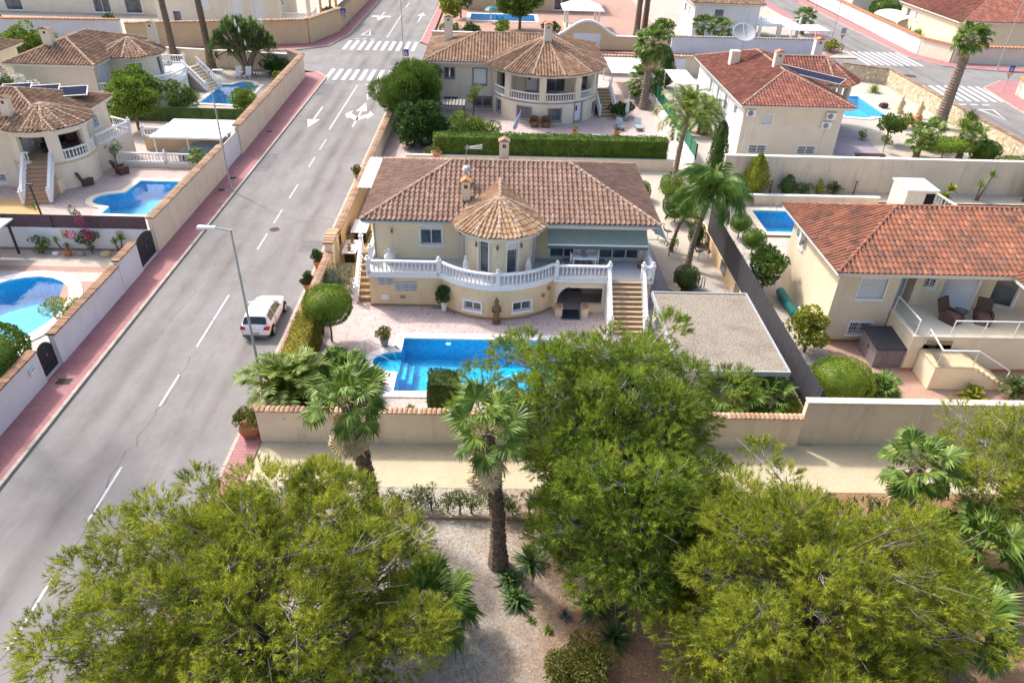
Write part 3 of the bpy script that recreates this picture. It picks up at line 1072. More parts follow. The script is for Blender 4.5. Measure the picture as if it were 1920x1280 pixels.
def feather_leaf(kind, var):
    key = (kind, var)
    if key in FAN:
        return FAN[key]
    rs = random.Random(var * 13 + len(kind))
    L, arch, droop, ll, nl, wl = {"phoenix": (2.5, 0.55, 1.0, 0.5, 50, 0.034), "queen": (2.4, 0.5, 1.5, 0.66, 48, 0.03), "cycad": (0.95, 0.3, 0.35, 0.2, 30, 0.014)}[kind]
    m = MB()
    pts = []
    for k in range(9):
        t = k / 8
        pts.append(Vector((L * (t - 0.18 * t ** 3), 0, arch * L * 0.5 * sin(t * 2.0) - droop * 0.5 * t ** 3)))
    m.tube(pts, [0.03 * (1 - .8 * k / 8) for k in range(9)], 4)
    m.cur = 1
    for k in range(nl):
        t = 0.1 + 0.9 * (k + .5) / nl
        i = min(7, int(t * 8)); f = t * 8 - i
        p = pts[i].lerp(pts[i + 1], f)
        d = (pts[i + 1] - pts[i]).normalized()
        ln = ll * (0.55 + 0.75 * sin(pi * min(1, t * .95)) ) * rs.uniform(.85, 1.1)
        for s in (-1, 1):
            side = Vector((0, s, 0))
            hang = {"phoenix": 0.25, "queen": -0.75, "cycad": .3}[kind] + rs.uniform(-.2, .2)
            q = (side * 1.0 + d * 0.75 + Vector((0, 0, hang))).normalized()
            mid = p + q * ln * .5
            dr = Vector((0, 0, -ln * (0.12 if kind != "queen" else 0.45)))
            tip = p + q * ln + dr
            w = d * wl
            m.add([p, mid - w + dr * .2, mid + w + dr * .2, tip], [(0, 1, 2), (1, 3, 2)])
    FAN[key] = m.mesh("frond", ["palm_stalk", {"phoenix": "phoenix_leaf", "queen": "queen_leaf", "cycad": "cycad_leaf"}[kind]])
    return FAN[key]
def palm(name, label, loc, h, kind="fan", n=30, scale=1.0, lean=(0, 0), r0=0.2, r1=0.13, dead=0, bark="palm_bark", skirt=0.0, group=None, seed=1, el=(75, -40), bulge=1.25):
    rs = random.Random(seed)
    o = thing(name, label, "palm tree", loc, 0, group)
    m = MB()
    pts, rad = [], []
    nseg = max(3, int(h / 0.14))
    for k in range(nseg + 1):
        t = k / nseg
        pts.append((lean[0] * t * t, lean[1] * t * t, h * t - 0.05 * (k == 0)))
        r = r0 + (r1 - r0) * t
        r *= (bulge - (bulge - 1) * min(1, t * 6)) * (1.0 + (0.13 if k % 2 else -0.02) + rs.uniform(-.05, .05))
        rad.append(r)
    m.tube(pts, rad, 10)
    if h > 0.6:
        for k in range(int(h * 70)):
            t = rs.random() ** 0.8
            a = rs.uniform(0, 2 * pi)
            r = (r0 + (r1 - r0) * t)
            p = Vector((lean[0] * t * t + cos(a) * r, lean[1] * t * t + sin(a) * r, h * t))
            d = Vector((cos(a) * .6, sin(a) * .6, .8))
            sd = Vector((-sin(a), cos(a), 0)) * 0.045
            m.add([p - sd, p + sd, p + d * rs.uniform(.07, .17)], [(0, 1, 2)])
    m.build("trunk", bark, o)
    head = Vector((lean[0], lean[1], h))
    ga = 2.39996
    for k in range(n):
        t = (k + .5) / n
        e = el[0] + (el[1] - el[0]) * t ** 0.9 + rs.uniform(-9, 9)
        a = k * ga + rs.uniform(-.25, .25)
        me = fan_leaf(kind, k % 4) if kind in ("fan", "small") else feather_leaf(kind, k % 3)
        f = place("leaf" if kind in ("fan", "small") else "frond", me, o)
        sc = scale * rs.uniform(.85, 1.12) * (0.8 if e > 60 else 1)
        f.matrix_basis = Matrix.Translation(head + Vector((0, 0, rs.uniform(-.1, .1)))) @ Matrix.Rotation(a, 4, 'Z') @ Matrix.Rotation(-radians(e), 4, 'Y') @ Matrix.Rotation(rs.uniform(-.5, .5), 4, 'X') @ Matrix.Scale(sc, 4)
    for k in range(dead):
        a = rs.uniform(0, 2 * pi)
        f = place("dead_leaf", fan_leaf("dead", k % 3), o)
        f.matrix_basis = Matrix.Translation(head + Vector((0, 0, -rs.uniform(.15, .45 + skirt)))) @ Matrix.Rotation(a, 4, 'Z') @ Matrix.Rotation(radians(rs.uniform(52, 80)), 4, 'Y') @ Matrix.Rotation(rs.uniform(-.6, .6), 4, 'X') @ Matrix.Scale(scale * rs.uniform(.75, 1.15), 4)
    return o
def rosette(name, label, loc, n, length, width, mat, cat="plant", stem=0.0, el=(85, 5), heads=None, group=None, seed=3, bend=0.25):
    rs = random.Random(seed)
    o = thing(name, label, cat, loc, 0, group)
    heads = heads or [(0, 0, stem)]
    m = MB()
    for hx, hy, hz in heads:
        if hz > 0.12:
            MB().tube([(hx * .2, hy * .2, -.03), (hx * .6, hy * .6, hz * .5), (hx, hy, hz)], [0.07 + .02 * hz, 0.06, 0.05], 6).build("stem", "bark", o)
        for k in range(n):
            a = k * 2.39996 + rs.uniform(-.2, .2)
            e = radians(el[0] + (el[1] - el[0]) * (k + .5) / n + rs.uniform(-8, 8))
            L = length * rs.uniform(.75, 1.1)
            d = Vector((cos(a) * cos(e), sin(a) * cos(e), sin(e)))
            s = Vector((-sin(a), cos(a), 0)) * width
            p = Vector((hx, hy, hz))
            mid = p + d * L * .55
            tip = p + d * L - Vector((0, 0, bend * L * rs.uniform(.3, 1)))
            tip.z = max(tip.z, 0.01); mid.z = max(mid.z, 0.03)
            m.add([p - s * .5, p + s * .5, mid + s, mid - s, tip], [(0, 1, 2, 3), (3, 2, 4)])
    m.build("blades", mat, o)
    return o
def pot(m, r, h, c=(0, 0, 0)):
    m.lathe([(r * .62, 0), (r * .7, h * .1), (r * .92, h * .7), (r, h * .86), (r * 1.1, h * .88), (r * 1.1, h), (r * .92, h), (r * .88, h * .9)], 14, c)
def potted(name, label, loc, pr, ph, pmat, r, mat, leaf=0.08, wid=0.05, dens=110, clumps=7, cat="potted plant", group=None, gap=0.0, up=.4):
    o = thing(name, label, cat, loc, 0, group)
    m = MB(); pot(m, pr, ph); m.build("pot", pmat, o, True)
    MB().lathe([(pr * .9, ph * .9), (pr * .5, ph * .92)], 12).build("soil", "soil", o)
    V = foliage_blobs(crown_blobs((0, 0, ph + gap + r[2] * .8), r, clumps), dens, leaf, wid, up)
    V[:, 2] = np.maximum(V[:, 2], ph * .6)
    big_mesh("foliage", V, None, 4, mat, o)
    MB().tube([(0, 0, ph * .9), (0, 0, ph + gap + r[2])], [0.03, 0.015], 5).build("stem", "bark", o)
    return o
# ---- the materials of this place
plain("white_paint", (0.80, 0.80, 0.80), 0.5, 0.06, 2, 0.05)
plain("white_frame", (0.78, 0.79, 0.80), 0.4, 0.05, 2, 0.0)
plain("white_shutter", (0.74, 0.76, 0.80), 0.5, 0.06, 2, 0.0)
plain("white_metal", (0.78, 0.78, 0.78), 0.4, 0.05, 3, 0.0)
plain("grey_frame", (0.22, 0.25, 0.28), 0.5, 0.08, 3, 0.0)
plain("steel", (0.55, 0.56, 0.58), 0.3, 0.05, 3, 0.0, 0.9)
plain("galvanised", (0.42, 0.44, 0.45), 0.5, 0.15, 4, 0.05, 0.3)
plain("dark_metal", (0.03, 0.033, 0.04), 0.5, 0.2, 3, 0.05)
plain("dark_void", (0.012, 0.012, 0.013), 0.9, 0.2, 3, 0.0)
plain("cornice", (0.66, 0.63, 0.57), 0.7, 0.08, 2, 0.1)
stained("cream_wall", (0.80, 0.67, 0.47), (0.58, 0.45, 0.30), 0.35)
stained("cream_base", (0.76, 0.59, 0.37), (0.54, 0.39, 0.23), 0.5)
stained("pale_wall", (0.72, 0.645, 0.52), (0.52, 0.44, 0.34), 0.35)
stained("house_d_wall", (0.75, 0.63, 0.46), (0.55, 0.45, 0.32), 0.4)
stained("orange_wall", (0.68, 0.50, 0.30), (0.48, 0.34, 0.21), 0.3)
stained("white_wall", (0.74, 0.72, 0.73), (0.55, 0.52, 0.50), 0.3)
stained("garden_wall", (0.77, 0.65, 0.49), (0.44, 0.35, 0.25), 0.5)
stained("concrete_wall", (0.66, 0.57, 0.45), (0.34, 0.30, 0.26), 0.65)
stained("inner_wall", (0.60, 0.53, 0.45), (0.45, 0.38, 0.30), 0.3)
plain("terracotta_band", (0.42, 0.20, 0.09), 0.8, 0.2, 3, 0.2)
plain("mortar", (0.52, 0.47, 0.40), 0.9, 0.15, 4, 0.2)
plain("kerb_concrete", (0.42, 0.37, 0.31), 0.9, 0.25, 1.5, 0.3)
plain("road_paint", (0.56, 0.56, 0.57), 0.7, 0.45, 5.0, 0.1)
plain("terracotta", (0.48, 0.22, 0.10), 0.8, 0.25, 4, 0.2)
plain("black_pot", (0.02, 0.02, 0.022), 0.35, 0.2, 4, 0.0)
plain("white_ceramic", (0.78, 0.77, 0.74), 0.3, 0.06, 4, 0.0)
plain("soil", (0.09, 0.06, 0.04), 0.95, 0.3, 8, 0.4)
plain("wicker", (0.10, 0.06, 0.045), 0.8, 0.3, 12, 0.6)
plain("cushion", (0.20, 0.11, 0.09), 0.9, 0.2, 6, 0.2)
plain("canvas_white", (0.60, 0.61, 0.62), 0.8, 0.08, 2, 0.1)
plain("awning_green", (0.27, 0.34, 0.29), 0.9, 0.1, 2, 0.1)
plain("awning_dark", (0.10, 0.15, 0.16), 0.9, 0.1, 2, 0.1)
plain("wood", (0.22, 0.12, 0.06), 0.7, 0.3, 5, 0.3)
plain("statue_wood", (0.20, 0.12, 0.06), 0.8, 0.35, 7, 0.4)
plain("bark", (0.17, 0.125, 0.085), 0.95, 0.35, 6, 0.6)
plain("pine_bark", (0.13, 0.095, 0.07), 0.95, 0.35, 6, 0.7)
plain("grey_twig", (0.36, 0.34, 0.33), 0.9, 0.25, 5, 0.2)
plain("palm_bark", (0.19, 0.14, 0.10), 0.95, 0.6, 9, 0.8)
plain("palm_bark_grey", (0.27, 0.21, 0.165), 0.95, 0.35, 7, 0.8)
plain("palm_stalk", (0.26, 0.27, 0.09), 0.6, 0.2, 5, 0.1)
plain("dead_leaf", (0.62, 0.49, 0.29), 0.9, 0.35, 4, 0.2)
plain("gold_frame", (0.55, 0.38, 0.10), 0.5, 0.25, 6, 0.2)
plain("sign_blue", (0.02, 0.09, 0.30), 0.4, 0.05, 2, 0.0)
plain("sign_red", (0.45, 0.02, 0.02), 0.4, 0.05, 2, 0.0)
plain("sign_back", (0.36, 0.37, 0.38), 0.5, 0.1, 2, 0.0)
plain("dark_cover", (0.09, 0.055, 0.045), 0.9, 0.3, 6, 0.4)
plain("solar_cell", (0.03, 0.034, 0.06), 0.9, 0.1, 2, 0.0, 0.0, 0.0)
plain("stair_tile", (0.58, 0.44, 0.28), 0.75, 0.2, 3, 0.2)
plain("stair_riser", (0.40, 0.27, 0.16), 0.8, 0.4, 7, 0.3)
plain("stair_tile_red", (0.42, 0.24, 0.15), 0.75, 0.2, 3, 0.2)
plain("stair_riser_red", (0.50, 0.36, 0.26), 0.8, 0.3, 7, 0.3)
plain("pool_coping", (0.72, 0.70, 0.67), 0.7, 0.08, 2, 0.15)
plain("pool_coping_cream", (0.70, 0.62, 0.48), 0.7, 0.1, 2, 0.15)
plain("plastic_teal", (0.03, 0.22, 0.22), 0.5, 0.1, 3, 0.0)
plain("shed_wall", (0.22, 0.19, 0.20), 0.6, 0.15, 3, 0.1)
plain("shed_roof", (0.05, 0.05, 0.06), 0.6, 0.2, 3, 0.1)
plain("brown_metal", (0.07, 0.035, 0.03), 0.6, 0.2, 3, 0.0)
plain("stone_grey", (0.30, 0.28, 0.26), 0.9, 0.3, 5, 0.4)
plain("sandstone", (0.60, 0.47, 0.28), 0.9, 0.2, 4, 0.4)
plain("flower_white", (0.75, 0.75, 0.70), 0.8, 0.05, 4, 0.0)
plain("flower_pink", (0.45, 0.03, 0.16), 0.8, 0.2, 4, 0.0)
plain("pale_tile", (0.42, 0.46, 0.52), 0.5, 0.2, 9, 0.1)
def glass_mat():
    m, N, L, b = node_mat("glass")
    v = pos_coord(N, L)
    n1 = noise(N, L, v, 1.1, 3, 0.6)
    L.new(ramp(N, L, n1, [(0.35, (0.03, 0.045, 0.055)), (0.65, (0.10, 0.13, 0.15))]), b.inputs["Base Color"])
    b.inputs["Roughness"].default_value = 0.06
    b.inputs["Specular IOR Level"].default_value = 0.7
    MATS["glass"] = m
glass_mat()
def clear_glass():
    m, N, L, b = node_mat("clear_glass")
    t = N.new("ShaderNodeBsdfTransparent"); t.inputs[0].default_value = (0.93, 0.97, 0.96, 1)
    g = N.new("ShaderNodeBsdfGlossy"); g.inputs["Roughness"].default_value = 0.03
    f = N.new("ShaderNodeFresnel"); f.inputs[0].default_value = 1.5
    ms = N.new("ShaderNodeMixShader")
    L.new(f.outputs[0], ms.inputs[0]); L.new(t.outputs[0], ms.inputs[1]); L.new(g.outputs[0], ms.inputs[2])
    L.new(ms.outputs[0], N["Material Output"].inputs["Surface"])
    MATS["clear_glass"] = m
clear_glass()
def water_mat():
    m, N, L, b = node_mat("pool_water")
    v = pos_coord(N, L)
    n1 = noise(N, L, v, 2.2, 4, 0.55)
    bp = N.new("ShaderNodeBump"); bp.inputs["Strength"].default_value = 0.15; bp.inputs["Distance"].default_value = 0.05
    L.new(n1, bp.inputs["Height"])
    t = N.new("ShaderNodeBsdfTransparent"); t.inputs[0].default_value = (0.66, 0.95, 0.98, 1)
    g = N.new("ShaderNodeBsdfGlossy"); g.inputs["Roughness"].default_value = 0.04
    L.new(bp.outputs[0], g.inputs["Normal"])
    f = N.new("ShaderNodeFresnel"); f.inputs[0].default_value = 1.33
    L.new(bp.outputs[0], f.inputs["Normal"])
    ms = N.new("ShaderNodeMixShader")
    L.new(f.outputs[0], ms.inputs[0]); L.new(t.outputs[0], ms.inputs[1]); L.new(g.outputs[0], ms.inputs[2])
    L.new(ms.outputs[0], N["Material Output"].inputs["Surface"])
    MATS["pool_water"] = m
water_mat()
def pool_tile_mat():
    m, N, L, b = node_mat("pool_tile")
    v = pos_coord(N, L)
    br = N.new("ShaderNodeTexVoronoi"); br.inputs["Scale"].default_value = 9; br.distance = 'CHEBYCHEV'
    L.new(v, br.inputs["Vector"])
    sp = N.new("ShaderNodeSeparateColor"); L.new(br.outputs["Color"], sp.inputs[0])
    c = ramp(N, L, sp.outputs[0], [(0, (0.014, 0.40, 0.68)), (0.5, (0.022, 0.50, 0.78)), (1, (0.06, 0.60, 0.86))])
    L.new(c, b.inputs["Base Color"])
    b.inputs["Roughness"].default_value = 0.3
    MATS["pool_tile"] = m
pool_tile_mat()
tile_mat("tile_main", [(0.28, 0.17, 0.125), (0.225, 0.135, 0.10), (0.32, 0.205, 0.155), (0.255, 0.155, 0.115), (0.345, 0.235, 0.18)], (0.13, 0.09, 0.07), 0.45, (0.46, 0.37, 0.30))
tile_mat("tile_turret", [(0.44, 0.28, 0.155), (0.33, 0.185, 0.10), (0.49, 0.33, 0.20), (0.38, 0.23, 0.125), (0.52, 0.38, 0.25)], (0.17, 0.12, 0.08), 0.4, (0.58, 0.48, 0.36))
tile_mat("tile_red", [(0.36, 0.145, 0.085), (0.29, 0.115, 0.07), (0.41, 0.18, 0.11), (0.17, 0.09, 0.07), (0.34, 0.14, 0.085), (0.23, 0.11, 0.08)], (0.07, 0.058, 0.05), 0.65)
tile_mat("tile_crimson", [(0.29, 0.105, 0.075), (0.22, 0.08, 0.06), (0.36, 0.15, 0.105), (0.25, 0.095, 0.07), (0.15, 0.07, 0.055)], (0.10, 0.06, 0.05), 0.55, (0.42, 0.25, 0.20))
tile_mat("tile_brown", [(0.27, 0.155, 0.095), (0.18, 0.10, 0.068), (0.36, 0.225, 0.145), (0.23, 0.13, 0.083), (0.40, 0.27, 0.18)], (0.10, 0.075, 0.055), 0.5, (0.42, 0.34, 0.26))
tile_mat("coping_clay", [(0.44, 0.28, 0.18), (0.32, 0.19, 0.12), (0.52, 0.36, 0.24), (0.38, 0.24, 0.15)], (0.17, 0.12, 0.09), 0.4, (0.55, 0.44, 0.34))
tile_mat("coping_brick", [(0.32, 0.18, 0.11), (0.24, 0.13, 0.08), (0.42, 0.26, 0.16), (0.36, 0.22, 0.14)], (0.13, 0.09, 0.07), 0.5, (0.50, 0.38, 0.28))
tile_mat("ridge_clay", [(0.40, 0.29, 0.21), (0.33, 0.23, 0.16), (0.48, 0.36, 0.27)], (0.20, 0.15, 0.12), 0.4, (0.55, 0.46, 0.38))
leaf_mat("pine_yellow", [(0.07, 0.105, 0.013), (0.195, 0.26, 0.022), (0.345, 0.4, 0.03), (0.47, 0.49, 0.05)], 0.42, 1.3, 0.6, (0.30, 0.19, 0.07), 0.28, 0.34, 0.64)
leaf_mat("pine_green", [(0.05, 0.1, 0.014), (0.135, 0.23, 0.022), (0.26, 0.365, 0.034), (0.38, 0.45, 0.05)], 0.42, 1.3, 0.6, (0.28, 0.18, 0.07), 0.28, 0.34, 0.64)
leaf_mat("fan_leaf", [(0.065, 0.125, 0.02), (0.13, 0.21, 0.032), (0.24, 0.33, 0.06)], 0.3, 1.5, 0.4)
leaf_mat("phoenix_leaf", [(0.09, 0.145, 0.025), (0.18, 0.26, 0.038), (0.28, 0.36, 0.06)], 0.3, 1.5, 0.45)
leaf_mat("queen_leaf", [(0.053, 0.128, 0.024), (0.105, 0.210, 0.033), (0.180, 0.285, 0.053)], 0.35, 1.5, 0.45)
leaf_mat("cycad_leaf", [(0.029, 0.065, 0.016), (0.058, 0.111, 0.023), (0.098, 0.150, 0.036)], 0.25, 1.5, 0.4)
leaf_mat("hedge_lime", [(0.090, 0.150, 0.018), (0.165, 0.247, 0.024), (0.247, 0.315, 0.030)], 0.3, 1.6)
leaf_mat("hedge_yellow", [(0.195, 0.180, 0.027), (0.300, 0.270, 0.036), (0.405, 0.360, 0.053)], 0.25, 1.4, 0.6, (0.22, 0.13, 0.05))
leaf_mat("hedge_dark", [(0.025, 0.053, 0.014), (0.053, 0.095, 0.020), (0.098, 0.140, 0.031)], 0.25, 1.8)
leaf_mat("hedge_mid", [(0.045, 0.098, 0.015), (0.093, 0.173, 0.021), (0.158, 0.240, 0.030)], 0.3, 1.2)
leaf_mat("leaf_mid", [(0.053, 0.105, 0.021), (0.105, 0.180, 0.030), (0.180, 0.262, 0.045)], 0.3, 1.2)
leaf_mat("leaf_bright", [(0.081, 0.149, 0.019), (0.149, 0.236, 0.027), (0.230, 0.311, 0.041)], 0.35, 1.2)
leaf_mat("leaf_dark", [(0.024, 0.063, 0.018), (0.054, 0.112, 0.024), (0.099, 0.165, 0.036)], 0.25, 1.2)
leaf_mat("leaf_olive", [(0.10, 0.115, 0.025), (0.18, 0.195, 0.04), (0.27, 0.27, 0.06)], 0.25, 1.6, 0.6, (0.20, 0.12, 0.06))
leaf_mat("leaf_blue", [(0.072, 0.126, 0.084), (0.120, 0.186, 0.126), (0.180, 0.246, 0.168)], 0.25, 1.6)
leaf_mat("leaf_yellow", [(0.143, 0.176, 0.023), (0.247, 0.280, 0.031), (0.377, 0.390, 0.046)], 0.35, 1.6)
leaf_mat("leaf_oleander", [(0.09, 0.13, 0.04), (0.15, 0.2, 0.06), (0.22, 0.27, 0.09)], 0.3, 1.6)
leaf_mat("yucca_leaf", [(0.042, 0.098, 0.034), (0.077, 0.147, 0.042), (0.133, 0.210, 0.056)], 0.2, 1.6, 0.4)
leaf_mat("agave_blue", [(0.07, 0.10, 0.10), (0.11, 0.15, 0.14), (0.17, 0.21, 0.18)], 0.15, 2, 0.5)
def asphalt_mat():
    m, N, L, b = node_mat("asphalt")
    v = pos_coord(N, L)
    vl = pos_coord(N, L, (1.0, 0.28, 1.0))
    n1 = noise(N, L, v, 0.22, 6, 0.6)
    n2 = noise(N, L, vl, 0.9, 6, 0.65)
    n3 = noise(N, L, v, 45, 3, 0.7)
    c = ramp(N, L, n1, [(0.3, (0.170, 0.163, 0.163)), (0.7, (0.255, 0.243, 0.240))])
    f = ramp(N, L, n2, [(0.46, (0, 0, 0)), (0.68, (0.62,) * 3)])
    c = mixc(N, L, f, c, (0.135, 0.122, 0.112))
    n5 = noise(N, L, v, 1.3, 6, 0.7)
    c = mixc(N, L, ramp(N, L, n5, [(0.52, (0, 0, 0)), (0.74, (0.42,) * 3)]), c, (0.31, 0.288, 0.27))
    c = mixc(N, L, 0.35, c, ramp(N, L, n3, [(0.3, (0.09, 0.086, 0.086)), (0.7, (0.36, 0.347, 0.347))]))
    sx = N.new("ShaderNodeSeparateXYZ")
    L.new(v, sx.inputs[0])
    tot = None
    for cx, w in ((-19.4, .8), (-17.7, .75), (-15.1, .75), (-13.7, .7), (53.6, .8), (55.4, .8), (57.4, .8)):
        q = N.new("ShaderNodeMath"); q.operation = 'SUBTRACT'; q.inputs[1].default_value = cx; L.new(sx.outputs[0], q.inputs[0])
        r = N.new("ShaderNodeMath"); r.operation = 'DIVIDE'; r.inputs[1].default_value = w; L.new(q.outputs[0], r.inputs[0])
        e = N.new("ShaderNodeMath"); e.operation = 'ABSOLUTE'; L.new(r.outputs[0], e.inputs[0])
        g = N.new("ShaderNodeMath"); g.operation = 'SUBTRACT'; g.use_clamp = True; g.inputs[0].default_value = 1.0; L.new(e.outputs[0], g.inputs[1])
        if tot is None:
            tot = g.outputs[0]
        else:
            t = N.new("ShaderNodeMath"); t.operation = 'ADD'; L.new(tot, t.inputs[0]); L.new(g.outputs[0], t.inputs[1]); tot = t.outputs[0]
    n6 = noise(N, L, vl, 0.35, 5, 0.7)
    tk = N.new("ShaderNodeMath"); tk.operation = 'MULTIPLY'
    L.new(tot, tk.inputs[0]); L.new(ramp(N, L, n6, [(0.38, (0, 0, 0)), (0.62, (0.75,) * 3)]), tk.inputs[1])
    c = mixc(N, L, tk.outputs[0], c, (0.115, 0.103, 0.096))
    ve = N.new("ShaderNodeTexVoronoi"); ve.feature = 'DISTANCE_TO_EDGE'; ve.inputs["Scale"].default_value = 0.14
    wv = N.new("ShaderNodeVectorMath"); wv.operation = 'ADD'
    nz = N.new("ShaderNodeTexNoise"); nz.inputs["Scale"].default_value = 0.5; nz.inputs["Detail"].default_value = 5
    L.new(v, nz.inputs["Vector"])
    L.new(v, wv.inputs[0]); L.new(nz.outputs["Color"], wv.inputs[1])
    L.new(wv.outputs[0], ve.inputs["Vector"])
    n4 = noise(N, L, v, 0.12, 2, 0.5)
    cr_ = ramp(N, L, ve.outputs["Distance"], [(0.0018, (0.5,) * 3), (0.004, (0, 0, 0))])
    gate = ramp(N, L, n4, [(0.55, (0, 0, 0)), (0.65, (1, 1, 1))])
    c = mixc(N, L, mixc(N, L, 1.0, cr_, gate, 'MULTIPLY'), c, (0.09, 0.085, 0.08))
    L.new(c, b.inputs["Base Color"])
    b.inputs["Roughness"].default_value = 0.9
    b.inputs["Specular IOR Level"].default_value = 0.2
    add_bump(N, L, b, n3, 0.35, 0.01)
    MATS["asphalt"] = m
asphalt_mat()
paver_mat("pavement_pink", (0.47, 0.225, 0.23), (0.40, 0.18, 0.185), (0.28, 0.14, 0.145), 0.40, 0.20, 0.016, 0, 0.30)
paver_mat("terrace_tile", (0.56, 0.55, 0.56), (0.52, 0.51, 0.53), (0.40, 0.38, 0.38), 0.8, 0.4, 0.012, 0, 0.12)
paver_mat("pool_deck_e", (0.50, 0.40, 0.37), (0.44, 0.34, 0.31), (0.56, 0.50, 0.45), 0.4, 0.4, 0.03, 0.78, 0.2)
paver_mat("brick_pink", (0.46, 0.27, 0.21), (0.38, 0.21, 0.16), (0.45, 0.35, 0.29), 0.25, 0.12, 0.015, 0, 0.25)
paver_mat("patio_d", (0.47, 0.30, 0.23), (0.42, 0.26, 0.19), (0.45, 0.36, 0.29), 0.3, 0.3, 0.015, 0, 0.25)
crazy_mat("crazy_pink", [(0.40, 0.29, 0.28), (0.52, 0.40, 0.37), (0.46, 0.36, 0.36), (0.58, 0.47, 0.43)], (0.62, 0.56, 0.52), 4.5, 0.05)
crazy_mat("crazy_purple", [(0.27, 0.23, 0.28), (0.33, 0.28, 0.33), (0.38, 0.33, 0.37)], (0.45, 0.41, 0.43), 5.0, 0.05)
crazy_mat("crazy_white", [(0.50, 0.465, 0.41), (0.57, 0.53, 0.475), (0.44, 0.405, 0.365)], (0.34, 0.30, 0.26), 2.2, 0.05)
crazy_mat("stone_cladding", [(0.50, 0.42, 0.28), (0.60, 0.52, 0.37), (0.42, 0.34, 0.22), (0.66, 0.60, 0.47)], (0.26, 0.20, 0.13), 1.9, 0.055)
ground_mat("gravel_white", [(0.40, 0.35, 0.285), (0.50, 0.44, 0.37)], 0.7, 26, [(0.22, 0.19, 0.15), (0.68, 0.62, 0.55)], 0.5)
ground_mat("gravel_mid", [(0.42, 0.35, 0.28), (0.55, 0.48, 0.41)], 0.7, 22, [(0.24, 0.19, 0.15), (0.70, 0.63, 0.55)], 0.5)
ground_mat("sand_path", [(0.44, 0.37, 0.25), (0.55, 0.48, 0.34)], 0.5, 22, [(0.27, 0.22, 0.14), (0.66, 0.59, 0.44)], 0.4)
ground_mat("sand_yellow", [(0.44, 0.30, 0.13), (0.54, 0.40, 0.20)], 0.6, 30, None, 0.4)
ground_mat("deck_concrete", [(0.38, 0.345, 0.30), (0.46, 0.42, 0.38)], 0.5, 30, None, 0.25)
ground_mat("flat_roof", [(0.14, 0.118, 0.095), (0.28, 0.245, 0.20), (0.18, 0.15, 0.115)], 0.55, 9, [(0.08, 0.065, 0.05), (0.40, 0.36, 0.30)], 0.5)
ground_mat("lot_paving", [(0.36, 0.32, 0.27), (0.44, 0.40, 0.35)], 0.5, 26, None, 0.3)
ground_mat("far_ground", [(0.34, 0.29, 0.22), (0.44, 0.38, 0.30)], 0.2, 20, None, 0.3)
def park_mat():
    m, N, L, b = node_mat("park_ground")
    v = pos_coord(N, L)
    n1 = noise(N, L, v, 0.28, 5, 0.6)
    n2 = noise(N, L, v, 11, 5, 0.8)
    n3 = noise(N, L, v, 1.6, 5, 0.65)
    sx = N.new("ShaderNodeSeparateXYZ")
    L.new(v, sx.inputs[0])
    mr = N.new("ShaderNodeMapRange"); mr.inputs[1].default_value = -1.0; mr.inputs[2].default_value = 4.0
    L.new(sx.outputs[0], mr.inputs[0])
    ad = N.new("ShaderNodeMath"); ad.operation = 'MULTIPLY_ADD'; ad.inputs[1].default_value = 1.3; ad.inputs[2].default_value = -0.65
    L.new(n3, ad.inputs[0])
    sm = N.new("ShaderNodeMath"); sm.operation = 'ADD'
    L.new(mr.outputs[0], sm.inputs[0]); L.new(ad.outputs[0], sm.inputs[1])
    earth = ramp(N, L, n1, [(0.35, (0.21, 0.115, 0.06)), (0.65, (0.30, 0.18, 0.10))])
    chips = ramp(N, L, n1, [(0.35, (0.38, 0.34, 0.30)), (0.65, (0.30, 0.26, 0.225))])
    base = mixc(N, L, sm.outputs[0], chips, earth)
    c = mixc(N, L, 0.55, base, mixc(N, L, sm.outputs[0], ramp(N, L, n2, [(0.36, (0.14, 0.105, 0.08)), (0.62, (0.60, 0.57, 0.53))]), ramp(N, L, n2, [(0.36, (0.16, 0.08, 0.04)), (0.66, (0.42, 0.27, 0.16))])))
    L.new(c, b.inputs["Base Color"])
    b.inputs["Roughness"].default_value = 0.95
    b.inputs["Specular IOR Level"].default_value = 0.1
    add_bump(N, L, b, n2, 0.7, 0.04)
    MATS["park_ground"] = m
park_mat()
# ---- ground, roads, pavements
struct(sheet("ground", rect(-900, -300, 900, 1500), -0.30, "far_ground"))
ROAD = [(-20.9, -20), (-12.0, -20), (-12.0, 92), (-10.0, 96.5), (44, 98.5), (51.0, 95), (51.0, 40), (60.6, 40), (60.6, 85), (62, 95), (66.5, 99), (100, 100.5),
        (100, 105), (70.8, 104), (63, 106.5), (60.2, 112), (60.6, 230), (54.0, 230), (54.0, 132), (51.5, 114), (46, 108.6), (-9, 109), (-11.6, 113), (-11.2, 230), (-22.4, 230), (-22.5, 117), (-24, 109), (-28.5, 105.5), (-60, 100.5), (-110, 96), (-110, 91), (-40, 97.5), (-27, 96.2), (-22.6, 94.4), (-20.9, 92)]
road = struct(sheet("road", ROAD, 0.0, "asphalt"))
def pavement(name, pts, mat="pavement_pink", z=0.12):
    return struct(MB().prism(pts, -0.28, z).build(name, mat))
pv_l = pavement("pavement_left", [(-22.95, -20), (-21.1, -20), (-21.1, 92), (-22.7, 94.2), (-24.6, 93.2), (-23.4, 91), (-23.0, 60)])
pv_r = pavement("pavement_right", [(-11.8, 20), (-10.75, 20), (-10.75, 91), (-9.2, 96.3), (-9.9, 96.3), (-11.8, 91.8)])
pv_n = pavement("pavement_north_west", [(-110, 97), (-60, 100.7), (-28.5, 105.7), (-24.2, 109.2), (-22.7, 117), (-22.6, 230), (-24.4, 230), (-24.6, 118.5), (-27, 110.2), (-48, 104.3), (-66, 102.5), (-110, 99)])
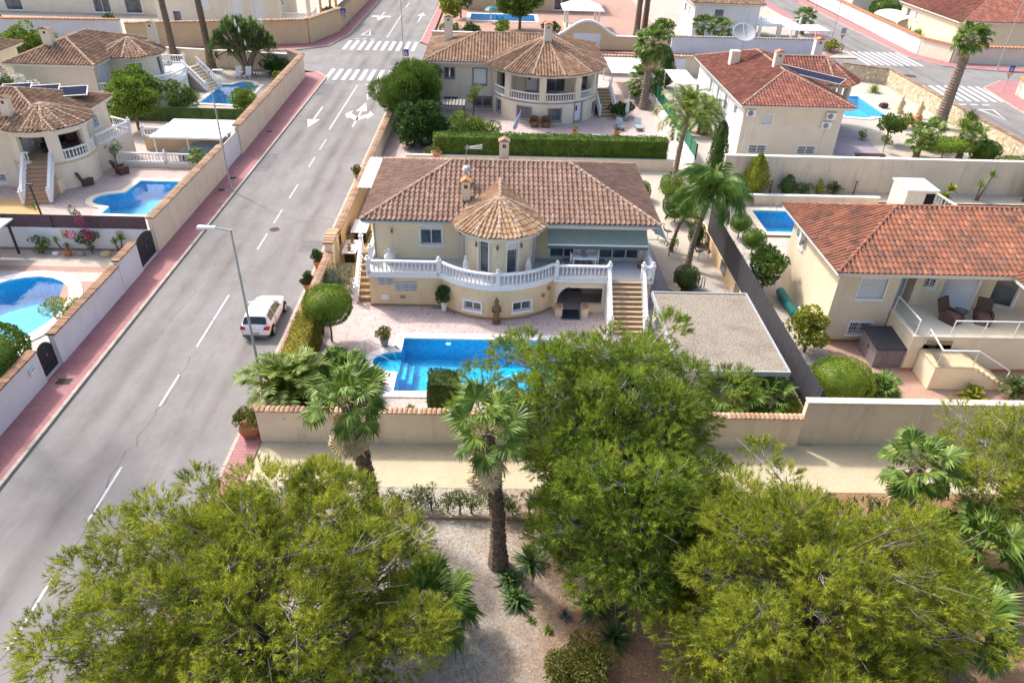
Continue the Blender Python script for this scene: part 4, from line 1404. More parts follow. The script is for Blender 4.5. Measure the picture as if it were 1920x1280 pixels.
pv_h = pavement("pavement_north", [(-11.4, 113.2), (-8.9, 109.2), (46, 108.8), (46, 110), (24, 110), (-9.6, 111.3), (-10.2, 114), (-10.0, 230), (-11.0, 230)])
pv_f = pavement("pavement_far_right", [(60.8, 230), (60.4, 112), (63.1, 106.7), (70.9, 104.2), (100, 105.2), (100, 106.4), (75, 106.2), (64.6, 108.8), (62.4, 114), (64.0, 230)])
pv_q = pavement("pavement_corner_right", [(60.8, 40), (62.6, 40), (62.8, 84), (64.4, 92), (70, 98.6), (66.6, 98.8), (62.2, 94.8), (60.8, 85)])
pv_s = pavement("pavement_beside_zebra", [(46, 108.6), (51.3, 114), (53.8, 132), (53.8, 160), (52, 160), (52.0, 133), (49, 113), (46, 111)])
def kerb_run(parent, a, b, n, z=0.13):
    a, b = Vector(a), Vector(b)
    d = (b - a).normalized()
    L = (b - a).length / n
    m = MB().box(0.012, -0.09, -0.3, L - 0.012, 0.09, z)
    me = m.mesh("kerb_stone", "kerb_concrete")
    for k in range(n):
        p = a + d * (k * L)
        place("kerb_stone", me, parent, (p.x, p.y, random.uniform(-.006, .006)), (0, 0, atan2(d.y, d.x) + random.uniform(-.004, .004)))
kerb_run(pv_l, (-21.0, 19), (-21.0, 92), 73)
kerb_run(pv_l, (-21.0, 92), (-22.65, 94.3), 3)
kerb_run(pv_r, (-11.9, 20), (-11.9, 91.8), 72)
kerb_run(pv_r, (-11.9, 91.8), (-9.95, 96.4), 5)
kerb_run(pv_n, (-60, 100.6), (-28.5, 105.6), 16)
kerb_run(pv_n, (-28.5, 105.6), (-24.1, 109.1), 4)
kerb_run(pv_n, (-24.1, 109.1), (-22.6, 117), 5)
kerb_run(pv_n, (-22.6, 117), (-22.5, 160), 22)
kerb_run(pv_h, (-11.5, 113.1), (-11.1, 160), 20)
kerb_run(pv_f, (60.5, 160), (60.3, 112), 24)
kerb_run(pv_f, (60.3, 112), (63.05, 106.6), 4)
kerb_run(pv_f, (63.05, 106.6), (70.85, 104.1), 5)
kerb_run(pv_q, (60.7, 60), (60.7, 85), 14)
kerb_run(pv_q, (60.7, 85), (62.1, 94.9), 6)
kerb_run(pv_q, (62.1, 94.9), (66.6, 98.9), 4)
def paint(name, pts):
    o = sheet(name, pts, 0.004, "road_paint", parent=road)
    return o
for ya, yb in ((20.8, 24.0), (28.3, 30.9), (33.5, 36.2), (36.3, 39.2), (45.5, 48.0), (49.8, 52.2), (54.5, 57.4), (61.5, 64.0), (66.0, 69.0), (15.0, 18.0)):
    paint("lane_dash", rect(-16.49, ya, -16.39, yb))
paint("lane_line", rect(-16.80, 72, -16.66, 88.7))
paint("lane_line", rect(-16.9, 116, -16.76, 136))
paint("lane_dash", rect(-16.9, 142, -16.76, 147))
def zebra(x0, x1, n, ya, yb, w=0.5, sk=0.0):
    for k in range(n):
        x = x0 + (x1 - x0) * k / (n - 1)
        paint("zebra_stripe", [(x, ya), (x + w, ya), (x + w + sk, yb), (x + sk, yb)])
zebra(-21.2, -12.9, 9, 91.0, 96.3)
zebra(-22.0, -12.4, 10, 107.4, 113.4)
zebra(52.0, 59.6, 9, 106.5, 115.0, 0.5, 0)
zebra(52.6, 60.8, 9, 88.6, 95.8, 0.5, 0.6)
for x in (-15.9, -14.8, -13.7):
    paint("give_way_dash", rect(x, 89.0, x + 0.7, 89.35))
for x in (-21.4, -20.3, -19.2):
    paint("give_way_dash", rect(x, 114.4, x + 0.7, 114.75))
for x in (54.8, 56.2, 57.6):
    paint("give_way_dash", rect(x, 86.9, x + 0.8, 87.3))
def tri_ring(cx, cy, w, h, up):
    s = 1 if up else -1
    P = [(cx - w/2, cy - s*h/2), (cx + w/2, cy - s*h/2), (cx, cy + s*h/2)]
    if not up:
        P = P[::-1]
    o = offset_loop(P, -0.28)
    m = MB()
    vs = [(p[0], p[1], 0.004) for p in P] + [(p[0], p[1], 0.004) for p in o]
    m.add(vs, [(i, (i + 1) % 3, 3 + (i + 1) % 3, 3 + i) for i in range(3)])
    m.build("give_way_triangle", "road_paint", road)
tri_ring(-14.6, 84.6, 1.5, 4.2, False)
tri_ring(-20.2, 119.5, 1.6, 4.5, True)
tri_ring(56.9, 83.0, 2.0, 4.4, False)
def arrow(x, y, L, up, head=1.0, hl=0.38):
    s = 1 if up else -1
    q = [(-0.09, 0), (0.09, 0), (0.09, L * (1 - hl)), (head/2, L * (1 - hl)), (0, L), (-head/2, L * (1 - hl)), (-0.09, L * (1 - hl))]
    P = [(x + s * a, y + s * b) for a, b in q]
    paint("lane_arrow", P)
arrow(-18.95, 79.6, 7.2, False, 1.3)
arrow(-14.6, 73.0, 8.6, True, 1.2)
arrow(-13.4, 129.0, 8.5, True, 1.3)
arrow(-20.0, 137.0, 8.0, False, 1.2)
arrow(57.2, 71.0, 7.0, True, 1.3)
for s in (-1, 1):
    paint("turn_arrow", ([(-14.6, 75.0), (-14.6 + s*1.0, 76.3), (-14.6 + s*1.0, 75.6), (-14.6 + s*1.5, 77.2), (-14.6 + s*0.9, 78.6), (-14.6 + s*0.9, 77.5), (-14.6, 76.3)] if s > 0 else
          [(-14.6, 75.0), (-14.6, 76.3), (-15.5, 77.5), (-15.5, 78.6), (-16.1, 77.2), (-15.6, 75.6), (-15.6, 76.3)]))
    paint("turn_arrow", rect(-20.0 + s * .9 - .75, 132.2, -20.0 + s * .9 + .65, 133.4))
plain("crack_seal", (0.145, 0.137, 0.131), 0.9, 0.3, 3, 0.2)
plain("asphalt_patch", (0.155, 0.15, 0.152), 0.9, 0.25, 1.2, 0.3)
def crack(pts, w=0.05):
    P = [Vector(p) for p in pts]
    full = [P[0]]
    for a, b in zip(P, P[1:]):
        n = max(2, int((b - a).length / 0.5))
        full += [a.lerp(b, k / n) + Vector((random.gauss(0, .09), random.gauss(0, .05))) for k in range(1, n + 1)]
    m = MB()
    for k in range(len(full) - 1):
        a, b = full[k], full[k + 1]
        d = (b - a).normalized(); s_ = Vector((d.y, -d.x)) * w * random.uniform(.3, .7)
        m.add([(a.x + s_.x, a.y + s_.y, .003), (b.x + s_.x, b.y + s_.y, .003), (b.x - s_.x, b.y - s_.y, .003), (a.x - s_.x, a.y - s_.y, .003)], [(0, 1, 2, 3)])
    stuff(m.build("road_crack", "crack_seal", road))
crack([(-16.6, 12), (-16.3, 20), (-16.7, 24.5), (-16.2, 29), (-16.4, 33)], .055)
crack([(-20.8, 53), (-17, 51.6), (-13, 51), (-12.1, 50.4)], .05)
crack([(-20.8, 74), (-16, 75.5), (-12.1, 75)], .05)
crack([(-26, 99), (-16, 100.6), (-2, 100)], .08)
crack([(-22, 103), (-12, 102.3), (8, 103)], .07)
crack([(-18.9, 34), (-18.5, 42), (-18.8, 50)], .04)
for q in (rect(-20.85, 60.2, -19.7, 64.6), rect(-13.6, 45.2, -12.1, 47.0), rect(-20.8, 84, -19.2, 89), rect(-14.4, 99, -12.5, 103)):
    sheet("asphalt_patch", q, 0.002, "asphalt_patch", parent=road)
def cover(name, label, x, y, r, z, square=None, mat="dark_cover"):
    o = thing(name, label, "manhole cover", (x, y, z))
    if square:
        MB().ring(rect(-square[0]/2 - .05, -square[1]/2 - .05, square[0]/2 + .05, square[1]/2 + .05), rect(-square[0]/2, -square[1]/2, square[0]/2, square[1]/2), -.02, .014).build("frame", "stone_grey", o)
        m = MB().box(-square[0]/2, -square[1]/2, -.02, square[0]/2, square[1]/2, .006)
        for k in range(5):
            y_ = -square[1]/2 + square[1] * (k + .5) / 5
            m.box(-square[0]/2 + .05, y_ - .03, .006, square[0]/2 - .05, y_ + .03, .012)
        m.build("lid", mat, o)
    else:
        MB().ring([(r*1.15*cos(a), r*1.15*sin(a)) for a in np.linspace(0, 2*pi, 17)[:-1]], [(r*cos(a), r*sin(a)) for a in np.linspace(0, 2*pi, 17)[:-1]], -.02, .014).build("frame", "stone_grey", o)
        m = MB().lathe([(r, -.02), (r, .008), (r*.8, .008), (r*.78, .014), (r*.4, .014), (r*.38, .008), (.02, .008)], 16)
        m.build("lid", mat, o)
cover("manhole_cover", "round rusty manhole cover in the middle of the main road", -16.1, 48.7, 0.38, 0.0)
cover("utility_cover", "square dark utility cover in the pink pavement beside the nearest white wall", -21.9, 30.0, 0.4, 0.12, (0.75, 0.55))
cover("utility_cover", "smaller dark cover in the pink pavement by the lamp post, nearer one", -22.1, 55.6, 0.4, 0.12, (0.55, 0.5))
cover("utility_cover", "smaller dark cover in the pink pavement at the lamp post, the farther of two", -22.0, 58.2, 0.4, 0.12, (0.55, 0.5))
cover("utility_cover", "dark cover in the pink pavement outside the cream wall past the white gate", -22.2, 70.5, 0.4, 0.12, (0.55, 0.5))
cover("manhole_cover", "large dark round cover on the side road crossing behind the stone wall", 55.2, 100.5, 0.9, 0.0)
# ---- pools first, so that the ground can be left open there
POOL_MAIN = [(-5.1, 29.6), (3.4, 29.6), (3.4, 34.5), (-5.1, 34.5), (-5.1, 33.15)] + arc(-5.15, 32.2, 1.4, 100, 260, 10, 0.95) + [(-5.1, 31.25)]
POOL_E = [(-29.3, 50.5), (-25.6, 50.4), (-25.6, 57.1), (-29.1, 57.1), (-29.3, 54.6)] + arc(-29.5, 53.2, 1.6, 110, 250, 9, 1.25) + [(-29.3, 51.8)]
POOL_F = [(-32.0, 79.4), (-27.7, 79.0), (-27.7, 87.0)] + arc(-29.6, 87.0, 1.2, 5, 175, 8, 1.5) + [(-32.0, 87.0)]
POOL_A = arc(-28.7, 36.5, 3.3, 0, 345, 23, 4.3)
POOL_D = rect(20.2, 49.5, 25.2, 53.5)
POOL_C = [(38.4, 80.4), (40.6, 79.9), (41.6, 80.6), (43.4, 80.4), (43.4, 89.0), (38.4, 89.0)]
POOL_B = arc(9.7, 70.6, 1.05, 0, 340, 17, 0.95)
POOL_H = rect(-5.0, 131.0, 6.0, 137.0)
POOLS = [POOL_MAIN, POOL_E, POOL_F, POOL_A, POOL_D, POOL_C, POOL_B, POOL_H]
bpy.data.objects.remove(bpy.data.objects["ground"])
struct(sheet("ground", rect(-900, -300, 900, 1500), -0.30, "far_ground", POOLS))
LOT = 0.10
def lot(name, pts, mat, holes=(), z=LOT):
    return struct(sheet(name, pts, z, mat, holes))
# ---- the villa in the middle
lot("terrace_ground", rect(-10.6, 26.0, 9.2, 62.3), "crazy_pink", [POOL_MAIN])
lot("gravel_bed_right", rect(9.2, 26.0, 15.3, 62.3), "gravel_white")
struct(sheet("purple_strip", [(9.35, 38.2), (11.3, 38.4), (11.0, 49.0), (9.5, 49.5)], LOT + 0.006, "crazy_purple"))  # strip of violet-toned paving colour along the villa's right side
struct(sheet("left_passage_floor", [(-10.4, 40.5), (-8.5, 40.5), (-8.5, 58), (-10.4, 58)], LOT + 0.006, "sand_yellow"))
struct(sheet("planting_bed", [(-10.5, 26.1), (-5.9, 26.1), (-5.9, 28.6), (-7.6, 30.4), (-8.6, 31.2), (-10.5, 31.4)], LOT + 0.006, "soil"))
villa = thing("villa", "large cream villa with brown tiled hip roof, round turret and white balustraded terrace", "house", (0.8, 44, 0))
BUL = arc(0.1, 41.29, 4.59, 224.2, 315.5, 14)
FRONT = [(-7.5, 38.1), (-3.35, 38.1)] + BUL + [(3.55, 38.0)]
info_f = path_info(FRONT)
def u_of_x(info, x):
    pts, cum, _ = info
    for i in range(len(pts) - 1):
        if pts[i].x <= x <= pts[i + 1].x:
            return cum[i] + (cum[i + 1] - cum[i]) * (x - pts[i].x) / max(1e-6, pts[i + 1].x - pts[i].x)
facade(villa, "lower_wall", FRONT, LOT, 2.15, "cream_base", [(u_of_x(info_f, -1.32), 0.92, 1.05, 0.55, "slide"), (u_of_x(info_f, 1.6), 0.95, 1.15, 0.6, "slide")], 0.35)
facade(villa, "lower_side_wall", [(-7.5, 49.4), (-7.5, 38.12)], LOT, 2.15, "cream_base", [], 0.3)
facade(villa, "lower_side_wall", [(9.3, 37.9), (9.3, 49.4)], LOT, 2.15, "cream_base", [], 0.3)
facade(villa, "lower_side_wall", [(8.72, 37.9), (9.3, 37.9)], LOT, 2.1, "cream_base", [], 0.3)
facade(villa, "lower_side_wall", [(9.2, 49.4), (-7.4, 49.4)], LOT, 2.15, "cream_base", [], 0.3)
m = MB()
for x0, x1, z0 in ((3.55, 3.75, LOT), (6.45, 6.75, LOT)):
    m.box(x0, 37.85, z0, x1, 38.1, 2.02)
for k in range(8):
    a0, a1 = pi - pi / 2 * k / 8, pi - pi / 2 * (k + 1) / 8
    xa, xb = 4.45 + 0.7 * cos(a0), 4.45 + 0.7 * cos(a1)
    m.box(xa, 37.85, 0.95 + 0.7 * min(sin(a0), sin(a1)) + .02 * k, xb, 38.1, 2.02)
m.box(4.45, 37.85, 1.72, 6.45, 38.1, 2.02)
m.box(5.25, 37.8, LOT, 6.75, 38.15, 0.55)
m.build("porch_arch", "cream_wall", villa, world=True)
facade(villa, "porch_wall", [(3.4, 40.0), (8.75, 40.0)], LOT, 2.1, "inner_wall", [(1.25, 1.1, 1.5, 1.9, "slide", "grey_frame")], 0.2)
for x in (3.72, 5.28):
    b = thing("pillar_block", "low cream block with terracotta lattice beside the porch %s" % ("mat, left side" if x < 4 else "mat, right side"), "planter", (x + 0.12, 37.5, LOT), 0, "low blocks flanking the porch")
    boxp(b, "block", "cream_wall", -.2, -.3, 0, .2, .3, .52)
    boxp(b, "cap", "stair_tile", -.24, -.34, .52, .24, .34, .58)
    boxp(b, "soil_bed", "terracotta", -.13, -.22, .58, .13, .22, .64)
o = thing("door_mat", "dark blue mat on the ground before the arched porch", "mat", (4.55, 37.45, LOT + .006))
boxp(o, "mat_field", "dark_metal", -.55, -.55, 0, .55, .55, .015)
MB().ring(rect(-.62, -.62, .62, .62), rect(-.55, -.55, .55, .55), 0, .02).build("mat_border", "grey_frame", o)
TER = [(-7.62, 38.0), (-3.35, 38.0)] + arc(0.1, 41.29, 4.69, 224.5, 315.2, 14) + [(3.6, 37.8), (9.38, 37.8), (9.38, 49.4), (-7.62, 49.4)]
MB().prism(TER, 2.12, 2.30).build("terrace_slab", "white_paint", villa, world=True)
struct_t = sheet("terrace_floor", offset_loop(TER, -0.03), 2.304, "terrace_tile")
struct_t.parent = villa
struct_t.matrix_parent_inverse = Matrix.Translation(-Vector(villa.location))
RL = [(x, y, 2.30) for x, y in [(-7.5, 38.12), (-3.35, 38.12)]]
balustrade(villa, RL, posts=(0, -1), spacing=0.235)
RB = [(-3.35, 38.12, 2.30)] + [(x, y, 2.30) for x, y in arc(0.1, 41.29, 4.56, 224.2, 315.5, 16)] + [(3.62, 37.95, 2.30)]
ib = path_info(RB)
balustrade(villa, RB, posts=(ib[1][-1] * 0.5,), spacing=0.235)
balustrade(villa, [(3.62, 37.95, 2.30), (6.72, 37.95, 2.30)], posts=(0, -1), spacing=0.235, bot=0.25)
balustrade(villa, [(8.72, 37.95, 2.30), (9.28, 37.95, 2.30)], posts=(0, -1), spacing=0.2)
balustrade(villa, [(9.28, 37.95, 2.30), (9.28, 40.6, 2.30)], posts=(), spacing=0.235)
stairs(villa, 6.78, 8.66, 37.85, 2.30, 35.35, LOT, 11)
balustrade(villa, [(6.7, 37.95, 2.30), (6.7, 35.4, 0.22)], posts=(-1,), spacing=0.24)
balustrade(villa, [(8.74, 37.95, 2.30), (8.74, 35.4, 0.22)], posts=(-1,), spacing=0.24)
for x in (6.7, 8.74):
    MB().add([(x - .09, 35.3, LOT), (x + .09, 35.3, LOT), (x + .09, 37.8, LOT), (x - .09, 37.8, LOT), (x - .09, 35.3, .2), (x + .09, 35.3, .2), (x + .09, 37.8, 2.2), (x - .09, 37.8, 2.2)],
             [(0, 1, 5, 4), (1, 2, 6, 5), (2, 3, 7, 6), (3, 0, 4, 7), (4, 5, 6, 7)]).build("stair_string", "white_paint", villa, world=True)
for k in range(8):
    st = boxw(villa, "step", "stair_riser", -8.35, 38.6 + k * .34, LOT, -7.64, 38.96 + k * .34, LOT + .26 * (k + 1))
    MB().box(-8.36, 38.56 + k * .34, LOT + .26 * (k + 1), -7.63, 38.95 + k * .34, LOT + .26 * (k + 1) + .035).build("tread", "gold_frame" if False else "stair_tile", st)
balustrade(villa, [(-8.42, 41.4, 2.2), (-8.42, 38.45, 0.25)], posts=(0, -1), spacing=0.24)
balustrade(villa, [(-7.56, 41.4, 2.35), (-7.56, 39.5, 2.35)], posts=(0, -1), spacing=0.24)
facade(villa, "upper_wall", [(-7.4, 40.2), (-1.9, 40.2)], 2.3, 5.0, "cream_wall", [(3.47, 3.86, 1.3, 1.2, "half")], 0.3)
TUR = arc(0.2, 40.3, 2.15, 183, 352, 18)
it = path_info(TUR)
ua = lambda deg: (deg - 183) / (352 - 183) * it[1][-1]
facade(villa, "turret_wall", TUR, 2.3, 5.0, "cream_wall", [(ua(196), 3.38, 0.62, 2.05, "door"), (ua(245), 3.38, 0.62, 2.05, "door"), (ua(291), 3.38, 0.66, 2.05, "halfdoor"), (ua(340), 3.38, 0.62, 2.05, "door")], 0.25)
facade(villa, "porch_back_wall", [(2.25, 40.5), (9.1, 40.5)], 2.3, 5.0, "cream_wall", [(1.95, 3.05, 1.75, 1.35, "slide"), (5.4, 3.3, 2.5, 1.9, "three")], 0.25)
facade(villa, "side_wall", [(-7.4, 49.2), (-7.4, 40.22)], 2.3, 5.0, "cream_wall", [(3, 3.8, 1.2, 1.2, "bars"), (6, 3.8, 1.0, 1.2, "bars")], 0.3)
facade(villa, "side_wall", [(9.1, 40.5), (9.1, 49.2)], 2.3, 5.0, "cream_wall", [(3, 3.8, 1.2, 1.2, "slide")], 0.3)
facade(villa, "rear_wall", [(9.0, 49.2), (-7.3, 49.2)], 2.3, 5.0, "cream_wall", [(4, 3.8, 1.2, 1.2, "slide"), (11, 3.8, 1.2, 1.2, "slide")], 0.3)
m = MB().box(-7.4, 40.35, 4.75, 9.1, 49.1, 4.98)
m.build("ceiling_slab", "cornice", villa, world=True)
EZ = 5.15
RX0, RY0, RX1, RY1 = -7.95, 39.45, 9.7, 49.7
roof = roof_slab(villa, rect(RX0, RY0, RX1, RY1), EZ)
MB().prism(arc(0.2, 40.3, 2.82, 180, 360, 20) + [(3.02, 41), (-2.62, 41)], EZ - 0.36, EZ - 0.1).build("turret_cornice", "cornice", villa, world=True)
F4, C4 = hip_faces(RX0, RY0, RX1, RY1, EZ, 1.85)
tiled_roof(villa, roof, F4, "tile_main", 0.30, 0.40, 300, C4, "ridge_clay")
m = MB()
for f in F4:
    m.face([(p[0], p[1], p[2] - .02) for p in f])
m.build("roof_deck", "tile_main", roof)
troof = roof_slab(villa, arc(0.2, 40.3, 2.9, 185, 355, 16) + [(2.6, 42.0), (-2.2, 42.0)], EZ - 0.05, name="turret_roof")
TF, TC = cone_faces(0.2, 40.3, 2.98, EZ - 0.05, 1.28, 180, 360, 6)
ap, bk = (0.2, 40.3, EZ + 1.23), (0.2, 43.2, EZ + 1.26)
TF += [[(-2.78, 42.9, EZ - .05), (-2.78, 40.3, EZ - .05), ap, bk], [(3.18, 40.3, EZ - .05), (3.18, 42.9, EZ - .05), bk, ap]]
tiled_roof(villa, troof, TF, "tile_turret", 0.27, 0.40, 220, TC + [(ap, bk)], "ridge_clay")
m = MB()
for f in TF:
    P_ = f["poly"] if isinstance(f, dict) else f
    m.face([(p[0], p[1], p[2] - .03) for p in P_])
m.build("turret_deck", "tile_turret", troof)
chimney(villa, 0.42, 45.6, 6.3, 8.0, 0.62, 0.5, "cream_wall", "tile_main")
chimney(villa, -1.85, 41.3, 5.3, 6.95, 0.5, 0.5, "cream_wall", "terracotta")
m = MB()
m.tube([(RX0, RY0 - .03, EZ - .06), (-2.7, RY0 - .03, EZ - .06)], .055, 6)
m.tube([(3.1, RY0 - .03, EZ - .06), (RX1, RY0 - .03, EZ - .06)], .055, 6)
m.tube([(-7.3, 40.1, 4.9), (-7.3, 40.1, 2.35)], .04, 6)
m.build("gutter", "grey_frame", villa, world=True)
m = MB().tube([(3.62, 37.78, 2.05), (3.62, 37.78, LOT)], .04, 6).tube([(6.4, 37.7, 2.0), (6.45, 37.7, 1.2), (6.4, 37.6, .9)], .03, 6)
m.build("downpipe", "cornice", villa, world=True)
for x, y in ((-6.25, 40.15), (-2.15, 40.15), (-1.15, 38.55), (0.1, 38.1), (1.5, 38.5), (2.75, 40.45)):
    m = MB().box(x - .035, y - .05, 4.15, x + .035, y, 4.3)
    m.lathe([(.03, 0), (.085, .16), (.04, .22)], 6, (x, y - .14, 4.02))
    m.tube([(x, y - .02, 4.26), (x, y - .14, 4.28)], .015, 5)
    m.build("wall_lantern", "wood", villa, world=True)
for (x0, x1, z0, z1) in ((-6.96, -6.06, 1.6, 2.1), (-5.95, -4.69, 1.2, 1.8)):
    o = boxw(villa, "tile_panel", "pale_tile", x0, 38.03, z0, x1, 38.1, z1)
    m = MB()
    for k in range(3 if x1 - x0 > 1 else 2):
        cx = x0 + (x1 - x0) * (k + .5) / (3 if x1 - x0 > 1 else 2)
        m.box(cx - .012, 38.02, z0 + .06, cx + .012, 38.031, z1 - .12)
        for s in (-1, 1):
            for t in range(3):
                zz = z0 + .2 + t * .09
                m.add([(cx, 38.024, zz), (cx + s * .16, 38.024, zz + .1), (cx + s * .12, 38.024, zz + .02)], [(0, 1, 2)])
        m.box(cx - .09, 38.02, z0 + .02, cx + .09, 38.031, z0 + .06)
    m.build("tree_motif", "stone_grey", o)
boxw(villa, "meter_box", "white_frame", -6.83, 38.04, .58, -6.38, 38.1, .92)
m = MB().box(-5.72, 38.05, .68, -5.4, 38.1, .86)
m.build("wall_vent", "stone_grey", villa, world=True)
for px_, pz in ((2.86, 1.35), (3.18, 1.7)):
    a = atan2(-1, 0)
    yy = 41.29 - sqrt(4.59 ** 2 - (px_ - .1) ** 2)
    m = MB()
    for k in range(8):
        an = k * pi / 4
        m.tube([(px_, yy - .05, pz), (px_ + .13 * cos(an), yy - .07, pz + .13 * sin(an))], [.03, .045], 5)
    m.build("wall_flower", "terracotta", villa, world=True)
wall_path(m2 := MB(), [(x, y) for x, y in offset_loop(FRONT + [(3.5, 48), (-7.4, 48)], 0.02)[:len(FRONT)]], LOT, LOT + .16, .03)
m2.build("skirting", "stair_riser", villa, world=True)
aw = thing("awning", "sage green retractable awning with dark valance over the villa porch", "awning", (6.1, 40.3, 4.4))
m = MB()
n = 12
for k in range(n):
    x0, x1 = 3.1 + 6.0 * k / n, 3.1 + 6.0 * (k + 1) / n
    pts = []
    for t in range(5):
        q = t / 4
        pts.append((40.25 - 1.0 * q, 4.52 - .62 * q - .05 * sin(pi * q)))
    for a, b in zip(pts, pts[1:]):
        m.add([(x0, a[0], a[1]), (x0, b[0], b[1]), (x1, b[0], b[1]), (x1, a[0], a[1]), (x0, a[0], a[1] - .012), (x0, b[0], b[1] - .012), (x1, b[0], b[1] - .012), (x1, a[0], a[1] - .012)], [(0, 1, 2, 3), (7, 6, 5, 4)])
m.build("canopy", "awning_green", aw, world=True)
boxw(aw, "front_bar", "white_metal", 3.08, 39.2, 3.83, 9.12, 39.27, 3.91)
m = MB()
for k in range(40):
    x0, x1 = 3.1 + 6.0 * k / 40, 3.1 + 6.0 * (k + 1) / 40
    m.box(x0, 39.215 + .012 * (k % 2), 3.62 - .02 * (k % 2), x1, 39.235 + .012 * (k % 2), 3.84)
stuff(m.build("valance", "awning_dark", aw, world=True))
boxw(aw, "cassette", "white_metal", 3.08, 40.12, 4.5, 9.12, 40.3, 4.66)
m = MB()
for x in (3.6, 8.6):
    m.tube([(x, 40.4, 4.35), (x + .5, 39.8, 4.1), (x, 39.25, 3.86)], .025, 5)
m.build("folding_arms", "white_metal", aw, world=True)
aw2 = thing("side_awning", "small green awning folded out on the side of the villa above the gravel", "awning", (9.2, 42, 4.2))
m = MB()
m.add([(9.12, 40.9, 4.5), (9.12, 43.4, 4.5), (10.6, 43.4, 3.5), (10.6, 40.9, 3.5), (9.12, 40.9, 4.48), (9.12, 43.4, 4.48), (10.6, 43.4, 3.48), (10.6, 40.9, 3.48)], [(3, 2, 1, 0), (4, 5, 6, 7), (0, 3, 7, 4), (1, 5, 6, 2)])
m.build("canopy", "awning_green", aw2, world=True)
MB().beam((10.6, 40.88, 3.48), (10.6, 43.42, 3.48), .06, .06).build("front_bar", "white_metal", aw2, world=True)
MB().tube([(9.12, 41.0, 3.5), (10.6, 41.0, 3.46)], .025, 5).build("support_arm", "white_metal", aw2, world=True)
wv = thing("weather_vane", "grey metal weather vane with arrow and sails on the villa ridge", "weather vane", (-1.95, 44.5, 6.95))
MB().tube([(0, 0, 0), (0, 0, .75)], .02, 5).build("rod", "galvanised", wv)
m = MB()
m.add([(-.1, 0, .85), (.05, 0, 1.1), (.25, 0, .9), (.05, 0, .72), (-.1, .02, .85), (.05, .02, 1.1), (.25, .02, .9), (.05, .02, .72)], [(0, 1, 2, 3), (7, 6, 5, 4), (0, 4, 5, 1), (1, 5, 6, 2), (2, 6, 7, 3), (3, 7, 4, 0)])
m.build("tail_plate", "galvanised", wv)
for k, dz in enumerate((.0, .09, .18)):
    MB().beam((.2, 0, .85 + dz * .6), (1.0, 0, .84 + dz * 1.4), .03, .045).build("sail_blade", "white_metal", wv)
ck = thing("roof_cowl", "terracotta and grey chimney cowl behind the low villa chimney", "chimney cowl", (-1.85, 42.6, 6.2))
m = MB(); pot(m, .2, .55); m.build("cowl_pot", "terracotta", ck, True)
MB().tube([(0, 0, .5), (0, 0, .95)], .1, 8).build("flue", "galvanised", ck)
MB().lathe([(.32, .95), (.2, 1.12), (.03, 1.2)], 9).build("hood", "galvanised", ck)
# ---- pool and the things around it
ST = []
for k, r in enumerate((1.05, .7, .35)):
    ST.append(([(-5.1, 32.2 + .9)] + arc(-5.15, 32.2, 1.38, 92, 268, 10, .93) + [(-5.1 + 0, 32.2 - .9)], 1.0) if k == 0 else (rect(-6.2 + .5 * k, 31.35, -5.75 + .5 * k + .45, 33.05), .55 + .25 * k))
pm = pool("swimming_pool", "large blue rectangular pool with white coping and rounded step end", POOL_MAIN, LOT + .02, 0.5, 1.35, -0.1, steps=[(rect(-6.35, 31.5, -5.1, 32.9), .35), (rect(-5.9, 31.42, -4.75, 33.0), .6), (rect(-5.5, 31.4, -4.4, 33.05), .85)])
MB().lathe([(.16, 0), (.16, .02), (.02, .02)], 12, (-2.6, 34.3, -.05)).build("skimmer_ring", "white_paint", pm, world=True)
hr = thing("pool_handrail", "curved chrome handrail at the rounded pool steps", "handrail", (-6.3, 32.3, LOT))
for dy in (0.75, -0.55):
    MB().tube([(-.75, dy, 0), (-.75, dy, .75), (-.55, dy, .85), (.35, dy * .6, .55), (.9, dy * .55, .15), (1.0, dy * .55, -.3)], .022, 6).build("rail", "steel", hr)
pc = thing("pool_cleaner", "white pool cleaning hose floating in the large pool", "pool hose", (1.5, 31.2, 0))
MB().tube([(-.9, -.1, .02), (-.4, .25, .02), (.3, .1, .02), (.8, -.4, .02), (1.6, -.7, .02)], .03, 6).build("hose", "white_ceramic", pc)
MB().lathe([(.16, -.3), (.2, -.2), (.12, -.08), (.04, .0)], 9, (-1.0, -.1, 0)).build("cleaner_head", "white_ceramic", pc)
def vase(name, label, loc, prof, mat="white_ceramic", handles=False):
    o = thing(name, label, "vase", loc)
    MB().lathe(prof, 16).build("body", mat, o, True)
    if handles:
        R_ = max(p[0] for p in prof); h = prof[-1][1]
        for s in (-1, 1):
            MB().tube([(s * R_ * .75, 0, h * .62), (s * R_ * .95, 0, h * .8), (s * R_ * .45, 0, h * .93)], .025, 5).build("handle", mat, o)
    return o
AMPH = [(.14, 0), (.25, .1), (.36, .35), (.34, .5), (.2, .68), (.12, .76), (.12, .88), (.17, .92), (.1, .92)]
vase("amphora", "large white two-handled amphora on the terrace before the villa's left window", (-6.4, 39.5, 2.31), AMPH, handles=True)
vase("amphora", "white round amphora standing on the ground at the corner of the villa", (-8.7, 40.0, LOT), [(p[0] * .95, p[1] * .9) for p in AMPH], handles=True)
BOT = [(.14, 0), (.19, .1), (.2, .5), (.17, .75), (.08, .95), (.07, 1.1), (.1, 1.12)]
vase("bottle_vase", "tall white bottle vase on the terrace left of the turret doors", (-1.75, 38.35, 2.31), BOT)
vase("bottle_vase", "tall white bottle vase on the terrace right of the turret doors", (1.95, 38.45, 2.31), BOT)
st = thing("garden_statue", "brown carved standing statue against the curved villa wall", "statue", (0.1, 36.35, LOT))
MB().lathe([(.26, 0), (.26, .1), (.2, .12)], 8).build("plinth", "statue_wood", st)
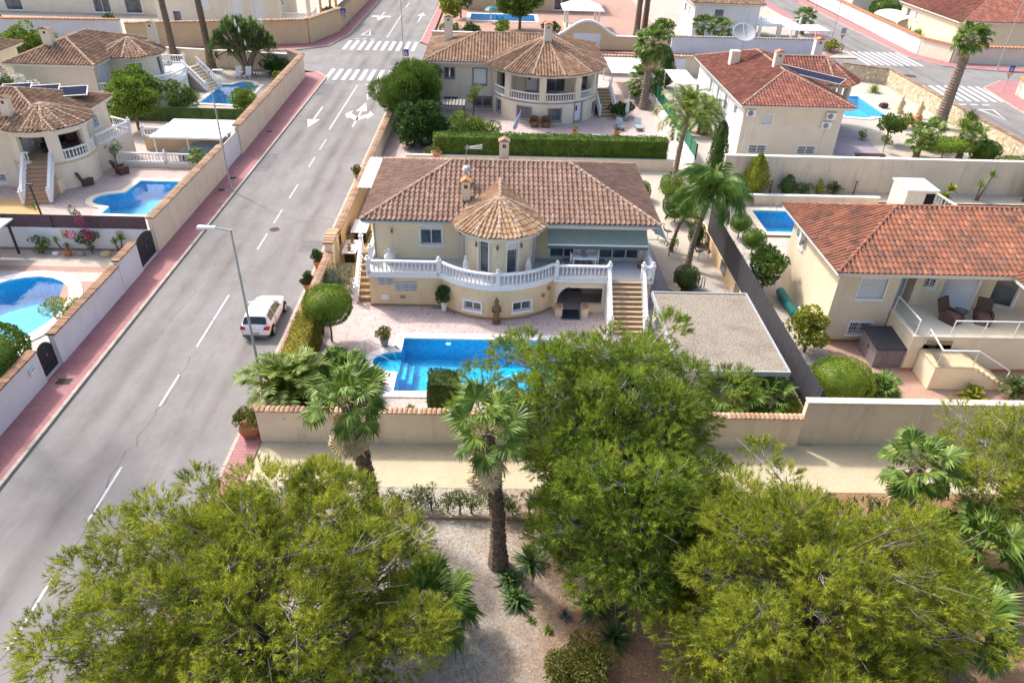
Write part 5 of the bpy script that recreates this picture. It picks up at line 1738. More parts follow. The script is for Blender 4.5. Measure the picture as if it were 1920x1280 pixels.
m = MB()
m.lathe([(.17, .1), (.19, .3), (.16, .6), (.19, .85), (.24, 1.05), (.23, 1.15), (.1, 1.25), (.09, 1.3), (.14, 1.38), (.145, 1.48), (.1, 1.58), (.07, 1.66), (.02, 1.75)], 12)
m.v = [(x * 1.0, y * .75, z) for x, y, z in m.v]
for s in (-1, 1):
    m.tube([(s * .2, 0, 1.1), (s * .25, -.06, .85), (s * .08, -.17, .8)], [.07, .06, .05], 6)
m.build("figure", "statue_wood", st, True)
potted("potted_laurel", "dark laurel clipped to an egg shape in a tall white pot by the villa wall", (-3.05, 37.55, LOT), .2, .75, "white_ceramic", (.45, .45, .65), "leaf_dark", .12, .07, 300, 14)
hs = thing("garden_hose", "blue garden hose lying coiled behind the tall white pot", "hose", (-3.05, 37.8, LOT + .03))
MB().tube([(-.75 + .1 * k, .1 + .06 * sin(k * 1.7), 0) for k in range(8)] + [(.4, -.1, 0), (.6, -.35, 0), (.65, -.6, 0)], .025, 5).build("tube", "sign_blue", hs)
potted("potted_shrub", "bushy yellow-green shrub in a square stone planter at the pool corner", (-6.1, 33.75, LOT), .25, .55, "stone_grey", (.5, .47, .4), "leaf_olive", .11, .06, 330, 12)
potted("potted_shrub", "small red-tinged shrub in a low planter by the pool's near left corner", (-6.0, 30.2, LOT), .3, .3, "terracotta", (.6, .55, .42), "leaf_olive", .11, .06, 330, 12)
potted("black_planter", "black square planter with red flowers below the clipped lime tree", (-9.85, 34.9, LOT), .24, .6, "black_pot", (.25, .25, .2), "leaf_dark", .07, .04, 120, 5)
clipped_ball("round_topiary_tree", "lime green tree clipped to a flattened ball on a thin trunk", (-9.1, 34.1, LOT), (1.25, 1.25, .95), "hedge_lime", 1.45, .085, .05, 620, "tree")
clipped_hedge("yellow_hedge", "long yellow-topped clipped hedge between the pavement and the fan palms", -12.0 + 1.35, 29.3, -9.6, 34.0, LOT, 2.1, "hedge_yellow", .09, .05, 560)
clipped_hedge("square_hedge", "dark square clipped bush in front of the pool", -3.15, 27.7, -1.75, 29.0, LOT, 1.95, "hedge_dark", .08, .05, 700)
shrub("blue_shrub", "loose blue-green shrub behind the clipped lime tree", "shrub", (-9.55, 39.7, LOT), (1.35, 1.35, 1.1), "leaf_blue", .14, .035, 150, 16)
rosette("low_succulent", "small yellow-green clump on gravel before the pool", (-4.1, 28.2, LOT), 40, .4, .03, "leaf_olive", el=(80, 10), seed=11)
palm("phoenix_palm", "feather palm with arching fronds in the villa's front corner", (-10.0, 28.2, LOT), .7, "phoenix", 36, 1.15, (0, 0), .32, .3, 0, "palm_bark", seed=5, el=(80, 5))
palm("fan_palm_clump", "low bright fan palm between the yellow hedge and the pool", (-7.6, 29.6, LOT), .9, "fan", 30, .95, (0, 0), .16, .14, 0, "palm_bark", seed=6, el=(85, -20))
palm("fan_palm_clump", "lower dark fan palm tucked under the feather palm", (-8.6, 29.2, LOT), .4, "fan", 20, .75, (0, 0), .16, .14, 0, "palm_bark", seed=8, el=(70, -15))
dt = thing("porch_table", "white porch table laid with dark cushions under the awning", "table", (5.35, 39.4, 2.31))
boxp(dt, "table_top", "white_paint", -.75, -.4, .7, .75, .4, .76)
for sx in (-1, 1):
    for sy in (-1, 1):
        boxp(dt, "leg", "white_paint", sx * .65 - .03, sy * .32 - .03, 0, sx * .65 + .03, sy * .32 + .03, .7)
MB().lathe([(.16, .76), (.2, .8), (.1, .84)], 10).build("bowl", "stone_grey", dt)
for k, (x, y, r, lb) in enumerate(((-1.05, 0, pi/2, "left end of the porch table"), (1.05, 0, -pi/2, "right end of the porch table"), (-.35, .7, pi, "far side of the porch table, left one"), (.4, .7, pi, "far side of the porch table, right one"))):
    c = thing("porch_chair", "white chair with blue cushion at the " + lb, "chair", (5.35 + x, 39.4 + y, 2.31), r, "chairs on the villa porch")
    boxp(c, "seat", "awning_dark", -.24, -.24, .4, .24, .24, .46)
    boxp(c, "backrest", "white_paint", -.24, -.26, .46, .24, -.2, .98)
    for sx in (-1, 1):
        for sy in (-1, 1):
            boxp(c, "leg", "white_paint", sx * .21 - .02, sy * .21 - .02, 0, sx * .21 + .02, sy * .21 + .02, .4)
wb = thing("hanging_basket", "round orange wicker basket on the porch's right rail", "basket", (8.95, 39.6, 2.31))
m = MB(); pot(m, .22, .3); m.build("basket", "terracotta", wb, True)
boxp(wb, "stand_plate", "wood", -.25, -.25, -.0, .25, .25, .02)
b = thing("porch_bench", "orange wicker bench along the right side of the villa", "bench", (9.75, 41.6, LOT), pi/2)
boxp(b, "seat", "gold_frame", -.7, -.22, .36, .7, .22, .42)
boxp(b, "backrest", "gold_frame", -.7, .18, .42, .7, .24, .85)
for sx in (-1, 1):
    for sy in (-1, 1):
        boxp(b, "leg", "wood", sx * .62 - .03, sy * .17 - .03, 0, sx * .62 + .03, sy * .17 + .03, .36)
# ---- walls and garden around the villa
coping_wall("garden_wall", "cream garden wall with clay tile coping along the sand path, below the pool", (-10.75, 25.85), (14.3, 25.85), 1.85, "garden_wall", 0, .25, "tile", "coping_clay", .22, .42)
coping_wall("garden_wall", "long cream wall with clay coping between the right pavement and the villa, nearer stretch", (-10.65, 42.0), (-10.65, 26.0), 1.6, "garden_wall", 0, .25, "tile", "coping_clay", .27, .5)
coping_wall("garden_wall", "long cream wall with clay coping beside the villa passage, past the entrance gate", (-10.65, 61.8), (-10.65, 43.9), 1.75, "orange_wall", 0, .25, "tile", "coping_clay", .3, .5)
g = thing("entrance_gate", "white entrance door between cream pillars in the villa's pavement wall", "gate", (-10.65, 42.95, 0))
for y, lb in ((-.85, 0), (.85, 0)):
    boxp(g, "pillar", "garden_wall", -.22, y - .2, 0, .22, y + .2, 2.15)
m = MB()
for k in range(7):
    m.box(-.35, -1.0 + k * .3, 2.25 + .1 * (3 - abs(k - 3)) * .4, .35, -1.0 + k * .3 + .27, 2.37 + .1 * (3 - abs(k - 3)) * .4)
stuff(m.build("gate_roof", "coping_clay", g))
boxp(g, "lintel", "garden_wall", -.25, -1.0, 2.1, .25, 1.1, 2.24)
boxp(g, "door_leaf", "white_frame", -.04, -.65, .15, .04, .65, 2.1)
coping_wall("rear_garden_wall", "low cream wall at the foot of the tall hedge behind the villa", (-8, 62.35), (15.6, 62.35), 1.0, "garden_wall", 0, .25, "flat", "cornice", .3, .3)
fw = thing("fence_base_wall", "yellow garden wall under the dark fence on the villa's right", "wall", (15.25, 26.6, 0), pi/2)
boxp(fw, "wall", "orange_wall", 0, -.12, 0, 32.4, .12, 1.0)
for k, (u, w, h) in enumerate(((16.2, 1.2, .75), (13.0, .8, .8), (20.5, .8, .7))):
    boxp(fw, "wall_mirror", "glass", u - w/2, .12, .3, u + w/2, .15, .3 + h)
fence = thing("dark_fence", "long dark grey slatted screen fence right of the villa", "fence", (15.25, 26.6, 1.0), pi/2)
sl = MB().box(0, -.015, 0, .115, .015, 1.9).mesh("slat", "shed_roof")
for k in range(178):
    place("slat", sl, fence, (k * .12, .02 + random.uniform(-.006, .006), random.uniform(-.02, .01)), (0, 0, random.uniform(-.04, .04)))
for k in range(12):
    boxp(fence, "post", "dark_metal", k * 1.95 - .03, -.05, -.3, k * 1.95 + .03, -.0, 1.92)
for z in (.2, 1.6):
    boxp(fence, "rail", "dark_metal", 0, -.04, z, 21.4, -.005, z + .05)
cp = thing("carport", "grey flat-roofed shelter with white posts right of the pool", "carport", (11.5, 32, 0))
boxw(cp, "roof_slab", "flat_roof", 8.95, 28.3, 2.55, 14.25, 35.8, 2.66)
MB().ring(rect(8.87, 28.22, 14.33, 35.88), rect(8.97, 28.32, 14.23, 35.78), 2.45, 2.72).build("roof_edge", "galvanised", cp, world=True)
for x in (9.15, 14.05):
    for y in (28.6, 32, 35.5):
        boxw(cp, "post", "white_paint", x - .07, y - .07, LOT, x + .07, y + .07, 2.5)
boxw(cp, "beam", "galvanised", 9.0, 28.5, 2.3, 14.2, 28.6, 2.44)
m = MB().beam((9.15, 35.5, .9), (9.3, 34.5, 2.45), .08, .08)
m.build("brace", "white_paint", cp, world=True)
fh = thing("straw_hat_stand", "straw coloured hat shaped basket on a black pot behind the shelter", "basket", (11.4, 40.3, LOT))
m = MB(); pot(m, .3, .35); m.build("pot", "black_pot", fh, True)
MB().lathe([(.42, .36), (.4, .4), (.24, .45), (.2, .62), (.05, .68)], 12).build("hat", "sandstone", fh, True)
palm("queen_palm", "tall feather palm with drooping fronds beside the dark fence", (13.0, 43.7, LOT), 5.2, "queen", 26, 1.2, (.9, .5), .2, .13, 0, "palm_bark_grey", seed=21, el=(70, -25))
palm("queen_palm", "thin young feather palm left of the tall drooping one", (12.4, 46.3, LOT), 2.5, "queen", 12, .62, (.5, .2), .12, .09, 0, "palm_bark_grey", seed=22, el=(70, -10))
clipped_ball("ball_topiary", "dark green clipped ball on gravel at the foot of the tall feather palm", (12.3, 41.1, LOT), (.78, .78, .72), "hedge_dark", 0.0, .07, .045, 520)
clipped_ball("dome_topiary", "two-tone clipped dome on a short trunk behind the villa's right corner", (13.6, 51.3, LOT), (1.0, .95, .85), "hedge_dark", .55, .09, .05, 420)
shrub("drooping_shrub", "weeping light green shrub behind the two-tone dome", "shrub", (13.9, 53.6, LOT), (1.3, 1.2, 1.0), "leaf_bright", .18, .035, 130, 12, trunk=.6)
clipped_ball("ball_topiary", "light green round bush on gravel by the villa's right roof edge", (11.6, 55.6, LOT), (.8, .8, .75), "hedge_mid", 0.0, .09, .05, 380)
clipped_ball("ball_topiary", "dark round bush at the foot of the low rear wall", (15.2 - .8, 57.2, LOT), (.85, .8, .75), "hedge_mid", 0.0, .09, .05, 380)
shrub("small_tree", "little leaning green tree with bare stem on white gravel", "tree", (12.1, 45.6, LOT), (.6, .5, .45), "leaf_bright", .11, .07, 130, 8, trunk=.55)
clipped_ball("ball_topiary", "small olive bush at the villa's rear right corner", (10.9, 52.0, LOT), (.45, .45, .45), "leaf_olive", 0, .08, .05, 380)
clipped_ball("ball_topiary", "dark bush against the fence base wall behind the feather palm trunk", (14.4, 47.6, LOT), (.55, .6, .8), "hedge_dark", 0, .08, .05, 380)
rosette("fence_succulent", "grey-green agave at the foot of the yellow wall", (14.6, 39.6, LOT), 34, .65, .05, "agave_blue", seed=14)
for k, (x, y, rz, lb) in enumerate(((11.75, 48.1, .4, "left of the pair behind the villa corner"), (12.5, 48.5, -.5, "right of the pair behind the villa corner"), (14.1, 45.3, .3, "left of the pair by the fence wall"), (14.75, 45.2, 1.2, "right of the pair by the fence wall"))):
    c = thing("bird_sculpture", "grey metal heron sculpture on gravel, " + lb, "sculpture", (x, y, LOT), rz, "garden heron sculptures")
    m = MB().lathe([(.02, -.3), (.1, -.15), (.14, .05), (.08, .25), (.02, .36)], 8)
    m.v = [(z, y_, .55 + x_) for x_, y_, z in m.v]
    m.build("body", "stone_grey", c, True)
    MB().tube([(-.25, 0, .6), (-.36, 0, .8), (-.3, 0, 1.0), (-.4, 0, 1.05), (-.58, 0, 1.02)], [.06, .035, .03, .04, .008], 6).build("neck", "stone_grey", c, True)
    for s in (-1, 1):
        MB().tube([(.02, s * .05, .5), (.04, s * .05, .25), (.0, s * .05, 0)], .014, 5).build("leg", "dark_metal", c)
bi = thing("garden_ornament", "black metal loop ornament standing on the gravel by the shelter", "ornament", (13.3, 41.0, LOT))
MB().tube([(0, 0, 0), (0, 0, .7), (.08, 0, .85), (.18, 0, .7), (.2, 0, 0)], .03, 6).build("loop", "dark_metal", bi)
boxp(bi, "foot_plate", "white_metal", -.1, -.1, 0, .3, .1, .03)
for x, y, w, d, h, lb in ((-9.6, 47.6, 1.1, 2.2, .8, "long black cabinet with marble top in the villa passage"), (-9.75, 44.4, .95, 2.0, .75, "marble table on two black blocks in the villa passage")):
    t = thing("side_table", lb, "table", (x, y, LOT))
    boxp(t, "table_top", "white_wall", -w/2, -d/2, h, w/2, d/2, h + .06)
    if "cabinet" in lb:
        boxp(t, "cabinet_body", "black_pot", -w/2 + .05, -d/2 + .05, 0, w/2 - .05, d/2 - .05, h)
    else:
        for s in (-1, 1):
            boxp(t, "leg", "black_pot", -w/2 + .15, s * .6 - .2, 0, w/2 - .15, s * .6 + .2, h)
for y, lb in ((45.0, "far end of the passage table"), (43.8, "near end of the passage table")):
    potted("potted_shrub", "small olive shrub in a terracotta pot on the " + lb, (-9.75, y, LOT + .81), .14, .2, "terracotta", (.34, .34, .25), "leaf_olive", .08, .05, 160, 5)
fr = thing("wall_mirror", "narrow dark framed mirror on the passage wall", "mirror", (-10.5, 44.6, .9))
boxp(fr, "frame", "wood", 0, -.35, 0, .04, .35, 1.1)
boxp(fr, "mirror_glass", "glass", .04, -.27, .08, .05, .27, 1.02)
pg = thing("side_canopy", "pale corrugated canopy over the passage at the villa's rear left corner", "canopy", (-9.3, 55, 0))
m = MB()
for k in range(16):
    m.box(-10.3 + k * .15, 51.0, 2.4 + .03 * (k % 2), -10.3 + (k + 1) * .15, 57.5, 2.44 + .03 * (k % 2))
stuff(m.build("roof_sheet", "canvas_white", pg, world=True))
for y in (51.2, 54.2, 57.2):
    boxw(pg, "post", "white_metal", -8.05, y - .05, LOT, -7.95, y + .05, 2.4)
sq = thing("pavement_planter", "square terracotta planter with olive bush at the near end of the right pavement", "planter", (-11.35, 26.2, .12), .25)
MB().hexa([(-.3, -.3), (.3, -.3), (.3, .3), (-.3, .3)], 0, .12).build("foot", "terracotta", sq)
MB().add([(-.32, -.32, .1), (.32, -.32, .1), (.32, .32, .1), (-.32, .32, .1), (-.45, -.45, .6), (.45, -.45, .6), (.45, .45, .6), (-.45, .45, .6)], [(3, 2, 1, 0), (4, 5, 6, 7), (0, 1, 5, 4), (1, 2, 6, 5), (2, 3, 7, 6), (3, 0, 4, 7)]).build("pot", "terracotta", sq)
V = foliage_blobs(crown_blobs((-.1, 0, .95), (.68, .65, .45), 20), 330, .11, .05)
big_mesh("foliage", V, None, 4, "leaf_olive", sq)
for y, lb in ((39.8, "nearer of the two by the entrance gate"), (43.2 - .4, "right beside the entrance gate")):
    potted("pavement_topiary", "dark ball bush in a clay pot, " + lb, (-11.7, y, .12), .27, .5, "terracotta", (.45, .45, .42), "hedge_dark", .1, .065, 420, 12)
potted("pavement_topiary", "olive bush in a clay pot far up the right pavement by the white canopy", (-11.7, 58.6, .12), .27, .5, "terracotta", (.5, .5, .45), "leaf_olive", .11, .06, 380, 12)
# ---- street lamps, signs, car
def street_lamp(label, x, y, h, arm_dir, arm=1.1, z0=0.12, group="street lamps"):
    o = thing("street_lamp", label, "street lamp", (x, y, z0), 0, group)
    MB().lathe([(.2, 0), (.2, .03), (.12, .05), (.1, .5), (.075, .52), (.045, h)], 9).build("pole", "galvanised", o)
    d = Vector(arm_dir).normalized()
    MB().tube([(0, 0, h - .05), d * arm * .5 + Vector((0, 0, h + .06)), d * arm * .75 + Vector((0, 0, h + .08))], [.045, .035, .035], 7).build("arm", "galvanised", o)
    m = MB()
    m.X = Matrix.Translation(d * arm * .95 + Vector((0, 0, h + .09))) @ Matrix.Rotation(atan2(d.y, d.x), 4, 'Z')
    m.add([(-.4, -.1, -.05), (.4, -.15, -.05), (.4, .15, -.05), (-.4, .1, -.05), (-.4, -.08, .04), (.36, -.12, .05), (.36, .12, .05), (-.4, .08, .04)], [(3, 2, 1, 0), (4, 5, 6, 7), (0, 1, 5, 4), (1, 2, 6, 5), (2, 3, 7, 6), (3, 0, 4, 7)])
    hd = m.build("lamp_head", "white_metal", o)
    m = MB(); m.X = Matrix.Translation(d * arm * .95 + Vector((0, 0, h + .09))) @ Matrix.Rotation(atan2(d.y, d.x), 4, 'Z')
    m.box(-.05, -.11, -.075, .35, .11, -.05)
    m.build("lens", "glass", hd)
    return o
street_lamp("tall grey street lamp beside the parked white car", -11.6, 29.3, 9.0, (-1, 0, 0))
street_lamp("tall grey street lamp on the left pavement by the walled pool", -21.35, 55.7, 9.2, (1, -.1, 0), .8)
street_lamp("tall grey street lamp on the corner by the near zebra crossing", -11.4, 91.3, 9.5, (-1, 0, 0))
street_lamp("grey street lamp in front of the long pale wall at the far left", -67.7, 101.6, 9.0, (0, -1, 0))
street_lamp("grey street lamp on the far side road, left kerb", 53.0, 132.0, 9.0, (1, 0, 0))
street_lamp("grey street lamp behind the tall chimney of the red roofed house", 49.4, 114.5, 9.0, (1, 0, 0))
street_lamp("leaning grey street lamp before the corner wall of the far red roofed house", 69.6, 105.0, 9.0, (0, -1, 0))
street_lamp("grey street lamp at the right edge by the pavement corner", 63.6, 86.0, 8.0, (-1, 0, 0))
def arrow_tri(m, cx, cz, r, y):
    m.add([(cx - r, y, cz + r * .6), (cx + r, y, cz + r * .6), (cx, y, cz - r), (cx - r, y + .02, cz + r * .6), (cx + r, y + .02, cz + r * .6), (cx, y + .02, cz - r)], [(0, 2, 1), (3, 4, 5), (0, 1, 4, 3), (1, 2, 5, 4), (2, 0, 3, 5)])
def road_sign(label, x, y, rz, square=True, tri=True, front="sign_blue", z0=.12):
    o = thing("road_sign", label, "road sign", (x, y, z0), rz, "road signs")
    MB().tube([(0, 0, 0), (0, 0, 3.3)], .04, 7).build("pole", "galvanised", o)
    if square:
        MB().box(-.38, -.06, 2.5, .38, -.035, 3.26).build("square_plate", front, o)
        if front == "sign_blue":
            m = MB(); m.add([(-.27, -.066, 2.62), (.27, -.066, 2.62), (0, -.066, 3.12)], [(0, 1, 2)])
            m.build("white_triangle", "road_paint", o)
            m = MB()
            m.lathe([(.03, 0), (.045, .03), (.03, .07)], 6, (0, -.07, 2.93))
            m.tube([(0, -.07, 2.92), (0, -.07, 2.8), (-.07, -.07, 2.66)], .018, 4).tube([(0, -.07, 2.8), (.07, -.07, 2.66)], .018, 4)
            m.build("walking_figure", "dark_void", o)
    if tri:
        m = MB(); arrow_tri(m, 0, 2.05, .42, -.06); m.build("triangle_plate", "sign_red" if front == "sign_blue" else "sign_back", o)
        m = MB(); arrow_tri(m, 0, 2.06, .29, -.068); m.build("triangle_field", "road_paint" if front == "sign_blue" else "sign_back", o)
    return o
road_sign("blue pedestrian crossing sign with give way triangle by the zebra crossing lamp", -11.3, 92.6, 0.0)
road_sign("blue crossing sign with triangle on the far left corner pavement", -23.6, 119.0, 0.0)
road_sign("crossing sign seen from behind beside the far side-road zebra", 50.9, 114.4, pi, front="sign_back")
road_sign("blue crossing sign on the right corner pavement by the wide zebra", 63.2, 92.6, 0.2)
gp = thing("sign_pole", "thin grey pole behind the blue sign on the far left corner", "pole", (-23.5, 124.5, .12))
MB().tube([(0, 0, 0), (0, 0, 4.2)], .045, 7).build("pole", "galvanised", gp)
MB().lathe([(.06, 4.2), (.03, 4.3)], 7).build("pole_cap", "galvanised", gp)
def build_car():
    def car_paint():
        m, N, L, b = node_mat("car_paint")
        b.inputs["Base Color"].default_value = (0.78, 0.78, 0.79, 1)
        b.inputs["Roughness"].default_value = 0.25
        b.inputs["Coat Weight"].default_value = 0.6
        MATS["car_paint"] = m
        m, N, L, b = node_mat("car_glass")
        b.inputs["Base Color"].default_value = (0.012, 0.016, 0.018, 1)
        b.inputs["Roughness"].default_value = 0.05
        b.inputs["Specular IOR Level"].default_value = 0.8
        MATS["car_glass"] = m
        m, N, L, b = node_mat("tail_light")
        b.inputs["Base Color"].default_value = (0.45, 0.01, 0.01, 1)
        b.inputs["Roughness"].default_value = 0.15
        MATS["tail_light"] = m
        plain("tyre", (.018, .018, .018), .9, .2, 8, .2)
        plain("alloy", (.5, .5, .52), .35, .1, 4, 0, .8)
    car_paint()
    o = thing("parked_car", "white five-door hatchback parked by the right kerb", "car", (-13.35, 34.2, 0.0), 0.0)
    ztop = [(0, .62), (.06, .86), (.16, .98), (.42, 1.30), (.62, 1.40), (1.1, 1.455), (1.7, 1.45), (2.1, 1.38), (2.5, 1.18), (2.86, .98), (3.1, .93), (3.5, .86), (3.8, .74), (3.95, .58), (3.98, .42)]
    def zt(y):
        for (a, za), (b, zb) in zip(ztop, ztop[1:]):
            if y <= b:
                return za + (zb - za) * (y - a) / (b - a)
        return ztop[-1][1]
    def wid(y):
        t = y / 3.98
        return .845 * (1 - .13 * abs(2 * t - 1) ** 4 - .05 * abs(2 * t - 1) ** 8)
    def belt(y):
        return min(.93, zt(y) - .03) if y < 2.9 else zt(y) - .06
    def prof(y):
        w, z, bl = wid(y), zt(y), belt(y)
        green = max(0.0, z - .95)
        rw = w - .02 - green * .46
        lo = .2 + (.1 if y < .05 or y > 3.9 else 0)
        return [(0, lo), (w * .86, lo), (w * .97, .32), (w, .55), (w * .985, bl - .08), (w * .965, bl), (max(rw, w * .6) if green > .05 else w * .9, z - .045), (rw * .86 if green > .05 else w * .72, z - .01), (rw * .45, z), (0, z + .005)]
    ys = [0, .03, .06, .16, .3, .42, .62, .85, 1.1, 1.4, 1.7, 1.9, 2.1, 2.3, 2.5, 2.7, 2.86, 3.1, 3.3, 3.5, 3.65, 3.8, 3.9, 3.95, 3.98]
    vs, fs = [], []
    n = 10
    for y in ys:
        p = prof(y)
        ring = p + [(-x, z) for x, z in reversed(p[1:-1])]
        vs += [(x, y, z) for x, z in ring]
    k = len(ring)
    for s in range(len(ys) - 1):
        for i in range(k):
            j = (i + 1) % k
            fs.append((s * k + i, s * k + k + i, s * k + k + j, s * k + j))
    fs += [tuple(range(k)), tuple(reversed(range((len(ys) - 1) * k, len(ys) * k)))]
    m = MB(); m.add(vs, fs); m.build("body", "car_paint", o, True)
    def surf(y, i, t, s, off=.012):
        p = prof(y)
        a, b = Vector((p[i][0], p[i][1])), Vector((p[i + 1][0], p[i + 1][1]))
        q = a.lerp(b, t)
        nn = Vector((b.y - a.y, -(b.x - a.x))).normalized()
        q = q + nn * off
        return (s * q.x, y, q.y)
    for s in (-1, 1):
        for ya, yb in ((.62, 1.28), (1.34, 2.42)):
            yy = np.linspace(ya, yb, 5)
            vs, fs = [], []
            for y in yy:
                top = .9
                vs += [surf(y, 5, .06, s), surf(y, 5, top, s)]
            fs = [(2 * q, 2 * q + 2, 2 * q + 3, 2 * q + 1) for q in range(4)]
            if s < 0:
                fs = [f[::-1] for f in fs]
            m = MB(); m.add(vs, fs); m.build("side_window", "car_glass", o)
    def cross(name, yy, x0, x1, mat, off=.014):
        vs, fs = [], []
        for y in yy:
            p = prof(y)
            zc = zt(y)
            hw = p[6][0] * .96
            for x in np.linspace(-1, 1, 7):
                ax = abs(x) * hw
                z = zc + .005 if ax < p[8][0] else (zc if ax < p[7][0] else zc - .03)
                z = np.interp(ax, [0, p[8][0], p[7][0], p[6][0]], [p[9][1], p[8][1], p[7][1], p[6][1]])
                vs.append((x * hw, y, z))
        dy = yy[-1] - yy[0]; dz = zt(yy[-1]) - zt(yy[0])
        nn = Vector((0, -dz, dy)).normalized() * off
        vs = [(a, b + nn.y, c + nn.z) for a, b, c in vs]
        for r in range(len(yy) - 1):
            fs += [(r * 7 + i, r * 7 + i + 1, r * 7 + 8 + i, r * 7 + 7 + i) for i in range(6)]
        m = MB(); m.add(vs, fs); m.build(name, mat, o, True)
    cross("rear_window", np.linspace(.17, .43, 4), 0, 0, "car_glass", .02)
    cross("windscreen", np.linspace(2.12, 2.84, 5), 0, 0, "car_glass", .02)
    for s in (-1, 1):
        m = MB()
        w = .8
        m.add([(s * w * .62, -.015, .72), (s * w, .02, .7), (s * w * 1.03, .2, .74), (s * w, .2, .92), (s * w * .95, .08, .92), (s * w * .66, .05, .88)], [(0, 1, 4, 5) if s > 0 else (5, 4, 1, 0), (1, 2, 3, 4) if s > 0 else (4, 3, 2, 1)])
        m.build("tail_light", "tail_light", o)
        m = MB().lathe([(.02, 0), (.07, .03), (.1, .08), (.07, .14)], 8, (s * .9, 2.45, .93))
        m.build("door_mirror", "car_paint", o, True)
        m = MB().box(s * .84 - .015, 1.28, .3, s * .84 + .015, 1.292, .9)
        m.build("door_gap", "dark_void", o)
        for y in (1.2, 2.15):
            boxp(o, "door_handle", "car_paint", s * .835 - .02, y - .08, .78, s * .835 + .02, y + .06, .81)
        m = MB().add([(s * .55, 3.93, .56), (s * .78, 3.78, .58), (s * .76, 3.68, .74), (s * .52, 3.84, .72)], [(0, 1, 2, 3) if s > 0 else (3, 2, 1, 0)])
        m.build("headlight", "glass", o)
        for y in (.68, 3.2):
            wm = MB()
            wm.lathe([(.2, -.1), (.3, -.1), (.315, -.05), (.315, .05), (.3, .1), (.2, .1)], 18)
            wm.v = [(s * .78 + z, y + x, .315 + y_) for x, y_, z in wm.v]
            wo = wm.build("wheel", "tyre", o, True)
            rm = MB()
            for q in range(7):
                an = q * 2 * pi / 7
                rm.beam((s * .885, y, .315), (s * .885, y + .19 * cos(an), .315 + .19 * sin(an)), .03, .05, (1, 0, 0))
            rm.lathe([(.2, .0), (.215, .02), (.2, .03)], 16)
            nb = 7 * 8
            rm.v = rm.v[:nb] + [(s * (.87 + z), y + x, .315 + y_) for x, y_, z in rm.v[nb:]]
            rm.build("rim", "alloy", wo)
            am = MB()
            am.lathe([(.345, -.02), (.345, .02), (.3, .02)], 18)
            am.v = [(s * .838 + z, y + x, max(.2, .33 + y_)) for x, y_, z in am.v]
            am.build("wheel_arch", "dark_void", o)
    boxp(o, "number_plate", "road_paint", -.26, -.012, .44, .26, .0, .55)
    boxp(o, "plate_band", "sign_blue", -.26, -.014, .44, -.21, -.001, .55)
    m = MB()
    for q in range(7):
        m.box(-.17 + q * .058, -.015, .465, -.135 + q * .058, -.011, .525)
    stuff(m.build("plate_characters", "dark_void", o))
    MB().lathe([(.055, -.01), (.06, 0), (.03, .006)], 12, (0, 0, 0)).build("badge", "alloy", o).matrix_basis = Matrix.Translation((0, .045, .8)) @ Matrix.Rotation(pi / 2, 4, 'X')
    boxp(o, "rear_bumper_insert", "dark_metal", -.72, -.02, .28, .72, .05, .36)
    MB().tube([(0, .75, 1.43), (0, .62, 1.56)], .012, 5).build("aerial", "dark_metal", o)
    m = MB().box(-.5, .44, 1.315, .5, .6, 1.345)
    m.X = None
    m.build("roof_spoiler", "car_paint", o)
build_car()
# ---- the park in front
struct(sheet("park_floor", [(-11.0, -20), (60, -20), (60, 22.9), (-11.0, 22.9)], 0.05, "park_ground"))
struct(sheet("sand_path", [(-10.75, 22.9), (60, 22.9), (60, 26.3), (-10.75, 25.9)], 0.06, "sand_path"))
pe = pavement("pavement_park_edge", [(-11.8, -20), (-11.0, -20), (-11.0, 20), (-11.8, 20)], z=.12)
ed = thing("path_edging", "low brown concrete edging between the sand path and the park earth", "edging", (-5, 21.15, 0))
ek = MB().box(0, -.06, 0, .98, .06, .16).mesh("edging_block", "stair_riser")
for k in range(34):
    place("edging_block", ek, ed, (k * 1.0 - 6, random.uniform(-.02, .02), random.uniform(-.02, .01)), (0, 0, random.uniform(-.02, .02)))
pine_tree("broad yellow-green pine in the near left corner over the road edge", (-6.3, 12.9, .05), (-.6, .6, 4.1), (4.6, 4.1, 3.3), 220, "pine_yellow", 4, 11, per=108, nn=20)
pine_tree("tall fresh green pine rising in front of the pool and stairs", (5.1, 20.7, .05), (-.8, .5, 5.25), (3.9, 3.6, 3.3), 175, "pine_green", 5, 12, per=112, nn=20)
pine_tree("shorter green pine standing before the tall one, brown earth at its foot", (4.9, 16.6, .05), (-.1, .5, 4.1), (2.9, 2.6, 3.0), 115, "pine_green", 4, 13, per=110, nn=20)
pine_tree("wide yellow-green pine in the near right corner", (9.7, 13.5, .05), (0, .5, 4.0), (4.3, 3.8, 3.1), 195, "pine_yellow", 4, 14, per=108, nn=20)
pine_tree("loose olive pine at the right picture edge behind the fan palm", (20.6, 20.6, .05), (0, .2, 3.4), (2.6, 2.4, 2.3), 75, "pine_yellow", 3, 15, per=70, nn=15)
palm("fan_palm", "shaggy fan palm with dead leaves before the villa's front wall, left one", (-4.9, 21.2, .05), 5.9, "fan", 20, 1.0, (-.55, .1), .34, .24, 18, "palm_bark", .5, "tall fan palms in the park", 31, (80, -35))
palm("fan_palm", "tall fan palm with bare dark trunk standing on the grey chippings", (0.3, 18.8, .05), 6.7, "fan", 17, .98, (-.5, .1), .30, .2, 16, "palm_bark", .9, "tall fan palms in the park", 32, (80, -35), 1.35)
palm("fan_palm", "fan palm on the sand path's edge between the right pines", (16.4, 20.6, .05), 3.6, "fan", 22, 1.0, (.3, .2), .3, .22, 8, "palm_bark", .2, "tall fan palms in the park", 33, (78, -45))
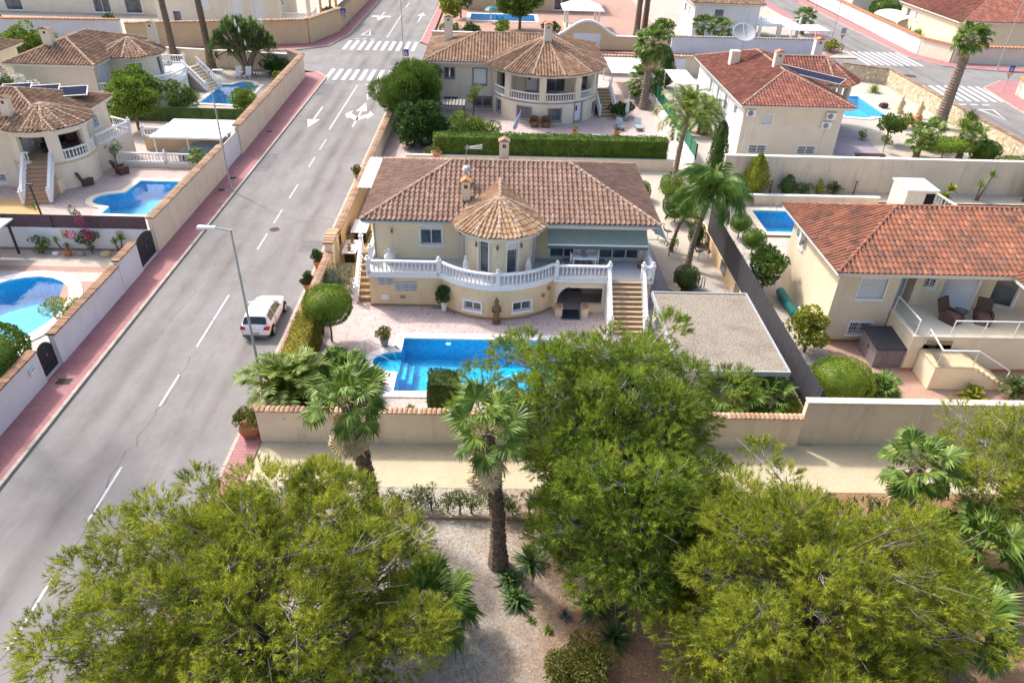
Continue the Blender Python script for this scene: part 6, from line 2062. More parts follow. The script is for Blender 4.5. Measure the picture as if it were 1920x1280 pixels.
palm("low_fan_palm", "low fan palm poking out right of the near left pine", (-2.3, 15.6, .05), 1.5, "fan", 26, 1.15, (.2, .1), .25, .2, 3, "palm_bark", .1, None, 34, (75, -20))
palm("low_fan_palm", "fan palm spreading right of the near right pine", (15.2, 14.6, .05), 2.2, "fan", 28, 1.2, (.2, .1), .25, .2, 4, "palm_bark", .1, None, 35, (75, -25))
palm("low_fan_palm", "fan palm in the shade under the olive pine by the right edge", (18.0, 18.0, .05), 2.0, "fan", 28, 1.2, (.1, .1), .25, .2, 5, "palm_bark", .1, None, 36, (75, -25))
rosette("yucca", "dark spiky yucca on brown earth right of the bare palm trunk", (1.55, 18.9, .05), 70, .95, .045, "yucca_leaf", seed=41, el=(88, -5))
rosette("yucca", "bright strappy clump right at the foot of the bare palm trunk", (0.75, 18.0, .05), 60, .75, .045, "yucca_leaf", seed=42, el=(85, -5), bend=.6)
rosette("yucca", "larger strappy clump just below the one at the palm's foot", (1.0, 17.1, .05), 70, .85, .05, "yucca_leaf", seed=43, el=(85, -5), bend=.6)
rosette("yucca", "dark tall yucca half under the shorter pine's shade", (3.9, 16.9, .05), 80, 1.05, .05, "yucca_leaf", seed=44, el=(88, -5))
rosette("yucca", "dark low yucca nearest the round bush", (4.4, 15.6, .05), 60, .85, .05, "yucca_leaf", seed=45, el=(75, -5))
rosette("yucca", "dark yucca tucked behind the spiky one on brown earth", (2.3, 19.9, .05), 60, .85, .045, "yucca_leaf", seed=46, el=(85, 0))
rosette("small_agave", "little blue-grey agave on the earth beside the palm's shadow", (2.75, 16.5, .05), 26, .38, .035, "agave_blue", seed=47)
rosette("small_agave", "tiny bright green rosette on the brown earth", (2.1, 15.9, .05), 22, .28, .035, "leaf_bright", seed=48)
rosette("small_agave", "tiny dull green rosette left of the bright one", (1.5, 16.3, .05), 20, .26, .03, "leaf_mid", seed=49)
shrub("round_bush", "broad olive-green bush at the bottom edge on brown earth", "bush", (3.0, 14.0, .05), (1.5, 1.15, .75), "leaf_olive", .1, .06, 190, 30, br=(.4, .6))
shrub("dark_shrub", "small dark shrub on the chippings by the near left pine", "shrub", (-3.5, 19.3, .05), (.6, .55, .6), "leaf_dark", .12, .06, 170, 10)
ORD = "first second third fourth fifth sixth seventh eighth ninth tenth eleventh twelfth thirteenth".split()
for k in range(13):
    x = -4.8 + k * .58 + random.uniform(-.12, .12)
    shrub("oleander", ORD[k] + " oleander from the left in the row along the sand path", "shrub", (x, 21.55 + random.uniform(-.15, .15), .05), (.46 + random.uniform(-.06, .1), .36, .68 + random.uniform(-.1, .12)), "leaf_oleander", .17, .045, 110, 8, group="oleander row", up=.9, br=(.4, .7))
for k in range(11):
    x = 9.2 + k * .85 + random.uniform(-.15, .15)
    shrub("hedge_shrub", ORD[k] + " dark shrub from the left in the row under the right fan palm", "shrub", (x, 21.6 + random.uniform(-.2, .2), .05), (.55, .5, .55), "leaf_dark", .14, .06, 80, 8, group="dark shrub row")
pine_tree("very tall pine behind the left hedge, its crown above the frame", (-26.8, 30.0, .1), (.2, .4, 13.6), (2.6, 2.6, 1.9), 60, "pine_green", 12, 16, per=34, nn=10, low=-.5, group=None)
n = 5200
P = np.c_[rng.uniform(-7, 16, n), rng.uniform(9, 21, n), np.full(n, .055) + rng.random(n) * .01]
a = rng.random(n) * 2 * pi
D = np.c_[np.cos(a), np.sin(a), rng.normal(0, .05, n)]
up = np.tile((0, 0, 1.0), (n, 1))
lt = stuff(big_mesh("dry_litter", leaf_quads(P, D, rng.uniform(.06, .2, n), rng.uniform(.012, .03, n), 0, up + rand_dirs(n) * .2), None, 4, "dead_leaf"))
lt["label"] = "dry twigs and needles strewn over the park earth"
lt["category"] = "litter"
n = 9000
P = np.c_[rng.uniform(-7, 17, n), rng.uniform(9, 21.3, n), np.full(n, .05)]
P = P[(P[:, 0] < 1.5) | (P[:, 0] > 13.5) | (rng.random(n) < .12)]
n = len(P)
r = rng.uniform(.015, .045, (n, 1))
a = rng.random((n, 1)) * 2 * pi
c3 = [P + np.c_[np.cos(a + k * 2.1), np.sin(a + k * 2.1), np.zeros((n, 1))] * r for k in range(3)]
tp = P + np.c_[np.zeros((n, 2)), r * .8]
V = np.stack([c3[0], c3[1], tp, c3[1], c3[2], tp, c3[2], c3[0], tp], 1).reshape(-1, 3)
gv = stuff(big_mesh("loose_chippings", V, None, 3, "mortar"))
gv["label"] = "pale loose stone chippings scattered on the park ground"
gv["category"] = "gravel"
palm("low_fan_palm", "bright low fan palm behind the front wall at the shelter's near corner", (11.8, 28.0, LOT), 1.0, "fan", 26, 1.0, (.1, 0), .16, .14, 0, "palm_bark", 0, None, 37, (85, -25))
palm("low_fan_palm", "smaller fan palm hanging over the front wall right of the pine", (13.3, 27.9, LOT), 1.2, "fan", 22, .85, (.1, 0), .16, .14, 0, "palm_bark", 0, None, 38, (80, -15))
shrub("wall_shrub", "leafy yellow-green shrub at the right end of the clay coped front wall", "shrub", (14.3, 27.5, LOT), (.9, .8, .8), "leaf_yellow", .13, .07, 130, 16)
# ---- left side of the road
def stair_flight(parent, x, y, rz, width, run, z0, z1, n, mat, riser, strings=True):
    X = Matrix.Translation((x, y, 0)) @ Matrix.Rotation(rz, 4, 'Z')
    for k in range(n):
        ya = -run + run * k / n
        yb = -run + run * (k + 1) / n
        z = z0 + (z1 - z0) * (k + 1) / n
        m = MB(); m.X = X
        st = m.box(-width/2, ya, z0, width/2, yb + .02, z - .04).build("step", riser, parent, world=True)
        m = MB(); m.X = X
        m.box(-width/2 - .01, ya - .04, z - .04, width/2 + .01, yb + .019, z).build("tread", mat, st)
    if strings:
        for s in (-1, 1):
            a = X @ Vector((s * (width/2 + .1), .05, 0)); b = X @ Vector((s * (width/2 + .1), -run, 0))
            balustrade(parent, [(a.x, a.y, z1), (b.x, b.y, z0 + .12)], posts=(-1,), spacing=.26)
lot("left_yard_near", [(-60, -20), (-22.95, -20), (-22.95, 44.6), (-60, 44.6)], "crazy_white", [POOL_A])
struct(sheet("gravel_band", [(-60, 42.3), (-23, 42.3), (-23, 44.4), (-60, 44.4)], LOT + .006, "gravel_mid"))
struct(sheet("brick_band", [(-60, 41.6), (-23, 41.6), (-23, 42.3), (-60, 42.3)], LOT + .007, "brick_pink"))
struct(sheet("brick_corner", [(-26.2, 38.0), (-23, 35), (-23, 40.4), (-27.0, 40.4)], LOT + .007, "brick_pink"))
pool("oval_pool", "large oval pool with white coping behind the near left wall", POOL_A, LOT + .03, .75, 1.4, -.1)
coping_wall("street_wall", "nearest white garden wall with brown brick coping along the left pavement", (-22.85, 30.0), (-22.85, -10), 1.95, "white_wall", 0, .28, "brick", "coping_brick", .17, .5)
coping_wall("street_wall", "white garden wall with brick coping between the two dark gates", (-22.85, 39.2), (-22.85, 31.6), 1.85, "white_wall", 0, .28, "brick", "coping_brick", .17, .5)
coping_wall("street_wall", "short raised end of the white wall beside the larger dark gate", (-22.85, 41.9), (-22.85, 39.25), 2.1, "white_wall", 0, .28, "brick", "coping_brick", .17, .5)
def dark_gate(label, ya, yb, h):
    o = thing("gate", label, "gate", (-22.95, (ya + yb) / 2, .1))
    w = (yb - ya) / 2
    n = 14
    for k in range(n):
        a, b = -w + 2 * w * k / n, -w + 2 * w * (k + 1) / n
        c = (a + b) / 2 / w
        boxp(o, "board", "dark_metal", -.03, a + .008, .05, .03, b - .008, h - .45 * c * c)
    for z in (.4, 1.1):
        boxp(o, "rail", "dark_metal", -.05, -w, z, .05, w, z + .06)
    boxp(o, "threshold", "cornice", -.18, -w, 0, .18, w, .06)
    boxp(o, "handle", "steel", .04, .05, 1.0, .1, .09, 1.15)
dark_gate("narrow dark arched gate in the nearest white wall", 30.05, 31.55, 1.75)
dark_gate("wide dark arched double gate beside the brown screen wall", 41.95, 44.55, 2.0)
lb = thing("letter_box", "white letter box fixed on the nearest white wall by the narrow gate", "letter box", (-22.69, 29.2, 1.2))
boxp(lb, "box_body", "white_frame", 0, -.22, 0, .08, .22, .32)
boxp(lb, "slot", "dark_void", .08, -.16, .2, .085, .16, .24)
sw = thing("screen_wall", "white garden wall topped by a brown purple screen between two left lots", "wall", (-60, 44.75, 0))
boxp(sw, "wall", "white_wall", 0, -.12, 0, 36.9, .12, 1.7)
boxp(sw, "skirting", "brick_pink", 20, -.16, 0, 36.9, -.12, .25)
sc = thing("privacy_screen", "brown purple fabric screen on posts above the white left wall", "screen", (-60, 44.75, 1.6))
plain("screen_fabric", (0.13, 0.08, 0.09), .9, .2, 3, .2)
n = 12
for k in range(n):
    boxp(sc, "screen_panel", "screen_fabric", 36.8 * k / n + .01, -.02 + .01 * (k % 2), .05, 36.8 * (k + 1) / n - .01, .02 + .01 * (k % 2), 1.0)
    MB().tube([(36.8 * k / n, -.08, -.55), (36.8 * k / n, -.08, 1.02)], .03, 6).build("post", "dark_metal", sc)
cnp = thing("yard_canopy", "white canopy corner on a brown post at the left edge", "canopy", (-33.5, 43.0, 0))
boxw(cnp, "roof_panel", "canvas_white", -37, 41.5, 2.35, -31.6, 44.4, 2.45)
boxw(cnp, "post", "brown_metal", -31.8, 43.9, LOT, -31.68, 44.02, 2.35)
boxw(cnp, "beam", "brown_metal", -37, 44.2, 2.2, -31.6, 44.32, 2.35)
shrub("wall_climber", "round green climber against the white screen wall", "shrub", (-30.2, 44.1, LOT), (.75, .45, .85), "leaf_mid", .14, .09, 120, 14)
bg = shrub("bougainvillea", "tall bougainvillea with magenta bracts climbing over the brown screen", "climber", (-27.0, 44.2, LOT), (.95, .5, 1.1), "leaf_dark", .13, .08, 120, 16)
V = foliage_blobs([((-.9, -.3, 1.5), (.3, .2, .25)), ((.3, -.45, 1.6), (.3, .15, .4)), ((-.2, 0, 2.5), (.2, .2, .5))], 120, .12, .1)
stuff(big_mesh("bracts", V, None, 4, "flower_pink", bg))
V = foliage_blobs([((-.3, 0, 2.6), (.25, .2, .5)), ((-.5, .1, 3.1), (.2, .2, .35))], 130, .13, .06)
stuff(big_mesh("climbing_shoot", V, None, 4, "leaf_dark", bg))
rosette("potted_yucca", "leaning yucca in a terracotta pot left of the bougainvillea", (-28.5, 43.9, LOT), 30, .45, .03, "leaf_mid", heads=[(-.5, 0, 1.0), (.15, 0, .6)], seed=51)
rosette("potted_yucca", "two-headed yucca in a terracotta pot by the wide dark gate", (-25.0, 44.0, LOT), 34, .55, .03, "leaf_mid", heads=[(-.2, 0, .9), (.2, .1, 1.1)], seed=52)
for nm in ("potted_yucca", "potted_yucca.001"):
    m = MB(); pot(m, .3, .42); m.build("pot", "terracotta", bpy.data.objects[nm], True)
for x, w, lbl, mt in ((-29.3, .5, "white painted stone lying at the foot of the screen wall", "white_ceramic"), (-27.6, .6, "grey and white rock beside the bougainvillea's foot", "stone_grey"), (-26.0, .75, "squared sandstone block right of the bougainvillea", "sandstone")):
    o = thing("garden_stone", lbl, "stone", (x, 43.9, LOT))
    m = MB().lathe([(w * .4, 0), (w * .5, w * .12), (w * .42, w * .38), (w * .15, w * .46)], 7)
    m.v = [(a * (1 + .1 * sin(b * 9)), b * .8, c) for a, b, c in m.v]
    m.build("rock", mt, o)
for x in (-28.7, -25.1):
    o = thing("wall_plaque", "small ochre plaque with dark ornament on the white screen wall, %s" % ("left one" if x < -27 else "right one near the gate"), "plaque", (x, 44.6, 1.0))
    boxp(o, "plate", "sandstone", -.25, 0, 0, .25, .04, .6)
    MB().lathe([(.05, 0), (.14, .06), (.05, .1)], 7, (0, -.02, .22)).build("ornament", "wood", o)
clipped_ball("big_hedge", "big rounded green hedge mass over the nearest white wall", (-25.7, 28.4, LOT), (2.6, 3.6, 1.5), "hedge_mid", 0, .15, .1, 200, "hedge")
shrub("pool_shrub", "yellow-green shrub between the oval pool and the white wall", "shrub", (-24.4, 35.6, LOT), (1.05, 1.3, .9), "leaf_yellow", .15, .06, 120, 16)
rosette("bed_plant", "spiky purple plant in the brick corner by the oval pool", (-24.6, 39.2, LOT), 50, .55, .03, "leaf_olive", seed=53)
shrub("bed_plant", "low yellow flowering plant on the brick corner beside the wall", "plant", (-23.9, 38.0, LOT), (.5, .6, .35), "leaf_yellow", .1, .06, 130, 8)
lot("left_yard_middle", [(-60, 44.9), (-22.95, 44.9), (-22.95, 73), (-60, 73)], "pool_deck_e", [POOL_E])
struct(sheet("sand_bed", [(-44, 48.5), (-35.4, 48.5), (-33.6, 50.6), (-35.5, 53.0), (-44, 53)], LOT + .006, "sand_yellow"))
struct(sheet("pale_patch", [(-34.6, 46), (-30.6, 46), (-30.0, 50.8), (-33.2, 50.9)], LOT + .006, "deck_concrete"))
pool("stepped_pool", "bright blue pool with rounded step end beside the house with solar panels", POOL_E, LOT + .02, .5, 1.3, -.1, "pool_coping_cream")
he = thing("house_round_porch", "cream house with round arched porch, brown roof and three solar panels", "house", (-42, 59, 0))
facade(he, "lower_wall", [(-52, 55.4), (-37.6, 55.4)], LOT, 2.2, "pale_wall", [(12.6, .8, 1.3, .6, "bars"), (10.2, .8, 1.1, .6, "slide")])
EC = (-35.6, 57.6)
er = arc(EC[0], EC[1], 2.95, 228, 400, 20)
facade(he, "porch_base", er, LOT, 2.2, "pale_wall", [])
MB().prism(arc(EC[0], EC[1], 3.0, 0, 350, 24), 2.1, 2.3).build("porch_floor", "stair_tile", he, world=True)
facade(he, "upper_wall", [(-52, 55.4), (-37.2, 55.4)], 2.2, 4.9, "pale_wall", [])
facade(he, "porch_inner_wall", [(-37.6, 55.6), (-37.4, 58.6), (-33.6, 60.2)], 2.2, 4.9, "white_wall", [(4.6, 3.3, 1.3, 2.0, "darkdoor"), (1.6, 3.3, 1.2, 2.0, "solid")])
facade(he, "side_wall", [(-33.8, 58.8), (-33.8, 63.9)], LOT, 4.9, "pale_wall", [(2.6, 3.6, .9, 1.0, "bars")])
facade(he, "rear_wall", [(-33.8, 63.9), (-52, 63.9)], LOT, 4.9, "pale_wall", [])
ie = path_info(er)
ue = lambda d: (d - 228) / (400 - 228) * ie[1][-1]
mw = MB()
wall_path(mw, er, 2.2, 4.9, .28, [(ue(252), ue(294), 2.2, 4.35), (ue(312), ue(352), 2.2, 4.35), (ue(366), ue(392), 2.2, 4.35)])
mw.build("porch_arches", "pale_wall", he, world=True)
for a0, a1 in ((252, 263), (312, 352), (366, 392)):
    balustrade(he, [(x, y, 2.3) for x, y in arc(EC[0], EC[1], 2.85, a0, a1, 6)], posts=(), spacing=.25)
stair_flight(he, EC[0] + 2.95 * cos(radians(276)), EC[1] + 2.95 * sin(radians(276)), radians(12), 1.7, 2.6, LOT, 2.3, 9, "stair_tile_red", "stair_riser_red")
ro = roof_slab(he, rect(-52.5, 54.5, -33.3, 64.5), 4.98)
F_, C_ = hip_faces(-52.5, 54.5, -33.3, 64.5, 4.98, 1.75)
tiled_roof(he, ro, F_, "tile_brown", .32, .42, 0, C_, "ridge_clay")
tr_ = roof_slab(he, arc(EC[0], EC[1], 3.35, 200, 420, 20), 4.93, name="porch_roof")
TF, TC = cone_faces(EC[0], EC[1], 3.45, 4.93, 1.2, 190, 430, 9)
tiled_roof(he, tr_, TF, "tile_brown", .30, .42, 180, TC, "ridge_clay")
for fs_, nm_, pr_ in ((F_, "roof_deck", ro), (TF, "porch_roof_deck", tr_)):
    m = MB()
    for f in fs_:
        P_ = f["poly"] if isinstance(f, dict) else f
        m.face([(p[0], p[1], p[2] - .03) for p in P_])
    m.build(nm_, "tile_brown", pr_)
chimney(he, -37.3, 56.2, 5.3, 6.9, .7, .55, "pale_wall", "tile_brown")
for k, x in enumerate((-39.9, -37.5, -35.1)):
    o = thing("solar_collector", "dark tilted solar panel on the brown roof, %s of three" % ("leftmost", "middle", "rightmost")[k], "solar panel", (x, 62.2 - .2 * k, 5.9), 0.35, "solar panels on the left roof")
    m = MB(); m.X = Matrix.Rotation(radians(-16), 4, 'X') if False else Matrix.Rotation(radians(10), 4, 'X')
    m.box(-1.05, -.85, .0, 1.05, .85, .05); m.build("panel", "solar_cell", o)
    m = MB(); m.X = Matrix.Rotation(radians(10), 4, 'X')
    m.ring(rect(-1.1, -.9, 1.1, .9), rect(-1.03, -.83, 1.03, .83), -.02, .07); m.build("frame", "galvanised", o)
    for s in (-1, 1):
        boxp(o, "leg", "galvanised", s * .8 - .03, .5, -.5, s * .8 + .03, .56, .08)
MB().prism([(-33.8, 58.4), (-32.9, 59.2), (-31.9, 63.2), (-33.8, 64.4)], LOT, 2.28).build("side_terrace", "pale_wall", he, world=True)
balustrade(he, [(-32.95, 59.3, 2.28), (-31.95, 63.2, 2.28)], posts=(-1,), spacing=.25)
balustrade(he, [(-31.95, 63.2, 2.28), (-33.9, 64.3, 2.28)], posts=(), spacing=.25)
dw = thing("driveway_balustrade", "white balustrade on a low wall along the far side of the pool deck", "balustrade", (-28.6, 60.4, 0))
boxw(dw, "base_wall", "pale_wall", -32.4, 60.3, LOT, -24.2, 60.55, .45)
balustrade(dw, [(-32.4, 60.42, .45), (-24.2, 60.42, .45)], posts=(0, 4.2, -1), spacing=.27)
dw2 = thing("driveway_balustrade", "white balustrade behind the white canopy's posts, upper of two", "balustrade", (-28.6, 64.6, 0))
boxw(dw2, "base_wall", "orange_wall", -31.6, 64.5, LOT, -24.0, 64.75, 1.3)
balustrade(dw2, [(-31.6, 64.62, 1.3), (-24.0, 64.62, 1.3)], posts=(0, 4.0, -1), spacing=.27)
cc = thing("drive_canopy", "white flat carport roof of four panels by the street wall", "carport", (-26.4, 63.4, 0))
for k in range(4):
    boxw(cc, "roof_panel", "canvas_white", -29.5 + .12 * k, 61.1 + 1.2 * k, 2.45 + .03 * k, -23.3 + .12 * k, 62.26 + 1.2 * k, 2.5 + .03 * k)
for x in (-29.2, -26.4, -23.6):
    for y in (61.3, 65.6):
        boxw(cc, "post", "white_metal", x - .05, y - .05, LOT, x + .05, y + .05, 2.45)
boxw(cc, "front_beam", "white_metal", -29.5, 61.05, 2.34, -23.3, 61.1, 2.46)
cv = thing("covered_car", "car under a grey cover below the white carport roof", "car", (-25.8, 62.5, LOT), pi/2)
m = MB()
for k, (z, w, l) in enumerate(((0, .9, 2.0), (.5, .92, 2.05), (.85, .85, 1.9), (1.2, .65, 1.1), (1.4, .5, .8))):
    pass
vs, fs = [], []
lv = ((0, .88, 2.0), (.5, .92, 2.05), (.8, .84, 1.9), (1.15, .66, 1.15), (1.38, .5, .8))
for z, w, l in lv:
    for a in range(16):
        an = 2 * pi * a / 16
        vs.append((w * np.sign(cos(an)) * abs(cos(an)) ** .5, l * np.sign(sin(an)) * abs(sin(an)) ** .5, z))
for k in range(4):
    fs += [(k * 16 + i, k * 16 + (i + 1) % 16, k * 16 + 16 + (i + 1) % 16, k * 16 + 16 + i) for i in range(16)]
fs.append(tuple(range(64, 80)))
m.add(vs, fs)
plain("car_cover", (.30, .36, .38), .8, .2, 4, .4)
m.build("cover", "car_cover", cv, True)
MB().lathe([(.3, -.1), (.3, .1)], 12).build("wheel", "dark_metal", cv).matrix_basis = Matrix.Translation((-.8, 1.2, .3)) @ Matrix.Rotation(pi/2, 4, 'Y')
coping_wall("street_wall", "cream garden wall with clay coping beside the stepped pool", (-22.9, 59.4), (-22.9, 44.7), 2.45, "garden_wall", 0, .3, "tile", "coping_clay", .3, .62)
gt = thing("sliding_gate", "white slatted sliding gate between cream wall ends on the left pavement", "gate", (-23.0, 61.7, .1))
for k in range(14):
    boxp(gt, "slat", "white_metal", -.025, -2.2, .1 + k * .15, .025, 2.2, .1 + k * .15 + .13)
for y in (-2.2, 0, 2.15):
    boxp(gt, "post", "white_metal", -.05, y, .05, -.026, y + .06, 2.25)
coping_wall("street_wall", "long cream garden wall with clay coping up to the near zebra crossing", (-23.6, 91.6), (-23.05, 64.1), 2.6, "garden_wall", 0, .3, "tile", "coping_clay", .36, .75)
coping_wall("corner_wall", "short slanting cream wall with clay coping rounding the zebra corner", (-25.9, 94.0), (-23.65, 91.65), 2.6, "garden_wall", 0, .3, "tile", "coping_clay", .36, .75)
coping_wall("rear_wall", "long cream wall behind the two bare palm trunks along the cross street", (-52, 97.2), (-25.95, 94.05), 2.1, "garden_wall", 0, .3, "flat", "cornice", .36, .45)
for k, (x, y, lbl) in enumerate(((-33.0, 56.2, "near the foot of the porch stairs"), (-31.3, 58.8, "by the low driveway wall"))):
    o = thing("wicker_armchair", "brown wicker armchair on the pool deck, " + lbl, "armchair", (x, y, LOT), radians(140), "wicker armchairs by the stepped pool")
    m = MB(); m.box(-.4, -.4, .0, .4, .4, .4); m.build("base", "wicker", o)
    m = MB(); m.X = Matrix.Translation((0, .38, .4)) @ Matrix.Rotation(radians(-18), 4, 'X'); m.box(-.4, -.08, 0, .4, .08, .8); m.build("backrest", "wicker", o)
    for s in (-1, 1):
        boxp(o, "armrest", "wicker", s * .42 - .07, -.4, .3, s * .42 + .07, .4, .62)
    boxp(o, "cushion", "cushion", -.33, -.38, .4, .33, .3, .5)
for k, (x, y) in enumerate(((-36.0, 57.6), (-34.6, 58.6))):
    o = thing("porch_armchair", "brown wicker armchair inside the round porch, %s one" % ("left", "right")[k], "armchair", (x, y, 2.3), radians(20), "armchairs inside the round porch")
    boxp(o, "base", "wicker", -.4, -.4, 0, .4, .4, .42)
    boxp(o, "backrest", "wicker", -.4, .3, .42, .4, .45, 1.0)
    for s in (-1, 1):
        boxp(o, "armrest", "wicker", s * .42 - .07, -.4, .3, s * .42 + .07, .3, .62)
potted("bowl_planter", "white bowl planter with low green plant on the sand bed", (-36.3, 53.4, LOT), .45, .5, "white_ceramic", (.5, .5, .3), "leaf_mid", .12, .06, 120, 8)
shrub("sand_bed_plant", "small round green cushion plant on the sand bed", "plant", (-34.6, 51.3, LOT), (.35, .35, .25), "leaf_bright", .1, .05, 160, 6)
shrub("olive_tree", "little olive tree with thin trunk by the driveway wall", "tree", (-31.9, 59.4, LOT), (.85, .8, .6), "leaf_oleander", .13, .05, 90, 12, trunk=1.3)
shrub("edge_conifer", "dark green bush at the left edge above the screen wall", "bush", (-37.2, 49.8, LOT), (1.1, 1.0, 1.5), "leaf_dark", .14, .07, 110, 16)
palm("wall_fan_palm", "small fan palm between the pool and the street wall, farther one", (-24.3, 56.6, LOT), .5, "small", 16, .8, (0, 0), .1, .08, seed=61)
palm("wall_fan_palm", "small fan palm at the pool edge by the street wall, nearer one", (-24.6, 53.0, LOT), .5, "small", 16, .8, (0, 0), .1, .08, seed=62)
palm("drive_fan_palm", "young yellowish palm rising behind the street wall by the white gate", (-25.2, 59.6, LOT), 1.3, "small", 18, 1.0, (0, 0), .12, .1, seed=63)
ss = thing("patio_lamp", "black slanting lamp post on the sand bed edge", "lamp", (-33.6, 50.3, LOT))
MB().tube([(0, 0, 0), (-.1, 0, 2.3)], .07, 7).build("pole", "dark_metal", ss)
boxp(ss, "lamp_head", "dark_metal", -.3, -.1, 2.25, .1, .1, 2.35)
bx = thing("barbecue_block", "small white masonry cupboard against the cream house wall", "cupboard", (-34.9, 54.7, LOT))
boxp(bx, "cupboard_body", "white_wall", -.55, -.4, 0, .35, .4, .9)
boxp(bx, "side_block", "cream_wall", .35, -.42, 0, .8, .42, 1.0)
lot("left_yard_far", [(-75, 73), (-23.1, 73), (-23.6, 92), (-26, 94.5), (-52, 97.4), (-75, 99)], "lot_paving", [POOL_F])
pool("terrace_pool", "dark blue pool below the curved terrace of the far left house", POOL_F, LOT + .02, .5, 1.3, -.1, "pool_coping_cream")
hf = thing("house_curved_terrace", "cream house with brown hip roof and curved white balustraded terrace, far left", "house", (-43, 81, 0))
facade(hf, "front_wall", [(-47.8, 74.9), (-39.9, 74.9)], LOT, 4.9, "pale_wall", [])
facade(hf, "side_wall", [(-39.9, 74.9), (-39.9, 79.0)], LOT, 4.9, "pale_wall", [(1.6, 3.4, 1.6, 2.1, "shutter")])
FC = (-38.9, 81.3)
fr_ = arc(FC[0], FC[1], 2.9, 250, 420, 18)
ff = path_info(fr_)
facade(hf, "turret_wall", fr_, LOT, 4.9, "pale_wall", [(ff[1][-1] * .28, 3.6, 1.35, 1.25, "bars"), (ff[1][-1] * .62, 3.5, .9, 1.9, "door")])
facade(hf, "rear_side_wall", [(-39.9, 83.8), (-39.9, 86.8)], LOT, 4.9, "pale_wall", [])
facade(hf, "left_wall", [(-47.8, 86.8), (-47.8, 74.9)], LOT, 4.9, "pale_wall", [])
facade(hf, "rear_wall", [(-39.9, 86.8), (-47.8, 86.8)], LOT, 4.9, "pale_wall", [])
rf = roof_slab(hf, rect(-48.3, 74.3, -39.4, 87.3), 4.98)
F_, C_ = hip_faces(-48.3, 74.3, -39.4, 87.3, 4.98, 1.55, 'y')
tiled_roof(hf, rf, F_, "tile_brown", .34, .42, 0, C_, "ridge_clay", .13)
tf_ = roof_slab(hf, arc(FC[0], FC[1], 3.4, 210, 450, 20), 4.93, name="turret_roof")
TF, TC = cone_faces(FC[0], FC[1], 3.5, 4.93, 1.3, 200, 480, 7)
tiled_roof(hf, tf_, TF, "tile_brown", .34, .42, 0, TC, "ridge_clay", .13)
for fs_, nm_, pr_ in ((F_, "roof_deck", rf), (TF, "turret_deck", tf_)):
    m = MB()
    for f in fs_:
        P_ = f["poly"] if isinstance(f, dict) else f
        m.face([(p[0], p[1], p[2] - .03) for p in P_])
    m.build(nm_, "tile_brown", pr_)
chimney(hf, -45.0, 77.6, 5.5, 7.6, .9, .7, "pale_wall", "tile_brown")
chimney(hf, -37.0, 83.2, 5.2, 7.4, .8, .7, "pale_wall", "tile_brown")
FT = [(-39.9, 74.9), (-37.9, 74.9)] + arc(FC[0], FC[1], 5.0, 285, 385, 14) + [(-36.0, 87.6), (-39.9, 87.6)]
MB().prism(FT, LOT, 2.25).build("terrace_base", "pale_wall", hf, world=True)
MB().prism(offset_loop(FT, .05), 2.13, 2.3).build("terrace_slab", "white_paint", hf, world=True)
balustrade(hf, [(-39.8, 74.95, 2.3), (-37.9, 74.95, 2.3)], posts=(), spacing=.27)
balustrade(hf, [(x, y, 2.3) for x, y in arc(FC[0], FC[1], 4.95, 287, 378, 18)], posts=(0, -1), spacing=.27)
balustrade(hf, [(-39.8, 87.5, 2.3), (-36.0, 87.5, 2.3)], posts=(0, 2.0, -1), spacing=.27)
stair_flight(hf, -34.9, 86.2, radians(60), 1.8, 3.2, LOT, 2.3, 9, "stair_tile", "pale_wall")
o = thing("terrace_table", "small dark table on the curved terrace of the far left house", "table", (-36.4, 83.6, 2.3))
boxp(o, "table_top", "dark_metal", -.5, -.4, .68, .5, .4, .74)
for sx in (-1, 1):
    for sy in (-1, 1):
        boxp(o, "leg", "dark_metal", sx * .42 - .025, sy * .32 - .025, 0, sx * .42 + .025, sy * .32 + .025, .68)
bb = thing("barbecue_grill", "grey barbecue grill at the foot of the terrace stairs", "barbecue", (-34.4, 82.6, LOT))
boxp(bb, "grill_box", "grey_frame", -.35, -.3, .75, .35, .3, 1.05)
for sx in (-1, 1):
    boxp(bb, "leg", "dark_metal", sx * .3 - .03, -.25, 0, sx * .3 + .03, .25, .75)
MB().lathe([(.3, 1.05), (.26, 1.2), (.05, 1.28)], 10).build("lid", "grey_frame", bb)
for k, (x, y) in enumerate(((-31.2, 90.4), (-30.0, 90.3))):
    o = thing("white_garden_chair", "white plastic garden chair beyond the far left pool, %s one" % ("left", "right")[k], "chair", (x, y, LOT), pi, "white garden chairs")
    boxp(o, "seat", "white_paint", -.35, -.45, .35, .35, .35, .42)
    m = MB(); m.X = Matrix.Translation((0, -.45, .4)) @ Matrix.Rotation(radians(22), 4, 'X'); m.box(-.35, -.04, 0, .35, .04, .85); m.build("backrest", "white_paint", o)
    for sx in (-1, 1):
        boxp(o, "leg", "white_paint", sx * .33 - .04, -.45, 0, sx * .33 + .04, -.37, .38)
        boxp(o, "leg", "white_paint", sx * .33 - .04, .27, 0, sx * .33 + .04, .35, .38)
o = thing("garden_table", "grey garden table under the dark shrub near the zebra corner", "table", (-28.3, 91.0, LOT))
boxp(o, "table_top", "stone_grey", -.9, -.5, .7, .9, .5, .75)
for sx in (-1, 1):
    for sy in (-1, 1):
        boxp(o, "leg", "dark_metal", sx * .8 - .03, sy * .4 - .03, 0, sx * .8 + .03, sy * .4 + .03, .7)
o = thing("sun_lounger", "blue sun lounger on the deck by the far left pool", "sun lounger", (-33.6, 80.9, LOT), radians(50))
boxp(o, "mattress", "sign_blue", -.3, -.9, .25, .3, .3, .32)
